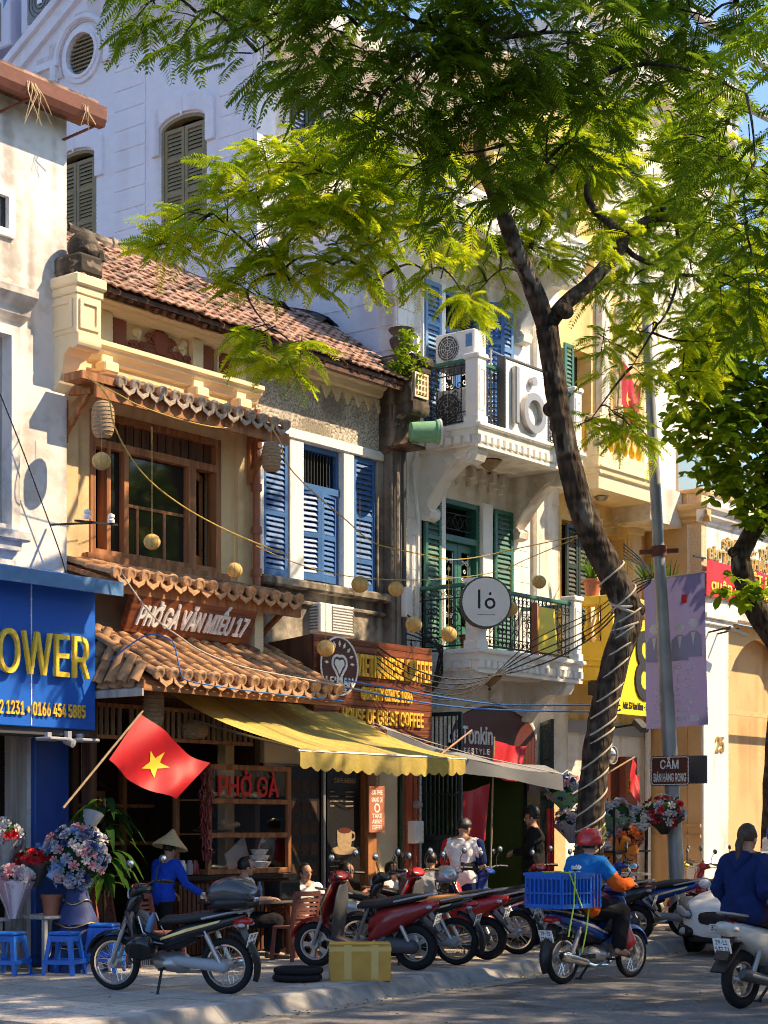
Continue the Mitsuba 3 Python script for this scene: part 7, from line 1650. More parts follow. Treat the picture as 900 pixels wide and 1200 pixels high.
for s_ in (-1, 1):
    put('side_window', mk(W().add([(.6, s_ * .705, 1.02), (-1.2, s_ * .715, 1.04), (-.9, s_ * .66, 1.38), (.25, s_ * .65, 1.40)], [[0, 1, 2, 3]]), 'm_darkglass'), None, parent=car, M=CM)
    put('headlight', mk(loft([(1.46, s_ * .80, .73, .07, .085), (1.72, s_ * .785, .71, .085, .085), (1.94, s_ * .69, .66, .09, .07), (2.06, s_ * .56, .60, .05, .04)], 16), 'm_lamplens', True), None, parent=car, M=CM)
    put('headlight_housing', mk(loft([(1.42, s_ * .79, .73, .075, .12), (1.70, s_ * .775, .71, .085, .12), (1.92, s_ * .68, .66, .09, .10), (2.04, s_ * .56, .60, .05, .06)], 16), 'm_darkgrey', True), None, parent=car, M=CM)
    put('fog_light', mk(loft([(1.66, s_ * .79, .37, .07, .10), (1.90, s_ * .69, .36, .09, .095), (2.03, s_ * .55, .35, .06, .06)], 14), 'm_black', True), None, parent=car, M=CM)
    put('fog_lens', mk(W().ball((1.99, s_ * .66, .36), .055, 2), 'm_lamplens', True), None, parent=car, M=CM)
    put('door_mirror', mk(W().ball((.55, s_ * .88, 1.0), 1, 2, (.08, .10, .07)), 'm_carwhite', True), None, parent=car, M=CM)
put('grille', mk(loft([(1.85, 0, .58, .46, .10), (2.02, 0, .55, .42, .10), (2.05, 0, .53, .34, .07)], 18, 4), 'm_black', True), None, parent=car, M=CM)
put('air_intake', mk(loft([(1.7, 0, .24, .72, .07), (1.93, 0, .25, .60, .07), (2.01, 0, .26, .48, .06)], 18, 4), 'm_black', True), None, parent=car, M=CM)
put('number_plate', mk(MB((2.06, 0, .42), (0, 1, 0), (0, 0, 1)).box(-.23, .23, -.055, .055, -.01, .01), 'm_paper'), None, parent=car, M=CM)
put('plate_print', mk(MB((2.071, 0, .42), (0, 1, 0), (0, 0, 1)).text('30A-517.26', .07, (-.2, -.035, 0), .4, .004, True), 'm_inkblack'), None, parent=car, M=CM)
for x_ in (1.25, -1.3):
    for s_ in (-1, 1):
        wk_ = put('wheel', mk(W().add(*[(lambda v, f: v * [1, 1.1, 1] + [x_, s_ * .74, .30])(*tubemesh([(.21 * math.cos(a), 0, .21 * math.sin(a)) for a in np.linspace(0, 6.2832, 32, endpoint=False)], .09, 10, False, True)), tubemesh([(.21 * math.cos(a), 0, .21 * math.sin(a)) for a in np.linspace(0, 6.2832, 32, endpoint=False)], .09, 10, False, True)[1]]), 'm_rubber', True), None, parent=car, M=CM)
        rm = W().lathe([(0, .02), (.06, .03), (.17, .0), (.19, .03), (.2, .03), (.2, -.05), (0, -.05)], 24, (x_, s_ * .78, .30), (0, s_, 0)); put('rim', mk(rm, 'm_alu', 30), None, parent=wk_, M=CM)
        put('wheel_arch', mk(W().lathe([(0, 0), (.35, 0), (.35, .02), (0, .02)], 28, (x_, s_ * .80, .32), (0, s_, 0)), 'm_black', 30), None, parent=car, M=CM)
# ================================================================= people
mat('m_skin', (.44, .25, .165), .5, spec=.3, var=.05, sc=20); mat('m_skin2', (.36, .19, .12), .5, spec=.3); mat('m_hair', (.012, .010, .009), .45); mat('m_hairbrown', (.05, .028, .018), .5)
mat('m_lips', (.36, .12, .10), .5); mat('m_eye', (.02, .015, .012), .2)
for n_, c_ in (('blue', (.012, .055, .42)), ('white', (.72, .71, .70)), ('grey', (.40, .41, .44)), ('navy', (.009, .02, .085)), ('black', (.012, .012, .014)), ('orange', (.62, .11, .015)), ('cobalt', (.012, .14, .42)), ('beige', (.40, .35, .26)), ('plum', (.05, .018, .04)), ('dark', (.05, .025, .022)), ('pale', (.60, .60, .62))):
    mat('m_c' + n_, c_, .85, spec=.15, var=.08, sc=18)
mat('m_straw', (.52, .40, .22), .8, var=.2, sc=30)
def soften(man, ln, it=8, fold=0.0, fs=9):
    t = mtm(man.refine_to_length(ln)); t.merge_vertices()
    trimesh.smoothing.filter_taubin(t, lamb=.5, nu=.53, iterations=it)
    if fold:
        v = np.array(t.vertices); t.vertices = v + np.array(t.vertex_normals) * ((meshkit.fbm(v * [fs, fs, fs * .7], 3) - .5) * fold)[:, None]
    return t
def rotm(a, ax):
    return trimesh.transformations.rotation_matrix(a, ax)[:3, :3]
def joints(kind, h=.45, lean=0.0, head=(0, 0), over=None):
    J = {'pel': (0, 0, .95), 'waist': (0, 0, 1.09), 'chest': (0, 0, 1.28), 'neck': (0, 0, 1.46), 'head': (.025, 0, 1.605)}
    for s, n in ((1, 'L'), (-1, 'R')):
        J.update({'hip' + n: (0, s * .09, .92), 'sh' + n: (0, s * .185, 1.395), 'el' + n: (-.03, s * .235, 1.12), 'wr' + n: (.07, s * .23, .88), 'kn' + n: (.03, s * .10, .49), 'an' + n: (-.02, s * .10, .08), 'toe' + n: (.14, s * .12, .035)})
    J = {k: np.array(v, float) for k, v in J.items()}
    if kind == 'sit':
        dz = h + .09 - .95
        for k in J: J[k] = J[k] + [0, 0, dz] if k[:2] not in ('kn', 'an', 'to') else J[k]
        for s, n in ((1, 'L'), (-1, 'R')):
            J['kn' + n] = np.array([.43, s * .13, h + .06]); J['an' + n] = np.array([.40, s * .13, .08]); J['toe' + n] = np.array([.56, s * .14, .035])
    R = rotm(lean, [0, 1, 0]); p = J['pel']
    for k in ('waist', 'chest', 'neck', 'head', 'shL', 'shR', 'elL', 'elR', 'wrL', 'wrR'): J[k] = p + R @ (J[k] - p)
    for k, v in (over or {}).items(): J[k] = np.array(v, float)
    J['Rh'] = rotm(head[0], [0, 0, 1]) @ rotm(head[1], [0, 1, 0])
    return J
def person(label, M, J, shirt, trousers, sleeve='short', hair='short', skin='m_skin', shoes='m_black', lite=False, face=True, oo=.016):
    t = thing('person', label, 'person'); g = lambda n: J[n]
    c, RH = J['head'], J['Rh']
    hp = lambda x, y, z: c + RH @ np.array([x, y, z])
    def el(x, y, z, a, b, d): return m3.Manifold.sphere(1.0, 20).scale([a, b, d]).transform(np.column_stack([RH, hp(x, y, z)]).tolist())
    def arm(n, k=1.0, o=0.0): return [hull((g('sh' + n), .062 + o), (g('el' + n), .044 + o)), hull((g('el' + n), .044 + o), (g('wr' + n), .030 + o))]
    parts = [hull((g('hipL'), .105), (g('hipR'), .105), (g('waist'), .115)), hull((g('waist') + [0, .04, 0], .105), (g('waist') - [0, .04, 0], .105), (g('chest') + (g('shL') - g('shR')) * .2, .115), (g('chest') - (g('shL') - g('shR')) * .2, .115)),
             hull((g('chest') + (g('shL') - g('shR')) * .2, .11), (g('chest') - (g('shL') - g('shR')) * .2, .11), (g('shL'), .06), (g('shR'), .06), (g('neck'), .06)), hull((g('neck') - [0, 0, .04], .058), (hp(-.01, 0, -.06), .052))]
    for n in 'LR':
        parts += arm(n)
        parts += [hull((g('hip' + n), .095), (g('kn' + n), .06)), hull((g('kn' + n), .06), (g('an' + n), .042)), hull((g('an' + n), .042), (g('toe' + n), .03), (g('an' + n) - [.03, 0, .03], .035))]
        d = g('wr' + n) - g('el' + n); d /= np.linalg.norm(d); s = np.cross(d, [0, 0, 1]); s = s / (np.linalg.norm(s) + 1e-9); dn = np.cross(s, d)
        if dn[2] > 0: dn = -dn
        sg = 1 if n == 'L' else -1; w = g('wr' + n)
        parts.append(hull((w, .027), (w + d * .075 + s * .025, .014), (w + d * .075 - s * .025, .014), (w + d * .03, .022)))
        for k, L in enumerate((.062, .075, .07, .055)):
            o = w + d * .08 + s * (-.03 + .02 * k); q = o + d * L * .55 + dn * .012; e = q + d * L * .35 + dn * L * .45
            parts += [hull((o, .0105), (q, .0095)), hull((q, .0095), (e, .008))]
        th = w + d * .025 + s * (.026 * sg * (1 if s @ np.array([0, 1, 0]) * 1 > 0 else -1)); q = th + s * .025 * np.sign((th - w) @ s) + d * .03 + dn * .01
        parts += [hull((w + d * .015, .016), (th, .014)), hull((th, .014), (q, .010)), hull((q, .010), (q + d * .028 + dn * .008, .009))]
    head_ = [el(0, 0, .015, .098, .078, .108), m3.Manifold.batch_hull([el(.03, 0, -.03, .06, .066, .06), el(.055, 0, -.085, .032, .036, .028), el(.0, 0, -.04, .06, .066, .05)]), m3.Manifold.batch_hull([el(.088, 0, .005, .012, .010, .012), el(.108, 0, -.038, .013, .016, .011), el(.085, 0, -.036, .014, .018, .01)]),
             el(0, .078, -.02, .022, .012, .032), el(0, -.078, -.02, .022, .012, .032), m3.Manifold.batch_hull([el(.083, .035, .022, .014, .02, .009), el(.083, -.035, .022, .014, .02, .009)])]
    body = m3.Manifold.batch_boolean(parts + head_, m3.OpType.Add)
    P = lambda nm, mesh, m, par=t, sm=True: put(nm, mk(mesh, m, sm), None, parent=par, M=M)
    P('body', soften(body, .02, 6), skin)
    if face:
        for s in (-1, 1): P('eye', mtm(el(.084, s * .033, .002, .012, .014, .008)), 'm_eye')
        P('mouth', mtm(el(.087, 0, -.070, .010, .024, .007)), 'm_lips')
        eb = W()
        for s in (-1, 1): eb.tube([hp(.094, s * .018, .024), hp(.093, s * .034, .030), hp(.082, s * .05, .024)], .005, 5)
        P('eyebrows', eb, 'm_hair')
    if hair:
        hr = el(-.012, 0, .028, .108, .090, .112) - m3.Manifold.cube([.3, .4, .4], True).transform(np.column_stack([RH @ rotm(-.25, [0, 1, 0]), hp(.205, 0, -.06)]).tolist()) - m3.Manifold.cube([.4, .4, .2], True).transform(np.column_stack([RH, hp(.05, 0, -.135)]).tolist())
        if hair == 'long': hr = hr + m3.Manifold.batch_hull([el(-.05, 0, 0, .07, .085, .08), el(-.065, 0, -.2, .045, .09, .05)])
        if hair == 'pony': hr = hr + m3.Manifold.batch_hull([el(-.10, 0, .02, .03, .03, .03), el(-.15, 0, -.06, .04, .035, .05)]) + m3.Manifold.batch_hull([el(-.15, 0, -.06, .04, .035, .05), el(-.15, 0, -.24, .02, .03, .05)])
        if hair == 'bob': hr = hr + m3.Manifold.batch_hull([el(-.05, 0, 0, .06, .088, .08), el(-.05, 0, -.10, .05, .085, .04)])
        P('hair', soften(hr, .014, 3, .010, 40), 'm_hairbrown' if hair == 'pony' else 'm_hair')
    o = oo; dS = (g('shL') - g('shR')) * .2
    sh = [hull((g('hipL'), .112 + o), (g('hipR'), .112 + o), (g('waist'), .122 + o)), hull((g('waist') + [0, .04, 0], .11 + o), (g('waist') - [0, .04, 0], .11 + o), (g('chest') + dS, .118 + o), (g('chest') - dS, .118 + o)), hull((g('chest') + dS, .112 + o), (g('chest') - dS, .112 + o), (g('shL'), .062 + o), (g('shR'), .062 + o), (g('neck') - [0, 0, .055], .055 + o))]
    for n in 'LR':
        if sleeve == 'long': sh += [hull((g('sh' + n), .064 + o), (g('el' + n), .048 + o)), hull((g('el' + n), .048 + o), (g('el' + n) + (g('wr' + n) - g('el' + n)) * .92, .036 + o))]
        else: sh.append(hull((g('sh' + n), .064 + o), (g('sh' + n) + (g('el' + n) - g('sh' + n)) * .75, .056 + o)))
    P('shirt', soften(m3.Manifold.batch_boolean(sh, m3.OpType.Add), .02, 8, .055, 11), shirt)
    tr = [hull((g('hipL'), .108 + o), (g('hipR'), .108 + o), ((g('pel') + g('waist')) / 2, .11 + o))]
    for n in 'LR': tr += [hull((g('hip' + n), .10 + o), (g('kn' + n), .068 + o)), hull((g('kn' + n), .068 + o), (g('an' + n) + (g('kn' + n) - g('an' + n)) * .12, .05 + o))]
    P('trousers', soften(m3.Manifold.batch_boolean(tr, m3.OpType.Add), .022, 8, .045, 11), trousers)
    if shoes:
        for n in 'LR': P('shoe', mtm(hull((g('an' + n) - [.02, 0, .035], .045), (g('toe' + n) + [.02, 0, 0], .036))), shoes, t, 40)
    return t, P, hp
def at(x, y, z, face, s=1.0):     # face: direction looked in
    return T().translate([x, y, z]).rotate([0, 0, 1], math.degrees(math.atan2(face[1], face[0]))).scale(s)
RGT, LFT, AWAY, TO = np.array([.618, -.786]), np.array([-.618, .786]), np.array([.786, .618]), np.array([-.786, -.618])
# woman in the conical hat
J = joints('stand', lean=.22, head=(0, .25), over={'elR': (.22, -.27, 1.12), 'wrR': (.40, -.36, .98), 'elL': (.22, .24, 1.10), 'wrL': (.36, .16, .98)})
t, P, hp = person('person in a conical straw hat and a long sleeved blue top holding a cup', at(15.86, 16.0, 0, AWAY * .75 + RGT * .65, .90), J, 'm_cblue', 'm_cblack', 'long', 'short', face=False)
ht = W(); ax = J['Rh'] @ np.array([0, 0, 1.0])
ht.lathe([(.012, .27), (.03, .25), (.10, .16), (.215, .055), (.255, .01), (.25, .0), (.20, .05), (.09, .14), (.0, .22)], 28, hp(-.01, 0, .02), ax)
for k in range(9): 
    r = .03 + .025 * k; ht.lathe([(r, .262 - .99 * r), (r + .006, .258 - .99 * r), (r, .252 - .99 * r)], 28, hp(-.01, 0, .02), ax)
P('conical_hat', ht, 'm_straw', t, 30)
cu = W().lathe([(0, 0), (.03, 0), (.04, .09), (.036, .09), (.0, .01)], 12, J['wrR'] + [.05, .0, -.08]); single('cup', cu, 'm_white2', 'pale cup held by the person in the conical hat', 'cup', smooth=40, M=at(15.86, 16.0, 0, AWAY * .75 + RGT * .65, .90))
person('young person with short black hair in profile at the low table, wearing pale blue', at(17.02, 15.7, 0, RGT * .8 + AWAY * .3, 1.0), joints('sit', .45, .05, over={'elR': (.12, -.25, .78), 'wrR': (.35, -.15, .78), 'elL': (.12, .25, .78), 'wrL': (.35, .12, .78)}), 'm_cpale', 'm_cblack', lite=True)
person('person in a white shirt facing the street at the cafe front, one arm forward', at(18.9, 16.25, 0, TO * .8 + RGT * .4, 1.0), joints('sit', .33, .0, (.2, 0), over={'elR': (.15, -.26, .66), 'wrR': (.36, -.12, .72), 'elL': (.15, .26, .66), 'wrL': (.34, .16, .66)}), 'm_cwhite', 'm_cdark')
person('person in dark clothes seen in profile beside the coffee cup poster', at(19.62, 16.2, 0, RGT, 1.0), joints('sit', .34, .1, over={'elR': (.2, -.25, .66), 'wrR': (.36, -.1, .8), 'elL': (.2, .25, .66), 'wrL': (.36, .1, .72)}), 'm_cdark', 'm_cblack', skin='m_skin2')
person('person with bobbed black hair and a pale top behind the silver blue scooter', at(20.85, 16.3, 0, RGT * .9 + TO * .4, 1.0), joints('sit', .32, .05), 'm_cwhite', 'm_cdark', 'short', 'bob')
person('person in a grey shirt seated with the back to the street', at(21.15, 15.75, 0, AWAY * .9 + RGT * .1, 1.06), joints('sit', .40, .06), 'm_cgrey', 'm_cblack', face=False)
person('person with long black hair seated with the back to the street beside the grey shirt', at(21.85, 15.95, 0, AWAY, 1.0), joints('sit', .40, .1, (-.5, .1)), 'm_cblack', 'm_cblack', 'short', 'long', face=False)
J = joints('stand', lean=.12, head=(-.3, .35), over={'elR': (.06, -.27, 1.10), 'wrR': (.22, -.2, .93), 'elL': (.06, .27, 1.10), 'wrL': (.22, .2, .93)})
MP = at(20.55, 14.75, 0, AWAY * .9 + RGT * .35, 1.06)
t, P, hp = person('person in a white polo shirt with one red and one navy sleeve, back turned', MP, J, 'm_cwhite', 'm_cnavy', 'short', 'short', face=False)
for n_, m_ in (('L', 'm_redbanner'), ('R', 'm_cnavy')):
    a_, b_ = J['sh' + n_], J['el' + n_]; P('sleeve', soften(hull((a_ + (b_ - a_) * .02 + [0, (.03 if n_ == 'L' else -.03), 0], .075), (a_ + (b_ - a_) * .80, .078)), .025, 4, .02), m_)
P('cap', mtm((m3.Manifold.sphere(1, 20).scale([.115, .097, .11]).translate(hp(-.005, 0, .03).tolist())) - m3.Manifold.cube([.5, .5, .3], True).translate((hp(0, 0, -.11)).tolist())), 'm_darkgrey', t, 40)
J = joints('stand', lean=.05, head=(.1, .1), over={'elR': (.06, -.25, 1.12), 'wrR': (.30, -.10, 1.10), 'elL': (.06, .25, 1.12), 'wrL': (.30, .06, 1.08)})
t, P, hp = person('person in a black jacket with a black knitted hat facing left by the shop gate', at(23.35, 15.35, .16, LFT * .9 + AWAY * .2, 1.06), J, 'm_cblack', 'm_cblack', 'long', 'short')
P('knit_hat', mtm((m3.Manifold.sphere(1, 20).scale([.118, .10, .14]).translate(hp(-.012, 0, .05).tolist())) - m3.Manifold.cube([.5, .5, .3], True).transform(np.column_stack([J['Rh'] @ rotm(-.2, [0, 1, 0]), hp(0, 0, -.11)]).tolist())), 'm_hair', t, 40)
P('red_collar', W().tube([J['neck'] + [.07 * math.cos(a), .07 * math.sin(a), -.01] for a in np.linspace(0, 6.28, 14, endpoint=False)], .014, 6, False, True), 'm_redbanner')
put('step', W().box(22.6, 26.0, 15.15, 17.0, 0, .15, .01), 'm_pave', parent=lo)
# delivery rider
J = joints('stand', lean=.0); 
ov = {'pel': (-.27, 0, .90), 'waist': (-.26, 0, 1.04), 'chest': (-.21, 0, 1.23), 'neck': (-.17, 0, 1.41), 'head': (-.13, 0, 1.55)}
for s, n in ((1, 'L'), (-1, 'R')):
    ov.update({'hip' + n: (-.25, s * .10, .88), 'sh' + n: (-.18, s * .195, 1.34), 'el' + n: (-.06, s * .35, 1.11), 'wr' + n: (.16, s * .34, 1.115), 'kn' + n: (.20, s * .20, .80), 'an' + n: (.10, s * .24, .38), 'toe' + n: (.25, s * .25, .31)})
J = joints('stand', over=ov, head=(.15, .05))
t, P, hp = person('delivery rider in an orange jacket with a blue yoke, black trousers and sandals', MR, J, 'm_corange', 'm_cblack', 'long', 'short', shoes=None, oo=.034)
yk = [hull((J['chest'] + [0, .07, .03], .158), (J['chest'] + [0, -.07, .03], .158), (J['shL'], .104), (J['shR'], .104), (J['neck'] - [0, 0, .05], .095))] + [hull((J['sh' + n], .105), (J['sh' + n] + (J['el' + n] - J['sh' + n]) * .5, .094)) for n in 'LR']
P('blue_yoke', soften(m3.Manifold.batch_boolean(yk, m3.OpType.Add), .02, 6, .045, 11), 'm_ccobalt')
P('grey_band', soften(hull((J['chest'] + [0, .075, -.075], .156), (J['chest'] + [0, -.075, -.075], .156), (J['chest'] + [0, .075, -.06], .158), (J['chest'] + [0, -.075, -.06], .158)), .03, 3, .012), 'm_cgrey')
P('strap', W().tube([J['shL'] + [-.08, -.06, .04], J['chest'] + [-.175, .0, .02], J['waist'] + [-.17, -.06, .02]], .014, 6), 'm_black', t, 40)
P('jacket_print', MB(J['chest'] + np.array([-.178, .0, .055]), (0, -1, 0), (.18, 0, .98)).text('mobile', .05, (-.06, 0, 0), .14, .006, True).text('delivery service', .02, (-.09, -.04, 0), .17, .006), 'm_cwhite', t, False)
for n in 'LR': P('sandal', W().tm(mtm(hull((J['an' + n] - [.03, 0, .065], .02), (J['toe' + n] + [.03, 0, -.02], .02)))).tube([J['toe' + n] + [-.03, .045, -.01], J['toe' + n] + [-.02, 0, .03], J['toe' + n] + [-.03, -.045, -.01]], .008, 5), 'm_rust', t, 40)
helmet('red half helmet with a clear peak on the delivery rider', MR @ T().translate((J['head'] + [-.005, 0, .0]).tolist()).rotate([0, 0, 1], 9).translate([0, 0, -.03]), 'm_helmetred')
mat('m_helmetred', (.50, .02, .02), .15, clearcoat=1.0)
# pillion and driver on the right
def rider_joints(x, z, lean, arms, spread=.17, foot=.34):
    ov = {'pel': (x, 0, z), 'waist': (x + .01, 0, z + .14), 'chest': (x + .01 + lean, 0, z + .33), 'neck': (x + .02 + 1.5 * lean, 0, z + .51), 'head': (x + .05 + 1.7 * lean, 0, z + .65)}
    for s, n in ((1, 'L'), (-1, 'R')):
        ov.update({'hip' + n: (x + .02, s * .11, z - .02), 'sh' + n: (x + .01 + 1.3 * lean, s * .185, z + .44), 'kn' + n: (x + .40, s * (spread + .03), z - .06), 'an' + n: (x + .30, s * spread, foot), 'toe' + n: (x + .44, s * spread, foot - .05)})
        e, w = arms; ov['el' + n] = (x + e[0], s * e[1], z + e[2]); ov['wr' + n] = (x + w[0], s * w[1], z + w[2])
    return ov
J = joints('stand', over=rider_joints(-.60, .92, .02, ((-.03, .26, .18), (.14, .20, .02))), head=(.1, .05))
t, P, hp = person('person with a brown ponytail and a blue hooded top riding pillion at the right edge', MW, J, 'm_cnavy', 'm_cplum', 'long', 'pony', face=True)
P('hood', soften(hull((J['neck'] + [-.09, .07, -.03], .055), (J['neck'] + [-.09, -.07, -.03], .055), (J['neck'] + [-.11, 0, -.13], .06)), .02, 4, .02), 'm_cnavy')
bg = thing('handbag', 'dark leather handbag hanging at the side of the pillion passenger', 'bag')
bl = hull(((-0.58, -0.29, .98), .04), ((-0.26, -0.31, .96), .04), ((-0.56, -0.30, 1.08), .03), ((-0.36, -0.30, 1.20), .02), ((-0.46, -0.30, 1.25), .02), ((-0.28, -0.31, 1.02), .035))
put('body', mk(soften(bl, .03, 5, .015), 'm_bagleather', True), None, parent=bg, M=MW); mat('m_bagleather', (.02, .024, .034), .25, clearcoat=.5)
put('strap', mk(W().tube([(-.46, -.30, 1.25), (-.53, -.27, 1.36), (-.60, -.20, 1.43), (-.60, -.10, 1.42)], .014, 6).tube([(-.38, -.30, 1.2), (-.50, -.27, 1.34), (-.57, -.18, 1.43)], .014, 6), 'm_bagleather', 40), None, parent=bg, M=MW)
put('buckle', mk(W().lathe([(.02, 0), (.03, 0), (.03, .012), (.02, .012)], 12, (-.50, -.305, 1.30), (0, 1, 0)), 'm_goldmetal', 40), None, parent=bg, M=MW)
J = joints('stand', over=rider_joints(-.06, .90, .02, ((.06, .28, .22), (.24, .33, .20)), .18, .36))
t, P, hp = person('driver in a beige jacket at the right edge in front of the pillion passenger', MW, J, 'm_cbeige', 'm_cblack', 'long', 'short')
helmet('dark blue helmet with a white stripe on the driver at the right edge', MW @ T().translate((J['head'] + [-.005, 0, -.03]).tolist()), 'm_bblue', True, 1.0)
t, P, hp = person('person in a white shirt with a black face mask beyond the white car', at(27.9, 13.55, 0, RGT * .8 + AWAY * .3, 1.05), joints('stand', head=(.2, .1), over={'elR': (.08, -.25, 1.12), 'wrR': (.3, -.1, 1.1)}), 'm_cwhite', 'm_cblack')
P('face_mask', mtm(m3.Manifold.batch_hull([sph(hp(.07, .03, -.05), .045), sph(hp(.07, -.03, -.05), .045), sph(hp(.06, 0, -.09), .04)])), 'm_black', t, 40)
# ================================================================= trees
def frond(L, n, droop, seed, wmax=.115):
    """a feathery compound leaf: a stalk with n pairs of narrow leaflets, along +x, in the x-y plane"""
    r = np.random.default_rng(seed); V, F = [], []
    def q(a): F.append(a)
    P = lambda u: np.array([L * (.02 + .98 * u), .02 * math.sin(2 * u + seed), -droop * L * u * u])
    for i in range(6):
        a, b = P(i / 6), P((i + 1) / 6); k = len(V); w = .0035 * (1 - i / 8)
        V.extend([a + [0, w, 0], a - [0, w, 0], b - [0, w, 0], b + [0, w, 0]]); F.extend([[k, k + 1, k + 2], [k, k + 2, k + 3]])
    for i in range(n):
        u = .12 + .88 * i / (n - 1); c = P(u); l = wmax * (math.sin(math.pi * (.18 + .74 * u)) ** .7) * r.uniform(.9, 1.1)
        for s in (-1, 1):
            d = np.array([.30 + .25 * u, s * .92, -.28 + r.normal(0, .10)]); d /= np.linalg.norm(d)
            w = L / n * .50; e = np.array([1, -s * .3, r.normal(0, .25)]); e /= np.linalg.norm(e); k = len(V)
            V.extend([c, c + d * l * .45 + e * w, c + d * l + [0, 0, -.18 * l], c + d * l * .45 - e * w]); F.extend([[k, k + 1, k + 2], [k, k + 2, k + 3]])
    return np.array(V), np.array(F)
FRONDS = [frond(L, n, dr_, s) for s, (L, n, dr_) in enumerate(((.42, 15, .28), (.48, 17, .45), (.38, 14, .15), (.45, 16, .6)))]
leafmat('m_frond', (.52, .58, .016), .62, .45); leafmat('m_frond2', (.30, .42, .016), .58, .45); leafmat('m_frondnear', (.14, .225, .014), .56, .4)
def place(v, p, d, roll=0.0, s=1.0):
    """matrix that lays a leaf (along +x) at p pointing along d, its face up"""
    d = np.array(d, float); d /= np.linalg.norm(d); y = np.cross([0, 0, 1.0], d); y /= np.linalg.norm(y) + 1e-9; z = np.cross(d, y)
    c, s_ = math.cos(roll), math.sin(roll); y, z = y * c + z * s_, z * c - y * s_
    M = np.eye(4); M[:3, :3] = np.stack([d, y, z], 1) * s; M[:3, 3] = p
    return M
def blob_leaves(blobs, dens, centre, r, droop=(-.35, .25)):
    """leaves in tufts at twig ends: list of (matrix, variant, camera distance)"""
    out, twigs = [], []
    for x, y, z, R in blobs:
        for i in range(max(3, int(dens * R ** 2))):
            d = r.normal(0, 1, 3); d /= np.linalg.norm(d); c = np.array([x, y, z]) + d * R * np.array([1, 1, .62]) * r.uniform(.15, 1) ** .6
            out_ = np.array([c[0] - centre[0], c[1] - centre[1], 0]); out_ = out_ / (np.linalg.norm(out_) + 1e-6) * .5 + d * .8 + [0, 0, r.uniform(*droop)]
            out_ /= np.linalg.norm(out_); twigs.append((c - out_ * .25, c + out_ * .18))
            m = int(r.integers(5, 8)); az = math.atan2(out_[1], out_[0])
            for k in range(m):
                a = az + (k - (m - 1) / 2) * .62 + r.normal(0, .15); dd = np.array([math.cos(a), math.sin(a), .35 * out_[2] + r.normal(-.12, .22)])
                p = c + out_ * (.05 * k - .12) + r.normal(0, .03, 3)
                out.append((place(None, p, dd, r.normal(0, .35), r.uniform(.75, 1.2)), int(r.integers(4)), .786 * p[0] + .618 * p[1]))
    return out, twigs
def bake(items, variants):
    V, F, k = [], [], 0
    for M, i, _ in items:
        v, f = variants[i]; V.append(v @ M[:3, :3].T + M[:3, 3]); F.append(f + k); k += len(v)
    return trimesh.Trimesh(np.vstack(V), np.vstack(F), process=False)
def connect(root, nodes, targets, r0=.03):
    """boughs from the nearest node to each target, nearest targets first, as parts"""
    nodes = [np.array(n, float) for n in nodes]; T_ = sorted((np.array(t[:3], float) for t in targets), key=lambda t: min(np.linalg.norm(t - n) for n in nodes)); i = 0
    for t in T_:
        n = min(nodes, key=lambda q: np.linalg.norm(q - t) + .6 * max(0, q[2] - t[2])); L = np.linalg.norm(t - n)
        if L < .15: continue
        b = rng.normal(0, .10 * L, 3); pts = [n + (t - n) * u + b * math.sin(math.pi * u) + np.array([0, 0, .12 * L * math.sin(math.pi * u)]) for u in np.linspace(0, 1, 7)]
        rr = min(.035, .012 + .010 * L); put('bough', W().tube(pts, np.linspace(rr, .007, 7), 6), 'm_trunk', True, parent=root); nodes += pts[2:]
def tube_part(root, name, pts, m='m_trunk', n=14, rough=.12):
    from scipy.interpolate import PchipInterpolator
    p = np.array(pts, float); u = np.linspace(0, 1, len(p)); q = np.linspace(0, 1, 5 * len(p)); c = PchipInterpolator(u, p)(q)
    v, f = tubemesh(c[:, :3], c[:, 3], n); ctr = np.repeat(c[:, :3], n, 0); k = 1 + rough * 2 * (meshkit.fbm(v * 4, 3) - .5)[:, None]
    return put(name, mk(W().add(ctr + (v - ctr) * k, f), m, True), None, parent=root)
BA = [(12.67,13.01,9.97,0.35),(12.99,12.6,9.89,0.45),(12.54,11.55,9.48,0.55),(12.99,11.79,9.29,0.4),(12.94,11.04,9.15,0.55),(13.22,10.69,9.31,0.7),(13.12,10.82,8.75,0.45),(13.47,10.38,8.83,0.7),(13.72,10.06,9.15,0.8),(14.33,10.09,8.87,0.7),(14.12,9.55,9.07,0.8),(14.32,9.29,9.31,0.7),(13.92,10.62,8.37,0.55),(14.22,10.22,8.29,0.5),(14.48,9.89,8.37,0.55),(13.71,10.88,8.54,0.55),(15.48,9.44,9.67,0.8),(15.8,9.03,9.89,0.7),(16.17,8.56,9.85,0.7),(16.43,8.22,9.89,0.7),(15.32,9.64,9.07,0.6),(15.58,10.11,8.57,0.5),(15.49,7.8,8.67,0.55),(15.54,7.73,8.02,0.55),(15.49,7.8,7.45,0.5),(16.03,7.93,7.04,0.45),(12.87,11.14,9.48,0.6),(13.92,9.8,9.31,0.8),(13.62,10.18,9.48,0.7),(16.28,10.03,8.85,0.4),(15.05,9.98,8.82,0.6),(14.63,10.51,8.09,0.35),(15.36,10.39,8.13,0.3),(13.47,10.38,9.8,0.8),(13.92,9.8,9.88,0.9),(14.79,9.5,10.12,0.9),(13.02,10.95,9.88,0.8),(15.74,9.1,10.53,0.9),(16.27,8.42,10.53,0.9),(12.83,12.81,10.27,0.6),(12.94,11.86,10.2,0.8)]
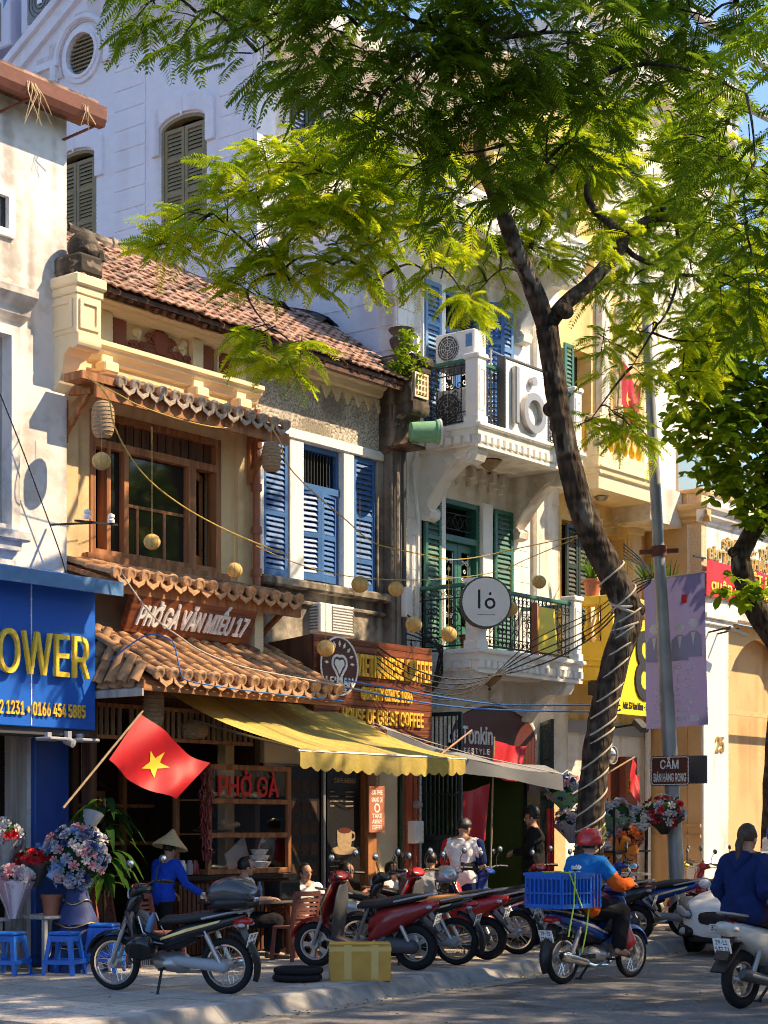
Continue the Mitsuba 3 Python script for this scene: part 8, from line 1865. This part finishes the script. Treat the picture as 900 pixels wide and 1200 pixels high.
BA += [(17.18, 8.89, 8.99, .5), (17.4, 8.61, 9.21, .55), (17.54, 9.24, 8.57, .5), (17.34, 8.68, 7.85, .5), (17.66, 9.09, 7.6, .45), (16.9, 9.25, 9.62, .5), (17.43, 8.57, 6.86, .4), (18.8, 10.06, 8.4, .5), (16.78, 9.39, 9.94, .6)]
BB = [(16.73,15.93,9.58,0.6),(17.07,15.5,9.91,0.75),(17.41,15.07,10.24,0.8),(17.75,14.64,10.13,0.9),(18.09,14.21,9.8,0.8),(17.88,14.47,9.36,0.8),(17.41,15.07,9.36,0.75),(17.0,15.59,9.2,0.6),(16.53,16.19,9.26,0.4),(17.27,15.24,8.82,0.5),(17.68,14.73,8.93,0.5),(18.69,14.25,9.53,0.6),(16.8,15.04,7.97,0.4),(16.9,14.91,7.54,0.22),(17.0,15.59,8.6,0.4),(18.82,14.08,8.97,0.45),(19.51,14.02,8.9,0.35),(18.02,14.3,8.71,0.35),(18.15,14.12,10.35,0.8),(17.61,14.81,10.68,0.6),(18.89,13.99,9.87,0.6),(16.39,16.36,9.15,0.25),(17.0,14.79,7.75,0.3)]
BC = [(20.21,13.12,10.04,0.6),(20.57,12.67,10.5,0.8),(21.79,12.73,11.1,0.9),(22.23,12.17,10.86,0.9),(22.67,11.61,10.86,0.8),(20.78,12.4,9.75,0.55),(22.09,12.36,10.03,0.9),(22.53,11.79,9.79,0.9),(22.82,11.42,9.08,0.8),(22.68,12.41,9.22,0.7),(21.79,12.73,9.32,0.4),(21.07,12.84,9.16,0.35),(22.41,12.75,8.74,0.5),(22.9,12.13,8.62,0.6),(21.57,13.01,8.48,0.25),(21.79,12.73,8.12,0.4),(22.68,12.41,8.13,0.5),(21.21,12.66,7.36,0.32),(20.99,12.93,7.24,0.25),(21.36,12.48,7.18,0.3),(20.35,12.94,10.73,0.7),(20.07,13.3,9.47,0.25),(19.72,13.75,9.01,0.35),(19.54,13.97,9.35,0.4),(20.35,12.94,11.18,0.7),(22.09,12.36,11.7,0.6),(21.21,12.66,11.61,0.6),(22.38,11.98,11.58,0.6),(20.63,13.39,9.4,0.35),(19.65,13.84,9.7,0.5)]
BD = [(25.31,13.11,9.29,0.8),(25.64,12.69,8.63,0.9),(25.27,13.16,8.36,0.8),(25.02,13.47,8.89,0.6),(25.48,12.9,7.69,0.9),(25.15,13.31,7.69,0.7),(24.9,13.63,8.09,0.45),(25.68,12.63,7.16,0.8),(25.49,13.2,7.2,0.45),(25.82,12.78,6.53,0.45),(25.21,12.91,5.4,0.28),(25.42,12.65,5.4,0.3),(25.68,12.63,9.43,0.9),(25.23,13.21,8.63,0.7),(25.48,12.9,9.96,0.9),(25.5,12.54,5.27,0.35),(25.77,12.53,7.96,0.8),(25.56,12.79,6.76,0.4),(25.01,13.17,6.92,0.25)]
TRK = [(20.48,12.62,1.3,0.2),(20.49,12.6,1.81,0.19),(20.53,12.56,2.49,0.185),(20.59,12.47,3.18,0.185),(20.69,12.35,3.86,0.185),(20.81,12.2,4.52,0.19),(20.75,12.28,4.83,0.185),(20.61,12.46,5.28,0.18),(20.44,12.59,5.67,0.175),(20.28,12.72,6.29,0.165),(20.16,12.86,7.14,0.15),(20.1,12.94,7.82,0.145),(20.05,13.0,8.33,0.15)]
L1 = [(20.05,13.0,8.33,0.14),(19.84,13.12,8.92,0.125),(19.54,13.17,9.31,0.11),(19.16,13.16,9.76,0.095),(18.73,13.06,9.97,0.085),(18.02,12.67,10.08,0.075),(17.28,11.99,10.2,0.06),(15.96,11.24,10.15,0.05),(14.63,10.51,9.93,0.04)]
L2 = [(20.08,12.97,8.41,0.11),(20.3,12.85,8.7,0.105),(20.57,12.67,8.99,0.095),(20.83,12.5,9.33,0.09),(21.02,12.42,9.61,0.085),(20.92,12.55,9.86,0.06),(20.72,12.63,9.96,0.05),(20.55,12.69,10.21,0.045),(20.6,12.63,10.61,0.035)]
L3 = [(21.02,12.42,9.61,0.065),(21.3,12.38,9.88,0.06),(21.71,12.35,10.09,0.05),(22.16,12.26,10.17,0.035),(22.29,12.26,9.82,0.025),(22.36,12.33,9.38,0.022),(22.28,12.44,8.96,0.018),(22.19,12.55,8.78,0.014)]
L4 = [(21.02,12.42,9.58,0.04),(21.33,12.35,9.45,0.035),(21.87,12.3,9.43,0.03),(22.23,12.17,9.41,0.025),(22.53,11.79,9.43,0.02)]
L5 = [(18.73,13.06,9.97,0.06),(18.32,13.1,10.0,0.05),(18.26,13.66,10.06,0.04),(18.09,14.21,9.97,0.035),(17.68,14.73,9.75,0.03),(17.27,15.24,9.47,0.02)]
L6 = [(21.71,12.35,10.09,0.045),(22.03,12.26,10.47,0.04),(22.23,12.17,10.98,0.035),(22.16,12.26,11.46,0.025)]

mt = thing('street_tree', 'tall leaning street tree with feathery leaves, its dark trunk wrapped in white rope', 'tree')
tube_part(mt, 'trunk', [(20.44, 12.64, -.02, .24), (20.46, 12.64, .15, .18), (20.47, 12.63, .6, .155)] + TRK)
for l in (L1, L2, L3, L4, L5, L6): tube_part(mt, 'limb', l, n=10)
put('knot', W().ball((20.17, 12.80, 8.55), .13, 2, (1.2, .8, .8)).ball((20.05, 12.95, 7.25), .1, 2).ball((20.86, 12.10, 4.6), .11, 2), 'm_trunk', True, parent=mt)
hi = [(16.5 + 1.2 * a + rng.normal(0, .3), 6.5 + 1.2 * b + rng.normal(0, .3), 12.4 + rng.normal(0, .3), .8) for a in range(2) for b in range(2)]
EYE = np.array([0, 0, 1.72])
def nearer(p, k): q = EYE + (np.array(p[:3]) - EYE) * k; return (*q, p[3] * k)     # the left crown stands nearer the road than first measured
BB = [nearer(p, .905) for p in BB]; L5 = [nearer(p, 1 - .095 * min(1, i / 2)) for i, p in enumerate(L5)]
TRK = [(a, b, c, r * (.72 if c < 5 else .78)) for a, b, c, r in TRK]; L1, L2, L3, L4, L5, L6 = ([(a, b, c, r * .82) for a, b, c, r in l] for l in (L1, L2, L3, L4, L5, L6))
connect(mt, [p[:3] for l in (L1, L2, L3, L4, L5, L6) for p in l[1:]], BB + BC + BA[:30] + hi)
r_ = np.random.default_rng(21)
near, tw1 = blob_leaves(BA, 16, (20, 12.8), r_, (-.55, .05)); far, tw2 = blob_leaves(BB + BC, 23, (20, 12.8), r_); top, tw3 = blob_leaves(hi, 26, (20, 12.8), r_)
near.sort(key=lambda t: t[2])
def inframe(M):
    p = M[:3, 3]; t = .786 * p[0] + .618 * p[1]; return abs(.618 * p[0] - .786 * p[1]) / t < .205 and (p[2] - 1.72) / t < .45
vis = [x for x in near if inframe(x[0])]; first = vis[:300]; ids = {id(x) for x in first}
LD = [mk(W().add(*f), 'm_frondnear') for f in FRONDS]
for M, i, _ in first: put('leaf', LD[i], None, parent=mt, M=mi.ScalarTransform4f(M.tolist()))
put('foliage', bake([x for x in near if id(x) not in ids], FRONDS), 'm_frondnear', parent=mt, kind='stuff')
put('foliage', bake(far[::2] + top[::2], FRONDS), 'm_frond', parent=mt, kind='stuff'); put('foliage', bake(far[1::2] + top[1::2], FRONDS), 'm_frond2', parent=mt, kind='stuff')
tw = W()
for a, b in tw1 + tw2 + tw3: tw.tube([a, (a + b) / 2 + [0, 0, .02], b], [.009, .007, .004], 4, False)
put('twigs', tw, 'm_trunk', parent=mt, kind='stuff')
# white rope wound round the trunk, blue rope ties
def trunk_at(z):
    c = np.array([(20.46, 12.64, .15, .18), (20.47, 12.63, .6, .155)] + TRK); return np.array([np.interp(z, c[:, 2], c[:, k]) for k in range(4)])
rp = []
for i in range(520):
    u = i / 519; z = .95 + 4.2 * u + .06 * math.sin(19 * u) + .03 * math.sin(47 * u); th = u * 2 * math.pi * 17 + .6 * math.sin(11 * u); c = trunk_at(z)
    rp.append((c[0] + (c[3] + .055) * math.cos(th), c[1] + (c[3] + .055) * math.sin(th), z + .10 * math.sin(th + 2.2)))
single('rope', W().tube(rp, .014, 6), 'm_rope', 'white rope wound in a loose spiral round the leaning trunk', 'rope', smooth=True)
for i, z in enumerate((4.62, 4.70, 4.40)):
    c = trunk_at(z); single('rope', W().tube([(c[0] + (c[3] + .05) * math.cos(a), c[1] + (c[3] + .05) * math.sin(a), z + .08 * math.sin(a + i)) for a in np.linspace(0, 6.283, 26, endpoint=False)], .02, 6, False, True), 'm_rope', ['upper', 'middle', 'lower'][i] + ' turn of thick white rope at the bend of the leaning trunk', 'rope', smooth=True)
nt = single('trunk_number', MB((20.35, 12.42, 1.55), (.5, -.86, 0), (0, 0, 1)).text('12', .17, (-.03, 0, 0), .16, .02, True), 'm_yellowletter', 'yellow number painted on a tag low on the leaning trunk', 'number')
# broad-leaved tree at the right edge
bt_ = thing('broadleaf_tree', 'broad-leaved tree with a crooked trunk at the right edge of the street', 'tree')
TR2 = [(28.9, 13.95, -.02, .32), (28.7, 13.9, .5, .25), (27.9, 13.5, 2.3, .22), (27.0, 12.95, 3.9, .21), (26.4, 12.69, 4.55, .20), (26.02, 12.85, 5.01, .19), (25.89, 13.02, 5.48, .17), (25.82, 13.1, 5.95, .16), (25.9, 13.01, 6.26, .15), (26.03, 12.84, 6.63, .13), (26.04, 12.66, 7.08, .11), (25.91, 12.67, 8.0, .09), (25.69, 12.78, 8.92, .07)]
tube_part(bt_, 'trunk', TR2, rough=.16)
put('knot', W().ball((25.72, 13.15, 6.05), .13, 2, (1.1, .8, .7)).ball((25.80, 13.1, 5.75), .1, 2), 'm_trunk', True, parent=bt_)
BD += [(26.6, 12.2, 8.6, .9), (27.0, 12.4, 7.6, .8), (26.4, 12.0, 9.8, 1.0), (27.4, 12.0, 9.2, 1.0)]
connect(bt_, [p[:3] for p in TR2[5:]], BD)
def oval(L, wd, seed):
    r = np.random.default_rng(seed); V, F = [], []
    for k in range(5):
        u = k / 4; w = wd * (math.sin(math.pi * (.08 + .80 * u)) ** .8) if k < 4 else .004; c = np.array([L * u, 0, -.22 * L * u * u])
        V += [c + [0, w, .25 * w], c, c - [0, w, -.25 * w]]
    for k in range(4):
        o = 3 * k; F += [[o, o + 3, o + 4], [o, o + 4, o + 1], [o + 1, o + 4, o + 5], [o + 1, o + 5, o + 2]]
    return np.array(V), np.array(F)
OV = [oval(L, w, i) for i, (L, w) in enumerate(((.19, .055), (.22, .06), (.16, .05), (.20, .065)))]
def oval_leaves(blobs, dens, r):
    o = []
    for x, y, z, R in blobs:
        for i in range(int(dens * R ** 2)):
            d = r.normal(0, 1, 3); d /= np.linalg.norm(d); c = np.array([x, y, z]) + d * R * np.array([1, 1, .8]) * r.uniform(.1, 1) ** .5
            m = int(r.integers(4, 8)); a0 = r.uniform(0, 6.28)
            for k in range(m):
                a = a0 + k * 6.283 / m; o.append((place(None, c + r.normal(0, .02, 3), [math.cos(a), math.sin(a), r.normal(-.1, .45)], r.normal(0, .4), r.uniform(.7, 1.2)), int(r.integers(4)), .786 * c[0] + .618 * c[1]))
    return o
ol_ = oval_leaves(BD, 84, r_); r_.shuffle(ol_)
leafmat('m_oval', (.30, .42, .018), .56, .35); leafmat('m_oval2', (.15, .25, .018), .52, .3)
vis = [x for x in ol_ if inframe(x[0])]; vis.sort(key=lambda t: t[2]); first = vis[:300]; ids = {id(x) for x in first}
OD = [mk(W().add(*f), 'm_oval', True) for f in OV]
for M, i, _ in first: put('leaf', OD[i], None, parent=bt_, M=mi.ScalarTransform4f(M.tolist()))
rest = [x for x in ol_ if id(x) not in ids]
put('foliage', mk(bake(rest[::2], OV), 'm_oval', True), None, parent=bt_, kind='stuff'); put('foliage', mk(bake(rest[1::2], OV), 'm_oval2', True), None, parent=bt_, kind='stuff')
# plant growing out of the dirty corner pier
cpn = thing('wall_plant', 'bright green shrub growing out of the grimy corner at the roof end', 'plant')
wl = oval_leaves([(21.75, 16.62, 9.0, .22), (21.6, 16.62, 8.75, .26), (21.8, 16.6, 8.62, .2), (21.65, 16.6, 9.2, .16), (21.9, 16.5, 8.85, .12)], 620, np.random.default_rng(5))
for x in wl: x[0][:3, :3] *= .36
put('foliage', mk(bake(wl, OV), 'm_leafC2', True), None, parent=cpn, kind='stuff'); leafmat('m_leafC2', (.24, .36, .016), .5)
put('stem', W().tube([(21.75, 16.8, 8.3), (21.7, 16.65, 8.7), (21.7, 16.62, 9.1)], [.02, .015, .006], 5), 'm_trunk', parent=cpn)
# street trees across the road, outside the frame: they throw the shade that lies on the road
for j, (x0, y0, lab) in enumerate(((23.5, -2.6, 'street tree across the road whose shade falls over the pavement'), (31.5, -2.6, 'street tree farther up the road whose shade falls beyond the riders'), (15.0, -3.0, 'street tree down the road beside the viewer'))):
    st_ = thing('shade_tree', lab, 'tree'); r2 = np.random.default_rng(40 + j)
    cx_, cy_ = (x0 - 1.8, y0 + 6.9) if j < 2 else (x0 + 2.5, y0 + 6.5)
    tube_part(st_, 'trunk', [(x0, y0, 0, .3), (x0, y0 + .2, 2, .24), (x0 + .2, y0 + .8, 4.5, .2), (cx_, (y0 + cy_) / 2, 6.8, .15), (cx_, cy_, 8.3, .08)])
    bl = []
    for i in range(46 if j < 2 else 34):
        a, q = r2.uniform(0, 6.283), math.sqrt(r2.random()); bl.append((cx_ + 5.2 * q * math.cos(a), cy_ + 4.2 * q * math.sin(a), 8.6 + 1.6 * r2.random() * (1.1 - q) + r2.normal(0, .3), r2.uniform(.6, 1.0)))
    bl = [b for b in bl if (.618 * b[0] - .786 * b[1]) / (.786 * b[0] + .618 * b[1]) > .25 or j == 2]
    bl = [b for b in bl if (.618 * b[0] - .786 * b[1]) / (.786 * b[0] + .618 * b[1]) > .25 or (.786 * b[0] + .618 * b[1]) < 1]
    connect(st_, [(cx_, cy_, 8.3), (cx_, (y0 + cy_) / 2, 6.8), (x0 + .2, y0 + .8, 4.5)], bl)
    lv, _ = blob_leaves(bl, 22, (cx_, cy_), r2)
    put('foliage', bake(lv, FRONDS), 'm_frond2', parent=st_, kind='stuff')

lt_ = W(); rl_ = np.random.default_rng(77)
for i in range(420):
    x = rl_.uniform(12, 30); y = KY(x) + (rl_.normal(-.16, .12) if rl_.random() < .6 else rl_.uniform(-3.5, 3.5)); z = -.148 if y < KY(x) - .3 else (-.143 if y < KY(x) else .012); a = rl_.uniform(0, 6.28); L = rl_.uniform(.02, .06); d = np.array([math.cos(a), math.sin(a), 0]); e = np.array([-d[1], d[0], 0])
    if KY(x) - .02 < y < KY(x) + .2: continue
    lt_.add([(x, y, z), np.array([x, y, z + .012]) + d * L * .5 + e * L * .3, np.array([x, y, z + .004]) + d * L, np.array([x, y, z + .012]) + d * L * .5 - e * L * .3], [[0, 1, 2, 3]])
single('leaf_litter', lt_, 'm_litter', 'dry fallen leaves scattered along the gutter and the road', 'leaves', kind='stuff'); mat('m_litter', (.20, .13, .05), .8)
